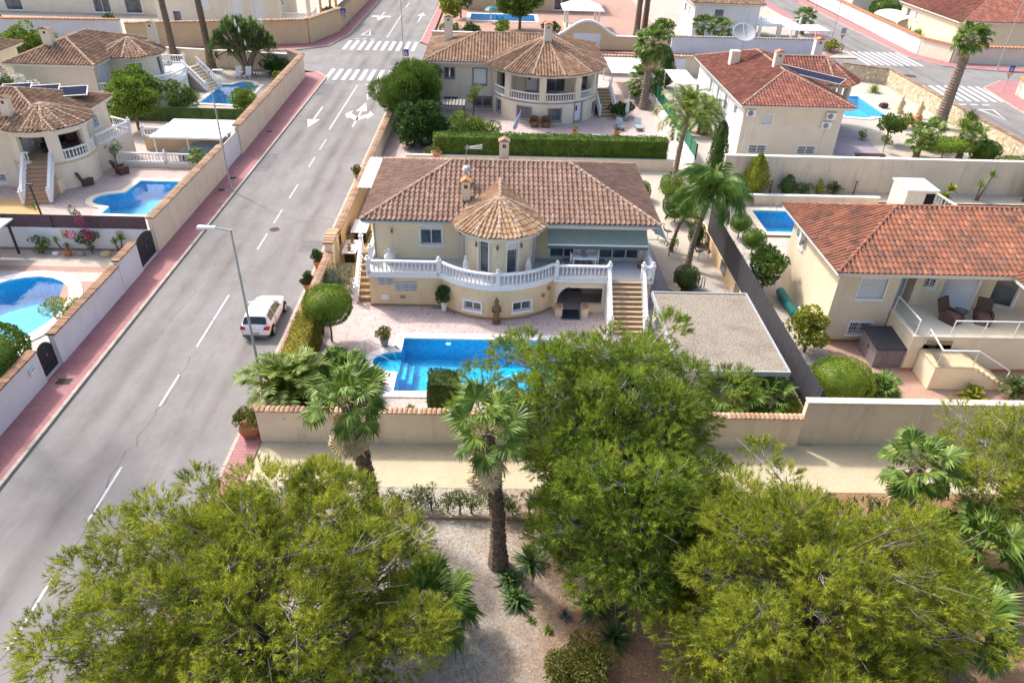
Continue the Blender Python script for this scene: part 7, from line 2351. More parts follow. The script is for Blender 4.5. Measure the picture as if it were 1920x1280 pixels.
m = MB(); m.X = Matrix.Translation((0, .3, .3)) @ Matrix.Rotation(radians(35), 4, 'X'); m.box(-.3, 0, 0, .3, .7, .07); m.build("headrest", "sign_blue", o)
boxp(o, "frame", "white_metal", -.32, -.85, 0, .32, .25, .24)
gf = thing("green_mesh_fence", "dark green mesh fence between the two left yards", "fence", (-39.5, 73.0, 0))
boxp(gf, "mesh_panel", "leaf_dark", 0, -.02, .1, 16.3, .02, 1.5)
for k in range(9):
    MB().tube([(k * 2.0, -.05, 0), (k * 2.0, -.05, 1.55)], .03, 6).build("post", "dark_metal", gf)
shrub("lime_tree", "bright green tree before the dark mesh fence in the middle left yard", "tree", (-34.6, 70.2, LOT), (2.7, 2.0, 2.2), "leaf_bright", .28, .16, 40, 26, trunk=.8)
shrub("lime_tree", "taller bright green tree against the curved terrace", "tree", (-36.4, 75.6, LOT), (2.4, 1.7, 2.2), "leaf_bright", .28, .16, 40, 24, trunk=.6)
shrub("garden_bush", "round green bush right of the bright trees by the mesh fence", "bush", (-33.0, 76.2, LOT), (2.7, 1.8, 1.7), "leaf_mid", .24, .13, 45, 20)
shrub("garden_bush", "green and yellow bush at the near end of the far left pool", "bush", (-26.6, 77.3, LOT), (2.0, 1.6, 1.4), "leaf_bright", .24, .13, 45, 20)
shrub("garden_bush", "small lime bush beside the house's rear corner under the terrace", "bush", (-37.6, 71.8, LOT), (1.0, .8, .8), "leaf_bright", .2, .12, 60, 12)
shrub("garden_bush", "wide dark green shrub inside the zebra corner wall", "bush", (-27.0, 92.6, LOT), (2.2, 1.3, 1.2), "leaf_dark", .24, .13, 55, 22)
shrub("garden_bush", "small yellow-green shrub by the street wall at the far pool", "bush", (-25.2, 86.6, LOT), (.9, 1.6, .9), "leaf_yellow", .22, .12, 60, 12)
ol = shrub("white_oleander", "white flowering oleander between the two left houses", "shrub", (-47.0, 72.4, LOT), (3.4, 1.7, 2.7), "leaf_mid", .26, .1, 45, 26)
V = foliage_blobs(crown_blobs((0, 0, 3.2), (3.3, 1.5, 2.1), 30, (.2, .3)), 26, .16, .14)
big_mesh("flowers", V, None, 4, "flower_white", ol)
shrub("roadside_shrub", "light green shrub at the far left behind the brown roof", "shrub", (-57.5, 95.0, LOT), (5.0, 2.0, 2.6), "leaf_bright", .35, .2, 22, 26)
for k, (x, y) in enumerate(((-40.2, 95.0), (-35.2, 93.2))):
    palm("tall_palm", "tall bare palm trunk rising past the cream rear wall, %s of the pair" % ("left", "right")[k], (x, y, LOT), 14.5, "fan", 20, 1.4, (-.4, 0), .42, .26, 0, "palm_bark", 0, "tall palms of the far left yard", 71 + k, (80, -60), 1.5)
gy = thing("giant_yucca", "huge many-headed yucca with white flower spikes behind the far left pool", "tree", (-30.6, 92.3, LOT))
rs = random.Random(5)
mt, ml, mf = MB(), MB(), MB()
for k in range(9):
    a = k * 2.4
    mt.tube([(rs.uniform(-.5, .5), rs.uniform(-.4, .4), -.1), (cos(a) * .9, sin(a) * .6, 1.8), (cos(a) * 2.2, sin(a) * 1.3, 3.4)], [.26, .2, .12], 6)
for k in range(95):
    a = k * 2.39996
    t = (k + .5) / 95
    r = sqrt(t) * 3.9
    p = Vector((cos(a) * r, sin(a) * r * .6, 5.9 - 3.4 * t ** 1.6 + rs.uniform(-.8, .4)))
    mt.tube([(cos(a) * r * .45, sin(a) * r * .3, 3.0), p], [.1, .07], 5)
    for q in range(44):
        b = q * 2.39996
        e = radians(85 - 120 * (q + .5) / 44)
        d = Vector((cos(b) * cos(e), sin(b) * cos(e), sin(e)))
        s = Vector((-sin(b), cos(b), 0)) * .05
        ml.add([p - s * .5, p + s * .5, p + d * .5 + s, p + d * .5 - s, p + d * rs.uniform(.75, 1.0) - Vector((0, 0, .15))], [(0, 1, 2, 3), (3, 2, 4)])
    if k % 7 == 1:
        mf.lathe([(.04, .35), (.14, .55), (.12, .8), (.03, 1.15)], 6, p)
mt.build("trunk", "palm_bark_grey", gy)
stuff(ml.build("crown", "leaf_mid", gy))
stuff(mf.build("flower_spikes", "flower_white", gy))
# ---- right neighbour with the red roof
def deck(faces, mat, parent):
    m = MB()
    for f in faces:
        P_ = f["poly"] if isinstance(f, dict) else f
        m.face([(p[0], p[1], p[2] - .03) for p in P_])
    m.build("roof_deck", mat, parent)
lot("right_yard", rect(15.4, 26.3, 62, 57.5), "lot_paving", [POOL_D])
struct(sheet("patio", [(19, 28.6), (62, 28.6), (62, 35), (19, 35)], LOT + .006, "patio_d"))
struct(sheet("gravel_strip", [(15.5, 26.5), (62, 26.5), (62, 28.6), (19, 28.6), (17, 33), (15.5, 33)], LOT + .007, "gravel_white"))
struct(sheet("white_paving", rect(15.6, 43, 30, 49), LOT + .006, "crazy_white"))
coping_wall("front_wall", "tall plain cream wall with flat coping along the sand path, right part", (14.45, 26.2), (62, 26.2), 2.55, "concrete_wall", 0, .3, "flat", "mortar", .3, .42)
pool("plunge_pool", "small rectangular pool with ladder behind the dark fence", POOL_D, LOT + .12, .5, 1.3, -.15, "pool_coping_cream")
ld = thing("pool_ladder", "pair of curved steel ladder rails at the small right pool", "ladder", (21.6, 53.5, LOT))
for s in (0, .5):
    MB().tube([(s, .35, 0), (s, .3, .75), (s, .1, .85), (s, -.08, .7), (s, -.1, -.6)], .022, 6).build("rail", "steel", ld)
hd = thing("house_red_roof", "cream two-storey house with weathered red tiled roof on the right", "house", (25, 39, 0))
facade(hd, "front_wall", [(18.9, 35.0), (22.35, 35.0)], LOT, 5.0, "house_d_wall", [(2.0, 3.65, 1.45, 1.25, "barshut"), (2.05, 1.05, 1.25, .75, "bars")])
facade(hd, "left_wall", [(18.9, 42.4), (18.9, 35.02)], LOT, 5.0, "house_d_wall", [(1.8, 3.7, .6, .6, "slide")])
facade(hd, "porch_wall", [(22.35, 36.3), (23.55, 36.3), (23.55, 35.5), (33, 35.5)], 2.3, 5.0, "house_d_wall", [(.6, 3.35, .85, 2.05, "solid"), (2.75, 4.0, .6, .8, "bars"), (4.5, 3.4, 1.75, 2.05, "shutter"), (7.2, 3.3, 1.3, 1.8, "single")])
facade(hd, "rear_wall", [(33, 42.4), (18.9, 42.4)], LOT, 5.0, "house_d_wall", [])
facade(hd, "terrace_wall", [(22.4, 34.98), (22.4, 32.25), (33, 32.25)], LOT, 2.3, "house_d_wall", [], .3)
MB().prism([(22.34, 32.18), (33, 32.18), (33, 36.25), (22.34, 36.25)], 2.301, 2.36).build("terrace_floor", "pale_wall", hd, world=True)
m = MB(); wall_path(m, [(18.88, 34.97), (22.38, 34.97)], LOT, LOT + .18, .02); wall_path(m, [(22.37, 32.22), (33, 32.22)], LOT, LOT + .18, .02)
m.build("skirting", "terracotta_band", hd, world=True)
rd = roof_slab(hd, rect(18.2, 34.0, 34.5, 43.3), 5.12)
F_, C_ = hip_faces(18.2, 34.0, 34.5, 43.3, 5.12, 1.9)
tiled_roof(hd, rd, F_, "tile_red", .29, .40, 300, C_, "tile_red", .1)
deck(F_, "tile_red", rd)
rw = roof_slab(hd, rect(27.7, 31.6, 36, 36), 5.1, name="wing_roof")
F_, C_ = hip_faces(27.7, 31.6, 36, 42, 5.1, 1.5, 'y')
tiled_roof(hd, rw, F_, "tile_red", .29, .40, 0, C_, "tile_red", .1)
m = MB()
m.box(23.0, 30.55, LOT, 25.0, 32.2, 1.5)
m.build("landing_block", "house_d_wall", hd, world=True)
boxw(hd, "landing_top", "stair_tile", 22.95, 30.5, 1.5, 25.02, 32.2, 1.58)
for k in range(6):
    z = 1.5 - .22 * (k + 1)
    st = boxw(hd, "step", "house_d_wall", 25.0 + .36 * k, 30.6, LOT, 25.36 + .36 * k, 32.2, z + .12)
    boxp(st, "tread", "stair_tile", 25.0 + .36 * k, 30.58, z + .12, 25.4 + .36 * k, 32.2, z + .16)
for k in range(3):
    boxw(hd, "riser", "stair_riser", 23.1, 32.2 + .01, LOT, 24.6, 32.24, 1.58 + .24 * k)
def glass_rail(pts, name):
    o = thing("glass_railing", name, "railing", pts[0])
    for a, b in zip(pts, pts[1:]):
        a, b = Vector(a), Vector(b)
        u = Vector((0, 0, 1))
        MB().beam(a + u * .92, b + u * .92, .06, .05).build("top_rail", "white_metal", o, world=True)
        MB().add([a + u * .1, b + u * .1, b + u * .85, a + u * .85], [(0, 1, 2, 3)]).build("glass_panel", "clear_glass", o, world=True)
        n = max(1, int((b - a).length / 1.5))
        for k in range(n + 1):
            p = a.lerp(b, k / n)
            MB().tube([p, p + u * .92], .03, 6).build("post", "white_metal", o, world=True)
glass_rail([(22.5, 34.9, 2.34), (22.5, 32.35, 2.34)], "white framed glass railing on the left edge of the right house's terrace")
glass_rail([(24.4, 32.35, 2.34), (33, 32.35, 2.34)], "long white framed glass railing along the right house's terrace front")
glass_rail([(23.1, 32.2, 1.9), (23.1, 30.65, 1.58), (25.0, 30.65, 1.58), (27.1, 30.65, .35)], "white framed glass railing around the stair landing and down the steps")
ay = thing("striped_awning", "rolled yellow striped awning above the right house's shuttered door", "awning", (26.5, 35.3, 4.55))
m = MB()
for k in range(36):
    m.cur = k % 2
    m.box(24.3 + .12 * k, 34.9, 4.35, 24.42 + .12 * k, 34.93, 4.62)
stuff(m.build("valance", ["gold_frame", "pool_coping_cream"], ay, world=True))
boxw(ay, "cassette", "cornice", 24.3, 34.92, 4.6, 28.65, 35.4, 4.72)
for k, (x, rz) in enumerate(((25.0, .5), (26.9, -.4))):
    o = thing("recliner", "dark brown wicker recliner on the right terrace, %s one" % ("left", "right")[k], "armchair", (x, 33.9, 2.34), rz, "recliners on the right terrace")
    boxp(o, "base", "wicker", -.38, -.6, .0, .38, .3, .4)
    m = MB(); m.X = Matrix.Translation((0, .3, .38)) @ Matrix.Rotation(radians(-25), 4, 'X'); m.box(-.38, -.08, 0, .38, .08, .85); m.build("backrest", "wicker", o)
    for s in (-1, 1):
        boxp(o, "armrest", "wicker", s * .4 - .06, -.4, .35, s * .4 + .06, .3, .6)
    boxp(o, "cushion", "cushion", -.32, -.55, .4, .32, .25, .48)
o = thing("wicker_side_table", "small wicker table with glass top between the two recliners", "table", (25.75, 34.1, 2.34))
MB().lathe([(.3, 0), (.22, .25), (.33, .5)], 10).build("table_base", "wicker", o)
MB().lathe([(.4, .5), (.4, .53), (.02, .53)], 14).build("table_top", "glass", o)
o = thing("storage_shed", "low grey plastic storage shed with dark lid on the right patio", "shed", (21.6, 33.4, LOT))
boxp(o, "shed_body", "shed_wall", -.75, -.95, 0, .75, .95, 1.2)
MB().add([(-.85, -1.05, 1.2), (.85, -1.05, 1.2), (.85, 1.05, 1.38), (-.85, 1.05, 1.38), (-.85, -1.05, 1.3), (.85, -1.05, 1.3), (.85, 1.05, 1.48), (-.85, 1.05, 1.48)], [(3, 2, 1, 0), (4, 5, 6, 7), (0, 1, 5, 4), (1, 2, 6, 5), (2, 3, 7, 6), (3, 0, 4, 7)]).build("lid", "shed_roof", o)
for k in range(8):
    boxp(o, "panel", "shed_wall", -.765, -.92 + k * .23, .05, -.75, -.72 + k * .23, 1.15)
    boxp(o, "panel", "shed_wall", -.72 + k * .18, -.965, .05, -.57 + k * .18, -.95, 1.15)
boxp(o, "handle", "dark_metal", -.79, -.06, .7, -.765, .06, .9)
def ac_unit(label, x, y, z, rz=0.0):
    o = thing("air_conditioner", label, "air conditioner", (x, y, z), rz)
    boxp(o, "case", "white_frame", -.42, -.16, 0, .42, .16, .6)
    MB().lathe([(.24, 0), (.24, .02), (.05, .03)], 14).build("fan_grille", "grey_frame", o).matrix_basis = Matrix.Translation((-.1, -.16, .3)) @ Matrix.Rotation(pi/2, 4, 'X')
    for s in (-1, 1):
        boxp(o, "bracket", "steel", s * .3 - .02, -.1, -.05, s * .3 + .02, .2, 0)
ac_unit("white air conditioner standing on the ground by the right house's left wall", 18.55, 37.3, LOT + .1, -pi/2)
ac_unit("white air conditioner high on the right house's left wall under the eave", 18.7, 40.6, 4.0, -pi/2)
o = thing("pool_cover_roll", "teal rolled pool cover lying along the right house's left wall", "pool cover", (18.2, 38.9, LOT))
MB().tube([(0, -1.4, .3), (0, 1.4, .3)], .28, 12).build("roll", "plastic_teal", o, True)
for s in (-1, 1):
    boxp(o, "cradle", "steel", -.2, s * 1.2 - .05, 0, .2, s * 1.2 + .05, .12)
shrub("citrus_tree", "leafy green tree leaning over the dark fence", "tree", (17.0, 40.4, LOT), (1.5, 1.6, 1.2), "leaf_mid", .19, .11, 75, 22, trunk=.9)
shrub("citrus_tree", "yellow-green tree between the dark fence and the right house corner", "tree", (17.6, 33.9, LOT), (1.5, 1.3, 1.1), "leaf_yellow", .19, .11, 75, 22, trunk=.7)
clipped_ball("drum_hedge", "big bright green clipped drum beside the dark fence's near end", (17.7, 29.6, LOT), (1.55, 1.3, 1.1), "hedge_lime", 0, .08, .05, 520)
clipped_ball("standard_topiary", "dark ball on a short stem by the small pool, farther one", (17.8, 48.7, LOT), (.72, .7, .62), "hedge_mid", .55, .08, .05, 420)
clipped_ball("standard_topiary", "dark ball on a short stem by the small pool, nearer one", (18.0, 46.0, LOT), (.78, .75, .66), "hedge_mid", .55, .08, .05, 420)
palm("patio_palm", "small spiky palm right of the clipped drum", (20.0, 29.7, LOT), .55, "small", 40, 1.15, (0, 0), .14, .12, seed=81, el=(88, -25))
palm("cycad", "dark cycad behind the plain cream wall at the right edge", (27.4, 30.0, LOT), .35, "cycad", 34, 1.25, (0, 0), .2, .18, seed=82, el=(70, -5))
rosette("banana_plant", "yellow-green plant with broad leaves behind the plain cream wall", (25.1, 29.9, LOT), 14, 1.2, .2, "leaf_yellow", seed=83, el=(85, 10), bend=.5)
coping_wall("retaining_wall", "long grey stained concrete wall behind the right yard's planted bed", (18.6, 57.6), (62, 57.6), 3.25, "concrete_wall", 0, .35, "flat", "cornice", .3, .42)
coping_wall("pool_wall", "low cream wall with white top behind the small right pool", (18.4, 55.2), (31, 55.2), .85, "garden_wall", 0, .25, "flat", "white_paint", .3, .35)
struct(sheet("planted_bed", rect(18.6, 55.4, 62, 57.4), LOT + .3, "gravel_white"))
column_conifer("golden_conifer", "bright yellow-green conifer against the grey wall", (21.2, 56.7, LOT + .3), 1.05, 3.2, "leaf_yellow", .2, 150, power=.8)
column_conifer("dwarf_conifer", "small blue-green conifer in the bed left of a low shrub", (24.0, 56.8, LOT + .3), .7, 1.5, "leaf_dark", .15, 150)
shrub("bed_shrub", "low green shrub beside the small blue-green conifer", "shrub", (25.2, 56.8, LOT + .3), (.85, .6, .6), "leaf_mid", .16, .08, 90, 10)
column_conifer("dwarf_conifer", "tiny yellow conifer in the middle of the bed", (26.6, 56.7, LOT + .3), .35, 1.25, "leaf_yellow", .14, 150)
palm("cycad", "dark little cycad in the bed along the grey wall", (27.9, 56.7, LOT + .3), .3, "cycad", 30, .95, (0, 0), .15, .15, seed=84, el=(80, 0))
for x, lbl, hds in ((29.6, "thin bare shrub right of the bed's cycad", [(0, 0, 1.0)]), (22.6, "thin bare shrub right of the golden conifer", [(0, 0, .9)])):
    rosette("bare_shrub", lbl, (x, 56.8, LOT + .3), 16, .35, .03, "leaf_olive", heads=hds, seed=int(x))
bk = thing("stair_housing", "cream stair housing block with dark doorway in front of the grey wall", "outbuilding", (32.6, 53.8, 0))
MB().hexa([(31.6, 52.6), (33.9, 52.6), (33.9, 55.0), (31.6, 55.0)], LOT, 2.5).build("block", "pale_wall", bk, world=True)
boxw(bk, "cap", "white_paint", 31.5, 52.5, 2.5, 34.0, 55.1, 2.62)
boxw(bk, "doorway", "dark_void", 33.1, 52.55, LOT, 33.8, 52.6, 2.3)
sb = thing("stair_balustrade", "short white sloping balustrade right of the stair housing", "balustrade", (34.2, 53, 0))
balustrade(sb, [(34.1, 54.4, 1.3), (36.0, 51.6, .5)], posts=(), spacing=.25)
for x, lbl, hds, sd in ((39.6, "yucca with two heads against the grey wall", [(0, 0, 1.2), (.7, .1, 2.0)], 85), (43.6, "taller yucca beside the round shrub at the right edge", [(0, 0, 1.6), (.5, 0, 2.4)], 86)):
    rosette("tall_yucca", lbl, (x, 56.2, LOT + .3), 44, .75, .04, "leaf_bright", heads=hds, seed=sd)
rosette("croton", "red tinged leafy plant by the stair housing", (36.4, 55.4, LOT + .3), 36, .8, .1, "leaf_yellow", heads=[(0, 0, .4), (.3, 0, 1.1)], seed=87)
clipped_ball("bed_ball", "round bright green shrub at the right edge below the grey wall", (45.4, 55.2, LOT + .2), (1.9, 1.5, 1.2), "leaf_bright", 0, .18, .1, 120, "shrub")
shrub("bed_shrub", "low yellow shrub on gravel by the white railing", "shrub", (41.2, 53.0, LOT), (.9, .6, .4), "leaf_yellow", .16, .08, 90, 8)
# ---- house with crimson roof behind the grey wall
lot("crimson_yard", [(17.4, 58), (49.3, 58), (49.3, 95.2), (46, 97.6), (17.4, 97.6)], "deck_concrete", [POOL_C])
struct(sheet("purple_patio", [(32.4, 64), (36.5, 64), (38, 73), (36.5, 78.5), (32.4, 78.5)], LOT + .006, "crazy_purple"))
struct(sheet("gravel_garden", [(36.6, 58.2), (49.2, 58.2), (49.2, 79.5), (44, 79), (38.2, 76), (36.6, 64)], LOT + .007, "gravel_white"))
pool("garden_pool", "bright blue pool with wavy near end beside the crimson roofed house", POOL_C, LOT + .02, .55, 1.3, -.1)
hc = thing("house_crimson_roof", "cream two-storey house with crimson tiled roof and satellite dish", "house", (27, 75, 0))
facade(hc, "front_wall", [(22.3, 66.2), (31.4, 66.2)], LOT, 5.05, "pale_wall", [(2.2, 3.75, .9, .9, "barshut"), (1.9, .95, 1.6, .75, "bars"), (6.5, .95, 1.6, .75, "bars")])
facade(hc, "left_wall", [(22.3, 84), (22.3, 66.22)], LOT, 5.05, "white_wall", [(12.0, 3.6, 1.2, 1.4, "shutter"), (9.0, 3.6, 1.2, 1.4, "shutter"), (15.2, 3.8, .9, .8, "slide"), (6, 3.6, 1.2, 1.4, "shutter")])
facade(hc, "right_wall", [(31.4, 66.2), (31.4, 84)], LOT, 5.05, "pale_wall", [])
CC = (33.2, 77.0)
facade(hc, "turret_wall", arc(CC[0], CC[1], 3.0, 240, 430, 16), LOT, 2.3, "pale_wall", [])
for a in (255, 290, 325, 0, 35):
    MB().lathe([(.22, 0), (.22, 2.75)], 10, (CC[0] + 2.9 * cos(radians(a)), CC[1] + 2.9 * sin(radians(a)), 2.3)).build("porch_column", "pale_wall", hc, world=True)
balustrade(hc, [(x, y, 2.3) for x, y in arc(CC[0], CC[1], 2.9, 250, 400, 14)], posts=(), spacing=.3)
rc = roof_slab(hc, rect(21.7, 65.4, 32.0, 84.7), 5.18)
F_, C_ = hip_faces(21.7, 65.4, 32.0, 84.7, 5.18, 1.85, 'y')
tiled_roof(hc, rc, F_, "tile_crimson", .31, .42, 200, C_, "ridge_clay", .12)
deck(F_, "tile_crimson", rc)
rt = roof_slab(hc, arc(CC[0], CC[1], 3.6, 220, 460, 20), 5.15, name="turret_roof")
TF, TC = cone_faces(CC[0], CC[1], 3.75, 5.15, 1.9, 200, 480, 8)
ap = (CC[0], CC[1], 7.05)
TF += [[(29, CC[1] - 3.5, 5.15), (CC[0], CC[1] - 3.5, 5.15), ap, (28, CC[1], 7.05)], [(CC[0], CC[1] + 3.5, 5.15), (29, CC[1] + 3.5, 5.15), (28, CC[1], 7.05), ap]]
tiled_roof(hc, rt, TF, "tile_crimson", .31, .42, 0, TC + [(ap, (28, CC[1], 7.05))], "ridge_clay", .12)
deck(TF, "tile_crimson", rt)
chimney(hc, 26.7, 72.6, 6.3, 8.3, .8, .6, "pale_wall", "terracotta")
chimney(hc, 33.4, 80.2, 6.0, 8.1, .9, .7, "white_wall", "terracotta")
chimney(hc, 24.0, 77.6, 5.8, 7.3, .9, .9, "pale_wall", "tile_crimson", "plain")
o = thing("solar_strip", "long grey solar panel along the crimson roof valley", "solar panel", (29.6, 71.4, 6.55), radians(-52))
m = MB(); m.X = Matrix.Rotation(radians(18), 4, 'X'); m.box(-3.4, -.5, 0, 3.4, .5, .07); m.build("panel", "solar_cell", o)
m = MB(); m.X = Matrix.Rotation(radians(18), 4, 'X'); m.ring(rect(-3.45, -.55, 3.45, .55), rect(-3.38, -.48, 3.38, .48), -.02, .09); m.build("frame", "galvanised", o)
o = thing("satellite_dish", "large grey satellite dish on a pole above the crimson roof", "satellite dish", (24.8, 78.4, 6.2))
MB().tube([(0, 0, 0), (0, 0, 2.2)], .06, 7).build("mast", "galvanised", o)
m = MB().lathe([(.05, -.2), (.5, -.14), (.95, .02), (1.15, .12), (1.2, .12), (.95, -.02), (.5, -.2), (.05, -.26)], 20)
d_ = m.build("dish", "sign_back", o, True); d_.matrix_basis = Matrix.Translation((0, .1, 2.6)) @ Matrix.Rotation(radians(35), 4, 'X')
MB().tube([(0, .1, 2.6), (0, .9, 3.3)], .03, 5).build("feed_arm", "galvanised", o)
ac_unit("white air conditioner at the left end of the crimson house's front wall", 22.9, 66.0, 4.05)
ac_unit("upper white air conditioner at the right end of the crimson house's front wall", 30.2, 66.0, 3.95)
ac_unit("lower white air conditioner at the right end of the crimson house's front wall", 30.0, 66.0, 3.1)
m = MB().tube([(22.8, 66.1, 4.0), (22.7, 66.1, .8)], .045, 6)
m.build("downpipe", "white_metal", hc, world=True)
m = MB().tube([(30.2, 66.1, 3.0), (30.0, 66.1, 1.0), (29.4, 66.1, .95)], .045, 6)
m.build("downpipe", "white_metal", hc, world=True)
o = thing("picnic_bench", "dark brown low wooden bench on the purple patio", "bench", (35.2, 66.6, LOT))
boxp(o, "seat", "brown_metal", -1.4, -.35, .42, 1.4, .35, .48)
for s in (-1, 1):
    boxp(o, "leg", "brown_metal", s * 1.2 - .06, -.3, 0, s * 1.2 + .06, .3, .42)
for k, (a, b, lbl) in enumerate((((49.5, 58.0), (49.5, 95.0), "long pale stone-clad wall between the gravel garden and the side road"), ((49.4, 95.2), (44.5, 98.0), "short stone-clad wall behind the crimson house's pool"))):
    sw_ = coping_wall("stone_wall", lbl, a, b, 1.95, "stone_cladding", 0, .35, "brick", "coping_brick", .45, .42)
    L_ = (Vector(b) - Vector(a)).length
    sm = []
    for v in range(4):
        m = MB(); n = random.randint(5, 7); r = .24
        q = [(r * random.uniform(.75, 1.15) * cos(2 * pi * i / n), r * .8 * random.uniform(.75, 1.15) * sin(2 * pi * i / n)) for i in range(n)]
        m.add([(x, 0, y) for x, y in q] + [(x * .85, .05, y * .85) for x, y in q], [tuple(range(n, 2 * n))] + [(i, (i + 1) % n, n + (i + 1) % n, n + i) for i in range(n)])
        sm.append(m.mesh("stone", "sandstone" if v % 2 else "pool_coping_cream"))
    for i in range(int(L_ * 3.2)):
        u_ = random.uniform(.3, L_ - .3)
        place("stone", random.choice(sm), sw_, (u_, .172, random.uniform(.35, 1.7)), (0, random.uniform(-3, 3), 0)).scale = (1, 1, 1)
palm("tall_washingtonia", "tall fan palm with shaggy grey trunk inside the stone wall", (47.3, 77.4, LOT), 9.0, "fan", 34, 1.15, (.3, 0), .62, .36, 4, "palm_bark_grey", .2, None, 91, (80, -45), 1.1)
palm("garden_fan_palm", "small fan palm on a stout trunk left of the flat yellow topiary", (40.0, 67.3, LOT), 1.7, "fan", 22, .85, (0, 0), .28, .24, 0, seed=92)
palm("garden_fan_palm", "small fan palm on a leaning trunk right of the flat yellow topiary", (44.3, 67.5, LOT), 2.0, "fan", 24, .9, (.6, 0), .26, .2, 0, seed=93)
palm("garden_fan_palm", "fan palm behind the flat yellow topiary", (42.4, 70.5, LOT), 1.6, "fan", 24, .95, (0, 0), .26, .2, 0, seed=94)
clipped_ball("flat_topiary", "flat yellow-green cushion topiary on short trunks in the gravel garden", (42.3, 67.0, LOT), (2.6, 1.4, .55), "hedge_lime", .9, .16, .1, 130)
shrub("garden_tree", "small dark leafy tree left of the gravel garden palms", "tree", (38.9, 71.4, LOT), (1.5, 1.4, 1.2), "leaf_mid", .24, .14, 50, 18, trunk=.9)
shrub("garden_sapling", "tiny round-headed sapling beside the wooden bench", "tree", (37.4, 68.6, LOT), (.6, .6, .5), "leaf_bright", .16, .09, 80, 8, trunk=.8)
shrub("garden_sapling", "small light green plant on gravel behind the bench", "plant", (36.9, 72.6, LOT), (.6, .6, .5), "leaf_bright", .16, .08, 80, 8)
clipped_ball("gravel_bush", "round green bush at the gravel garden's right side", (46.4, 67.2, LOT), (1.3, 1.2, .9), "hedge_mid", 0, .15, .09, 160)
clipped_ball("gravel_bush", "low grey-green dome near the stone wall's near end", (48.0 - .2, 64.3, LOT), (1.8, 1.3, .6), "leaf_oleander", 0, .15, .09, 150)
shrub("gravel_bush", "yellow-green bush beside the big clay jar", "bush", (43.2, 76.9, LOT), (1.3, 1.2, .8), "leaf_yellow", .22, .12, 60, 12)
rosette("wall_agave", "green spiky plant at the corner of the stone walls", (46.2, 91.2, LOT), 50, 1.3, .07, "leaf_bright", seed=95)
rosette("wall_agave", "large spiky yucca behind the tall palm's foot", (48.2, 74.6, LOT), 60, 1.5, .07, "leaf_bright", heads=[(0, 0, .8), (.7, .5, 1.5)], seed=96)
for x, y, lbl in ((39.0, 65.0, "low red and olive shrubs along the grey wall by the bench"), (35.8, 65.0, "small olive shrub at the bench's foot")):
    shrub("edging_shrub", lbl, "shrub", (x, y, LOT), (1.2, .5, .4), "leaf_olive", .16, .08, 80, 9)
o = thing("clay_jar", "big terracotta jar beside the stone wall garden", "jar", (44.7, 77.3, LOT))
MB().lathe([(.3, 0), (.55, .3), (.6, .6), (.4, .95), (.28, 1.05), (.34, 1.15)], 14).build("body", "terracotta", o, True)
MB().lathe([(.3, 1.1), (.02, 1.12)], 10).build("mouth", "dark_void", o)
for k, (x, y, lbl) in enumerate(((45.3, 82.4, "left of two by the stone wall"), (46.6, 80.6, "right of two by the stone wall"))):
    o = thing("garden_figure", "pale sandstone garden figure, " + lbl, "statue", (x, y, LOT), 0, "sandstone garden figures")
    boxp(o, "plinth", "sandstone", -.35, -.35, 0, .35, .35, .35)
    m = MB().lathe([(.28, .35), (.34, .7), (.24, 1.1), (.3, 1.35), (.12, 1.5), (.16, 1.65), (.14, 1.8), (.03, 1.9)], 10)
    m.tube([(.25, 0, 1.3), (.4, -.1, 1.0), (.2, -.25, .95)], [.09, .08, .07], 6)
    m.build("figure", "sandstone", o, True)
o = thing("red_boulder", "dark red boulder beside the sandstone figures", "boulder", (44.4, 84.4, LOT))
m = MB().lathe([(.5, 0), (.6, .2), (.45, .5), (.1, .6)], 8); m.v = [(a * (1 + .15 * sin(b * 5)), b * .7, c) for a, b, c in m.v]
m.build("rock", "dark_cover", o)
column_conifer("cypress", "tall dark green cypress at the corner of the grey wall", (18.9, 60.6, LOT), .75, 4.9, "leaf_dark", .18, 210, power=.5)
palm("pineapple_palm", "feather palm with pineapple-like trunk behind the green sheet fence", (20.8, 73.2, LOT), 1.7, "phoenix", 26, 1.15, (0, 0), .55, .4, 0, "statue_wood", seed=97, bulge=1.0)
palm("slim_palm", "slim feather palm rising behind the villa's right hedge end", (14.4, 56.6, LOT), 6.4, "phoenix", 30, 1.2, (.35, .2), .2, .17, 0, "palm_bark_grey", seed=98, el=(75, -35))
o = thing("green_sheet_fence", "green sheet fence on a white wall between the two rear yards", "fence", (17.5, 62.4, 0), pi/2)
boxp(o, "base_wall", "white_wall", 0, -.1, 0, 24, .1, 1.3)
plain("green_sheet", (.02, .16, .08), .6, .15, 3, .1)
for k in range(12):
    boxp(o, "sheet_panel", "green_sheet", 2.0 * k + .02, -.03, 1.3, 2.0 * k + 1.98, .03, 2.5)
    boxp(o, "post", "dark_metal", 2.0 * k - .03, -.06, 1.2, 2.0 * k + .03, .06, 2.55)
for x, lbl in ((23.9, "white side canopy of the crimson roofed house"),):
    o = thing("side_canopy", lbl, "canopy", (20.9, 86, 0))
    for k in range(8):
        boxw(o, "roof_panel", "canvas_white", 19.6, 83 + .8 * k, 2.5 + .02 * (k % 2), 22.2, 83.76 + .8 * k, 2.56 + .02 * (k % 2))
    for y in (83.2, 89):
        boxw(o, "post", "white_metal", 19.65, y, LOT, 19.75, y + .1, 2.5)
coping_wall("rear_gate_wall", "cream gate wall with clay coping behind the crimson house's canopy", (21.0, 97.2), (26.5, 97.2), 2.4, "garden_wall", 0, .3, "tile", "coping_clay", .4, .8)
o = thing("rear_door", "pale grey metal door in the rear gate wall", "door", (23.2, 97.0, .1))
boxp(o, "door_leaf", "white_shutter", -.7, -.05, 0, .7, .05, 2.1)
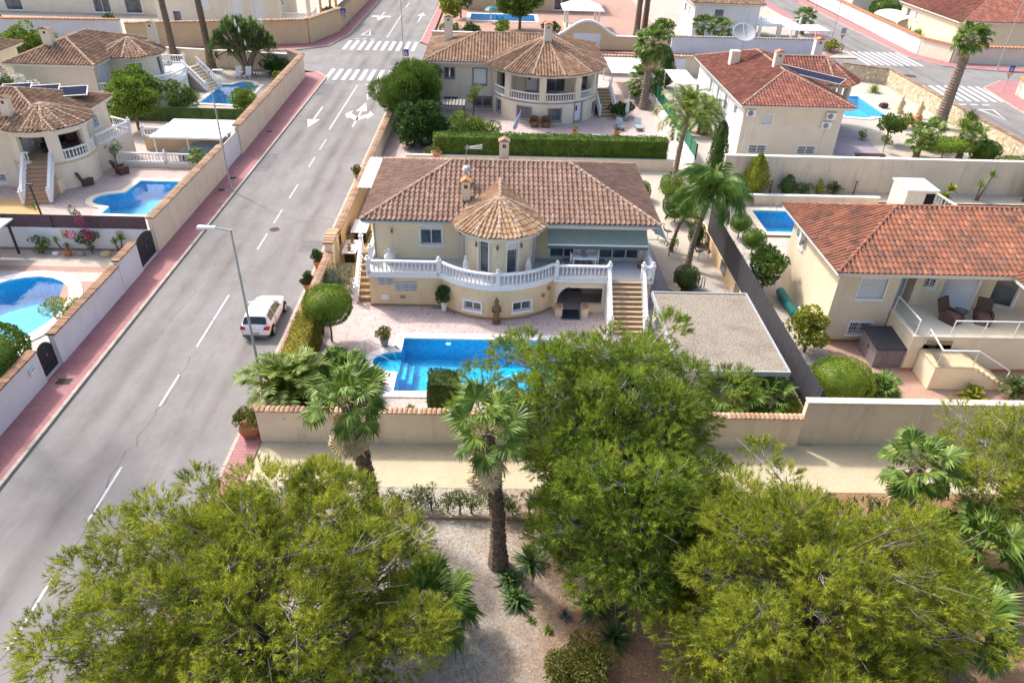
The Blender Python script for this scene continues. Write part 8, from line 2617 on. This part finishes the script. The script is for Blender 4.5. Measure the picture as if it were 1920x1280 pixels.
boxp(o, "handle", "steel", .5, -.1, 1.0, .6, -.05, 1.1)
column_conifer("cypress", "small pointed cypress near the pale metal door", (20.2, 91.0, LOT), 1.1, 4.4, "leaf_dark", .25, 110, power=.8)
# ---- house with the wide round porch behind the hedge
lot("hedge_yard", [(-10.5, 62.5), (17.3, 62.5), (17.3, 97), (-9, 96.3), (-10.5, 91)], "crazy_pink", [POOL_B])
pool("whirlpool", "small round blue whirlpool with white rim behind the tall hedge", POOL_B, LOT + .05, .45, .9, -.1)
clipped_hedge("tall_hedge", "long tall dark green hedge behind the villa", -5.6, 62.6, 15.0, 64.0, LOT, 2.55, "hedge_mid", .14, .08, 170, group=None)
coping_wall("street_wall", "cream wall with clay coping along the right pavement behind the hedge", (-10.65, 91.0), (-10.65, 62.0), 1.7, "garden_wall", 0, .25, "tile", "coping_clay", .4, .55)
hb = thing("house_round_balcony", "cream house with wide round balcony and brown conical roof behind the hedge", "house", (2, 82, 0))
GF = "grey_frame"
facade(hb, "front_wall", [(-7.3, 79.6), (-.4, 79.6)], LOT, 5.05, "pale_wall", [(2.1, 3.9, 1.0, 1.0, "slide", GF), (5.3, 3.6, 1.4, 1.6, "shutter", GF), (5.6, 1.0, 1.9, 1.0, "slide", GF), (2.2, 1.0, 1.4, .7, "slide", GF)])
facade(hb, "left_wall", [(-7.3, 89.5), (-7.3, 79.62)], LOT, 5.05, "pale_wall", [(4, 3.8, 1.0, 1.0, "slide", GF)])
facade(hb, "right_wall", [(10.5, 81), (10.5, 89.5)], LOT, 5.05, "pale_wall", [])
BC = (4.9, 80.6)
br_ = arc(BC[0], BC[1], 5.75, 196, 356, 24)
ibb = path_info(br_)
ub = lambda d: (d - 196) / 160 * ibb[1][-1]
facade(hb, "lower_round_wall", br_, LOT, 2.3, "pale_wall", [(ub(212), 1.2, .8, 1.2, "slide", GF), (ub(247), 1.15, 1.5, 1.2, "slide", GF), (ub(279), 1.1, 1.3, 1.2, "slide", GF), (ub(306), 1.2, .95, 1.9, "solid", GF), (ub(335), 1.2, .8, .9, "slide", GF)])
MB().prism(br_ + [(10.5, 84), (-.5, 84)], 2.15, 2.32).build("balcony_floor", "stair_tile", hb, world=True)
mw = MB()
wall_path(mw, br_, 2.3, 5.05, .35, [(ub(a), ub(b), 2.3, 4.7) for a, b in ((200, 222), (229, 262), (269, 301), (308, 330), (337, 354))])
mw.build("balcony_arches", "pale_wall", hb, world=True)
for a, b in ((200, 222), (229, 262), (269, 301), (308, 330), (337, 354)):
    balustrade(hb, [(x, y, 2.32) for x, y in arc(BC[0], BC[1], 5.6, a, b, 6)], posts=(), spacing=.27)
facade(hb, "balcony_rear_wall", [(-.6, 80.4), (2.0, 79.0), (7.6, 79.0), (10.4, 81.2)], 2.3, 5.05, "pale_wall", [(1.5, 3.4, .9, 2.0, "door", GF), (4.4, 3.4, 1.3, 2.0, "solid", GF), (7.0, 3.4, 1.9, 2.0, "slide", GF), (10.2, 3.4, 1.2, 2.0, "darkdoor", GF)])
rb = roof_slab(hb, rect(-7.9, 78.9, 6, 90.2), 5.2)
F_, C_ = hip_faces(-7.9, 78.9, 11.2, 90.2, 5.2, 1.85)
tiled_roof(hb, rb, F_, "tile_brown", .33, .42, 0, C_, "ridge_clay", .12)
deck(F_, "tile_brown", rb)
rcn = roof_slab(hb, arc(BC[0], BC[1], 6.35, 180, 380, 28) + [(10.6, 85), (-1.2, 85)], 5.18, name="round_roof")
TF, TC = cone_faces(BC[0], BC[1], 6.5, 5.18, 2.35, 170, 400, 8, 4)
tiled_roof(hb, rcn, TF, "tile_brown", .31, .42, 200, TC, "ridge_clay", .12)
deck(TF, "tile_brown", rcn)
chimney(hb, 5.0, 80.0, 6.6, 8.9, .8, .7, "pale_wall", "terracotta")
chimney(hb, -5.6, 85.5, 6.0, 8.4, .9, .7, "pale_wall", "tile_brown")
stair_flight(hb, 11.2, 81.4, radians(10), 1.6, 3.2, LOT, 2.3, 9, "stair_tile", "stair_riser")
o = thing("rear_carport", "white sheet carport right of the round balcony house", "carport", (15.3, 90, 0))
for k in range(8):
    boxw(o, "roof_panel", "canvas_white", 13.0 + .58 * k, 86.6, 2.6 + .02 * (k % 2), 13.56 + .58 * k, 94.5, 2.66 + .02 * (k % 2))
for x in (13.1, 17.5):
    for y in (86.8, 94):
        boxw(o, "post", "white_metal", x - .06, y - .06, LOT, x + .06, y + .06, 2.6)
coping_wall("rear_gate_wall", "cream wall with clay coping behind the white sheet carport", (12.6, 97.0), (19.6, 97.0), 2.3, "garden_wall", 0, .3, "tile", "coping_clay", .4, .8)
for x, y, rz, lbl in ((-14, 0, 0, ""),):
    pass
for k, (x, y) in enumerate(((12.5, 74.3), (14.4, 74.3))):
    o = thing("grey_lounger", "grey cushioned sun lounger behind the hedge, %s one" % ("left", "right")[k], "sun lounger", (x, y, LOT), 0, "grey sun loungers")
    boxp(o, "mattress", "car_cover", -.33, -.95, .28, .33, .3, .38)
    m = MB(); m.X = Matrix.Translation((0, .28, .33)) @ Matrix.Rotation(radians(40), 4, 'X'); m.box(-.33, 0, 0, .33, .75, .1); m.build("headrest", "car_cover", o)
    for s in (-1, 1):
        for yy in (-.8, .3):
            boxp(o, "leg", "dark_metal", s * .28 - .03, yy, 0, s * .28 + .03, yy + .06, .28)
def umbrella(label, x, y, lean, mat):
    o = thing("closed_parasol", label, "parasol", (x, y, LOT))
    t = Vector((lean, 0, 2.6))
    MB().tube([(0, 0, 0), t], .035, 6).build("pole", "white_metal", o)
    MB().tube([t * .32, t * .42, t * .75, t * 1.02], [.16, .22, .14, .03], 8).build("folded_canopy", mat, o)
    MB().lathe([(.3, 0), (.3, .08), (.05, .1)], 10).build("base_plate", "stone_grey", o)
umbrella("closed white parasol between the two grey loungers", 13.5, 77.0, .1, "canvas_white")
plain("parasol_blue", (.30, .34, .50), .8, .3, 6, .1)
umbrella("closed blue and white parasol leaning behind the hedge", 1.3, 70.6, .9, "parasol_blue")
for k, (x, y) in enumerate(((3.7, 74.1), (4.9, 74.1))):
    o = thing("wicker_chair", "tan wicker tub chair by the round lower wall, %s one" % ("left", "right")[k], "chair", (x, y, LOT), 0, "tan wicker tub chairs")
    MB().lathe([(.38, 0), (.45, .45), (.1, .46)], 10).build("seat", "statue_wood", o)
    m = MB(); wall_path(m, arc(0, 0, .48, -20, 200, 10)[::-1], .4, 1.0, .07); m.build("backrest", "statue_wood", o)
for x, lbl in ((7.5, "left of the whirlpool"), (11.7, "right of the whirlpool")):
    potted("deck_pot", "tall clay pot with dry plant just " + lbl, (x, 70.8, LOT), .32, .75, "terracotta", (.45, .45, .4), "leaf_olive" if x < 9 else "agave_blue", .16, .06, 90, 7)
shrub("feathery_tree", "large dark feathery round tree beside the road above the hedge", "tree", (-8.9, 73.6, LOT), (3.4, 3.2, 2.9), "leaf_mid", .5, .055, 70, 46, trunk=.3, up=.9, br=(.3, .5), spread=.5)
shrub("feathery_tree", "second light green round tree behind the feathery one", "tree", (-7.8, 78.6, LOT), (2.2, 2.2, 2.6), "leaf_mid", .4, .1, 50, 26, trunk=.4)
shrub("orange_tree", "dense dark orange tree left of the tall hedge's end", "tree", (-7.2, 67.4, LOT), (3.0, 2.4, 1.9), "leaf_dark", .26, .15, 60, 40, trunk=.3)
shrub("yellow_shrub", "yellow-green loose shrub rising behind the tall hedge", "shrub", (-2.6, 67.4, LOT), (3.2, 2.0, 1.7), "leaf_bright", .28, .1, 55, 30)
shrub("slim_sapling", "slim pale sapling before the round balcony house's left wall", "tree", (-2.6, 77.2, LOT), (.8, .8, 1.3), "leaf_bright", .24, .08, 45, 10, trunk=1.0)
shrub("deck_shrub", "dark rounded shrub behind the grey loungers", "shrub", (13.2, 78.0, LOT), (1.6, 1.1, 1.0), "leaf_dark", .24, .13, 60, 16)
shrub("corner_bush", "small pale bush in the triangle left of the hedge", "bush", (-6.0, 63.5, LOT), (1.2, .8, .7), "leaf_bright", .18, .1, 70, 12)
potted("corner_pot", "terracotta bowl with a spindly plant by the hedge's left end", (-5.3, 62.0, 1.05), .45, .4, "terracotta", (.3, .3, .3), "leaf_olive", .12, .05, 60, 4)
palm("garden_washingtonia", "tall fan palm with brown skirt right of the round balcony house", (16.1, 81.6, LOT), 6.9, "fan", 34, 1.35, (.2, 0), .42, .3, 12, "palm_bark_grey", .4, None, 101, (80, -50))
palm("broad_fan_palm", "broad low fan palm under the tall skirted one", (17.0 - .4, 84.6, LOT), 2.2, "fan", 26, 1.5, (0, 0), .3, .25, 0, seed=102)
o = thing("pergola", "grey slatted flat pergola beside the feathery tree", "pergola", (-5.4, 75.4, 0))
for k in range(12):
    boxw(o, "slat", "stone_grey", -7.4 + .34 * k, 74.3, 2.0, -7.14 + .34 * k, 76.4, 2.05)
for x in (-7.2, -3.5):
    for y in (74.4, 76.2):
        boxw(o, "post", "wood", x - .06, y - .06, LOT, x + .06, y + .06, 2.0)
# ---- beyond the cross street
lot("north_yard_middle", rect(-9.8, 111.2, 26, 175), "brick_pink", [POOL_H])
lot("north_yard_right", rect(26, 110, 52, 175), "lot_paving")
lot("north_yard_left", [(-110, 102.6), (-66, 102.6), (-48, 104.4), (-27, 110.3), (-24.7, 118.5), (-24.5, 200), (-110, 200)], "lot_paving")
lot("far_right_yard", [(62.6, 113.5), (64.8, 109), (75, 106.5), (130, 107), (130, 200), (64.2, 200)], "lot_paving")
lot("right_block", rect(63.0, 20, 130, 84), "lot_paving")
pool("north_pool", "narrow dark blue pool glimpsed before the orange house at the top", POOL_H, LOT + .02, .6, 1.2, -.1)
coping_wall("north_wall", "cream wall with white coping across the street, left part", (-9.7, 111.5), (8.6, 111.5), 1.9, "orange_wall", 0, .3, "flat", "white_paint", .3, .5)
coping_wall("north_wall", "cream wall with white coping across the street, right of the arch", (16.6, 111.5), (24.3, 111.5), 1.9, "orange_wall", 0, .3, "flat", "white_paint", .3, .5)
ga = thing("arched_gateway", "cream gateway wall with white arched top over a pale garage door", "gateway", (12.6, 111.5, 0))
vs = [(8.6 + 8 * k / 16, 1.9 + 1.9 * max(0, sin(pi * k / 16)) ** 1.3) for k in range(17)]
m = MB()
for (xa, za), (xb, zb) in zip(vs, vs[1:]):
    z0 = 2.3 if 10.4 < (xa + xb) / 2 < 14.8 else 0
    m.add([(xa, 111.35, z0), (xb, 111.35, z0), (xb, 111.65, z0), (xa, 111.65, z0), (xa, 111.35, za), (xb, 111.35, zb), (xb, 111.65, zb), (xa, 111.65, za)], [(3, 2, 1, 0), (4, 5, 6, 7), (0, 1, 5, 4), (1, 2, 6, 5), (2, 3, 7, 6), (3, 0, 4, 7)])
m.build("wall", "orange_wall", ga, world=True)
m = MB()
for (xa, za), (xb, zb) in zip(vs, vs[1:]):
    m.beam((xa, 111.5, za + .12), (xb, 111.5, zb + .12), .6, .26)
m.build("coping", "white_paint", ga, world=True)
m = MB()
for k in range(9):
    m.box(10.6, 111.5, .1 + k * .24, 14.6, 111.6, .32 + k * .24)
m.build("garage_door", "white_shutter", ga, world=True)
coping_wall("side_street_wall", "long grey white wall across the street behind the crimson house", (24.6, 110.2), (46.3, 110.6), 2.3, "white_wall", 0, .3, "tile", "stone_grey", .45, .6)
def simple_house(name, label, x0, y0, x1, y1, mat, roof, wins=(), z=5.0, rise=1.8, axis='x', porch=None):
    h = thing(name, label, "house", ((x0 + x1) / 2, (y0 + y1) / 2, 0))
    facade(h, "front_wall", [(x0, y0), (x1, y0)], LOT, z, mat, wins)
    facade(h, "left_wall", [(x0, y1), (x0, y0 + .02)], LOT, z, mat, [(2.5, 3.6, 1.1, 1.2, "slide"), (5.5, 3.6, 1.1, 1.2, "shutter")] if y1 - y0 > 8 else [])
    facade(h, "right_wall", [(x1, y0 + .02), (x1, y1)], LOT, z, mat, [(2.5, 3.6, 1.1, 1.2, "slide")])
    if roof:
        r = roof_slab(h, rect(x0 - .6, y0 - .6, x1 + .6, y1 + .6), z + .12)
        F_, C_ = hip_faces(x0 - .6, y0 - .6, x1 + .6, y1 + .6, z + .12, rise, axis)
        tiled_roof(h, r, F_, roof, .36, .45, 0, C_, roof, .13)
        deck(F_, roof, r)
    return h
ho = simple_house("orange_house", "orange walled house with arched porch at the top behind the narrow pool", -8, 142, 16, 152, "orange_wall", "tile_brown", [(3, 3.6, 1.4, 1.4, "shutter"), (8, 1.2, 1.6, 1.6, "slide"), (19, 1.3, 2.6, 2.0, "slide")])
gz = thing("gazebo", "white wooden gazebo with pale roof beside the narrow pool", "gazebo", (13.2, 126.8, 0))
boxw(gz, "plinth", "orange_wall", 10.4, 124.0, LOT, 16.0, 129.6, .5)
for x in (10.7, 15.7):
    for y in (124.3, 129.3):
        boxw(gz, "post", "white_paint", x - .16, y - .16, .5, x + .16, y + .16, 3.2)
MB().add([(9.9, 123.5, 3.2), (16.5, 123.5, 3.2), (16.5, 130.1, 3.2), (9.9, 130.1, 3.2), (13.2, 126.8, 4.7)], [(0, 1, 4), (1, 2, 4), (2, 3, 4), (3, 0, 4), (3, 2, 1, 0)]).build("roof", "canvas_white", gz, world=True)
balustrade(gz, [(10.7, 124.2, .5), (15.7, 124.2, .5)], posts=(), spacing=.34)
shrub("olive_tree", "big round green tree before the orange house at the top", "tree", (3.2, 124.6, LOT), (4.2, 3.0, 2.6), "leaf_mid", .5, .26, 18, 34, trunk=1.6)
for x, y, r, mt, lbl in ((-7.4, 117.5, 1.5, "leaf_mid", "round green bush behind the white coped wall, left end"), (-4.0, 115.0, 1.6, "leaf_dark", "dark round bush behind the white coped wall"), (8.0, 121.5, 1.3, "leaf_dark", "dark bush right of the big round tree"), (0.3, 120, 1.4, "leaf_bright", "bright bush left of the big round tree")):
    shrub("yard_bush", lbl, "bush", (x, y, LOT), (r, r * .9, r * .8), mt, .4, .2, 24, 14)
shrub("street_tree", "yellow-green tree at the top by the street corner", "tree", (-7.8, 124, LOT), (1.8, 1.8, 2.2), "leaf_yellow", .45, .22, 22, 18, trunk=1.2)
shrub("street_tree", "dark green tree at the top edge beside the street", "tree", (-6.6, 133, LOT), (2.4, 2.2, 2.6), "leaf_mid", .45, .22, 22, 18, trunk=1.2)
o = thing("garden_fountain", "turquoise parasol-shaped fountain at the narrow pool", "fountain", (-1.5, 129.6, LOT))
MB().tube([(0, 0, 0), (0, 0, 2.2)], .12, 7).build("column", "white_paint", o)
MB().lathe([(1.1, 1.9), (.6, 2.3), (.06, 2.5)], 10).build("bowl", "plastic_teal", o)
for k, (x, y) in enumerate(((21.2, 120.0), (22.6, 121.5))):
    palm("street_palm", "bare palm trunk beyond the arched gateway, %s one" % ("left", "right")[k], (x, y, LOT), 13, "fan", 14, 1.4, (.2, 0), .45, .32, 0, "palm_bark", 0, "palms beyond the gateway", 111 + k, (80, -50))
shrub("yard_bush", "bright green bushes beside the bare palm trunks", "bush", (25.0, 119, LOT), (1.8, 3.5, 1.6), "leaf_bright", .4, .2, 24, 18)
hi = simple_house("white_turret_house", "white house with round balconied corner behind the side street wall", 30, 121, 40, 130, "white_wall", "tile_brown", [(3.8, 3.4, 1.4, 2.0, "single"), (8.0, 3.4, 1.3, 2.0, "shutter"), (4, 1.0, 1.4, .8, "slide")], 5.2)
MB().prism([(40, 120), (46.5, 120), (46.5, 127), (40, 127)], 2.3, 2.55).build("balcony_slab", "white_paint", hi, world=True)
balustrade(hi, [(40.2, 120.2, 2.55), (46.3, 120.2, 2.55)], posts=(0, -1), spacing=.34)
for x in (40.3, 43.2, 46.2):
    boxw(hi, "pillar", "white_wall", x - .2, 120.0, LOT, x + .2, 120.4, 2.3)
for x, y, s, lbl in ((30.6, 117.0, 1.2, "fan palm before the white turret house, left one"), (33.0, 115.0, 1.1, "fan palm before the white turret house, right one"), (49.6, 127.0, 1.3, "fan palm by the side road beyond the white canopy")):
    palm("front_palm", lbl, (x, y, LOT), 2.6, "fan", 22, s, (0, 0), .3, .25, 0, seed=int(x))
o = thing("white_canopy", "white flat canopy with tables beneath at the side road corner", "canopy", (46.3, 118, 0))
boxw(o, "roof_panel", "canvas_white", 43.4, 115.4, 2.6, 49.4, 120.4, 2.7)
for x in (43.6, 49.2):
    for y in (115.6, 120.2):
        boxw(o, "post", "white_metal", x - .08, y - .08, LOT, x + .08, y + .08, 2.6)
shrub("yard_bush", "yellow-green round bushes at the side road corner", "bush", (49.2, 113.8, LOT), (2.0, 1.3, .9), "leaf_yellow", .36, .2, 26, 14)
shrub("yard_bush", "green bush against the side street wall at its left end", "bush", (27.4, 113.4, LOT), (1.4, 1.1, 1.0), "leaf_mid", .36, .2, 26, 12)
coping_wall("long_pale_wall", "long pale wall with red clay coping at the far left across the street", (-110, 99.8), (-50.3, 104.2), 3.6, "white_wall", 0, .35, "tile", "terracotta", .45, .8)
coping_wall("orange_street_wall", "orange cream wall with clay coping across the street behind the giant yucca", (-49.8, 104.3), (-27.1, 110.2), 3.2, "orange_wall", 0, .35, "tile", "coping_clay", .45, .9)
coping_wall("orange_street_wall", "orange cream wall with clay coping turning up the main road's far corner", (-27.0, 110.3), (-24.7, 118.5), 3.2, "orange_wall", 0, .35, "tile", "coping_clay", .45, .9)
coping_wall("orange_street_wall", "orange cream wall climbing along the main road at the top", (-24.65, 118.7), (-24.4, 160), 3.0, "orange_wall", 0, .35, "tile", "coping_clay", .6, .9)
hg = simple_house("cream_house_top", "cream house with tall shuttered windows and balcony at the top left", -52, 120, -33.5, 131, "pale_wall", "tile_brown", [(12.2, 2.6, 1.5, 2.6, "shutter"), (15.4, 2.6, 1.5, 2.6, "shutter"), (7, 3.2, 2.0, 1.2, "shutter"), (3, 1.4, 1.2, 1.6, "darkdoor")], 6.0)
boxw(hg, "balcony_base", "pale_wall", -33.4, 119.4, LOT, -28.6, 124, 1.6)
balustrade(hg, [(-33.2, 119.5, 1.6), (-28.8, 119.5, 1.6), (-28.8, 123.5, 1.6)], posts=(0, 4.4, -1), spacing=.32)
for x in (-33.2, -28.9):
    boxw(hg, "pillar", "pale_wall", x - .25, 119.3, 1.6, x + .25, 119.8, 6.0)
hp = simple_house("cream_porch_house", "cream porch house with dark openings at the top left edge", -84, 128, -55, 140, "pale_wall", "tile_brown", [(6, 1.4, 2.6, 2.2, "darkdoor"), (20, 1.4, 2.6, 2.2, "slide"), (25, 1.4, 2.6, 2.2, "darkdoor")], 5.0)
shrub("porch_shrub", "dark green shrubs beside the orange posts at the top", "shrub", (-27.3, 126.5, LOT), (1.6, 2.0, 1.3), "leaf_dark", .4, .2, 26, 14)
o = thing("timber_pergola", "orange timber pergola posts beside the top left balcony", "pergola", (-26.5, 128, 0))
for x in (-27.6, -25.2):
    for y in (122, 129):
        boxw(o, "post", "gold_frame", x - .15, y - .15, LOT, x + .15, y + .15, 4.5)
boxw(o, "beam_deck", "gold_frame", -28, 121.6, 4.5, -24.8, 129.4, 4.7)
for x, lbl in ((-71.5, "dark pot plant on the porch terrace at the top left, left one"), (-58.5, "dark pot plant on the porch terrace at the top left, right one")):
    potted("porch_pot", lbl, (x, 113 if x < -60 else 118, LOT), .5, .6, "terracotta", (.8, .8, .8), "leaf_dark", .3, .15, 40, 8)
hl = simple_house("edge_house", "small porch house cut by the left edge beside the light green shrub", -64, 76.5, -52.4, 84, "pale_wall", "tile_brown", [(9, 3.3, 1.6, 1.8, "slide")], 4.7, 1.5)
boxw(hl, "balcony_base", "pale_wall", -58, 74.4, LOT, -51.2, 76.5, 2.3)
balustrade(hl, [(-58, 74.6, 2.3), (-51.4, 74.6, 2.3)], posts=(0, -1), spacing=.3)
coping_wall("corner_wall", "white and cream wall with red coping along the far side road", (64.0, 160), (62.7, 114.0), 2.3, "white_wall", 0, .35, "tile", "terracotta", .5, .8)
coping_wall("corner_wall", "short cream corner wall with red coping at the far right junction", (62.75, 113.9), (65.0, 109.0), 2.3, "pale_wall", 0, .35, "tile", "terracotta", .5, .8)
coping_wall("corner_wall", "cream wall with red coping running right along the far junction", (65.1, 108.9), (115, 107.2), 2.3, "pale_wall", 0, .35, "tile", "terracotta", .5, .8)
hj = simple_house("far_red_house", "big house with broad red roof behind the far right corner wall", 67, 113, 92, 131, "house_d_wall", "tile_crimson", [(2.0, 3.6, 1.0, 1.0, "slide"), (14, 3.6, 1.4, 1.2, "shutter")], 4.9, 3.2)
chimney(hj, 72, 124, 6.5, 9.4, 1.0, .8, "pale_wall", "terracotta")
hk = simple_house("far_yellow_house", "plain yellowish house above the red roof at the top right", 95, 140, 120, 152, "orange_wall", "tile_brown", [(3, 3.6, 1.4, 1.4, "slide"), (9, 3.6, 1.4, 1.4, "slide")], 6.5)
hm = simple_house("far_side_house", "cream house with white balcony beyond the side road at the top", 66, 148, 84, 160, "pale_wall", None, [(3, 3.6, 1.4, 1.2, "slide"), (13, 3.2, 2.6, 2.2, "shutter")], 6.0)
balustrade(hm, [(75, 147.8, 1.9), (83, 147.8, 1.9)], posts=(0, -1), spacing=.4)
clipped_ball("dome_bush", "bright green dome bush over the far side road wall", (70.0, 143, LOT), (2.4, 2.2, 1.7), "hedge_mid", 0, .35, .2, 40)
o = thing("corner_canopy", "white tunnel canopy behind the far side road wall", "canopy", (67.5, 134, 0))
for k in range(8):
    a0, a1 = pi * k / 8, pi * (k + 1) / 8
    MB().add([(68 + 2.6 * cos(a0), 128, 2 + .8 * sin(a0)), (68 + 2.6 * cos(a1), 128, 2 + .8 * sin(a1)), (68 + 2.6 * cos(a1), 137, 2 + .8 * sin(a1)), (68 + 2.6 * cos(a0), 137, 2 + .8 * sin(a0))], [(0, 1, 2, 3)]).build("canopy_panel", "canvas_white", o, world=True)
for x in (65.5, 70.5):
    for y in (128.2, 136.8):
        boxw(o, "post", "white_metal", x - .07, y - .07, LOT, x + .07, y + .07, 2.0)
rosette("yard_cactus", "cluster of tall cactus columns behind the far corner wall", (66.0, 122.5, LOT), 10, 2.4, .22, "leaf_mid", heads=[(0, 0, 0), (1.0, .5, 0), (-.8, .8, 0)], el=(90, 65), seed=120, bend=0)
coping_wall("near_right_wall", "cream wall with domed ochre cap at the right edge of the zebra corner", (64.6, 92.0), (63.2, 40), 2.0, "pale_wall", 0, .35, "tile", "gold_frame", .6, .9)
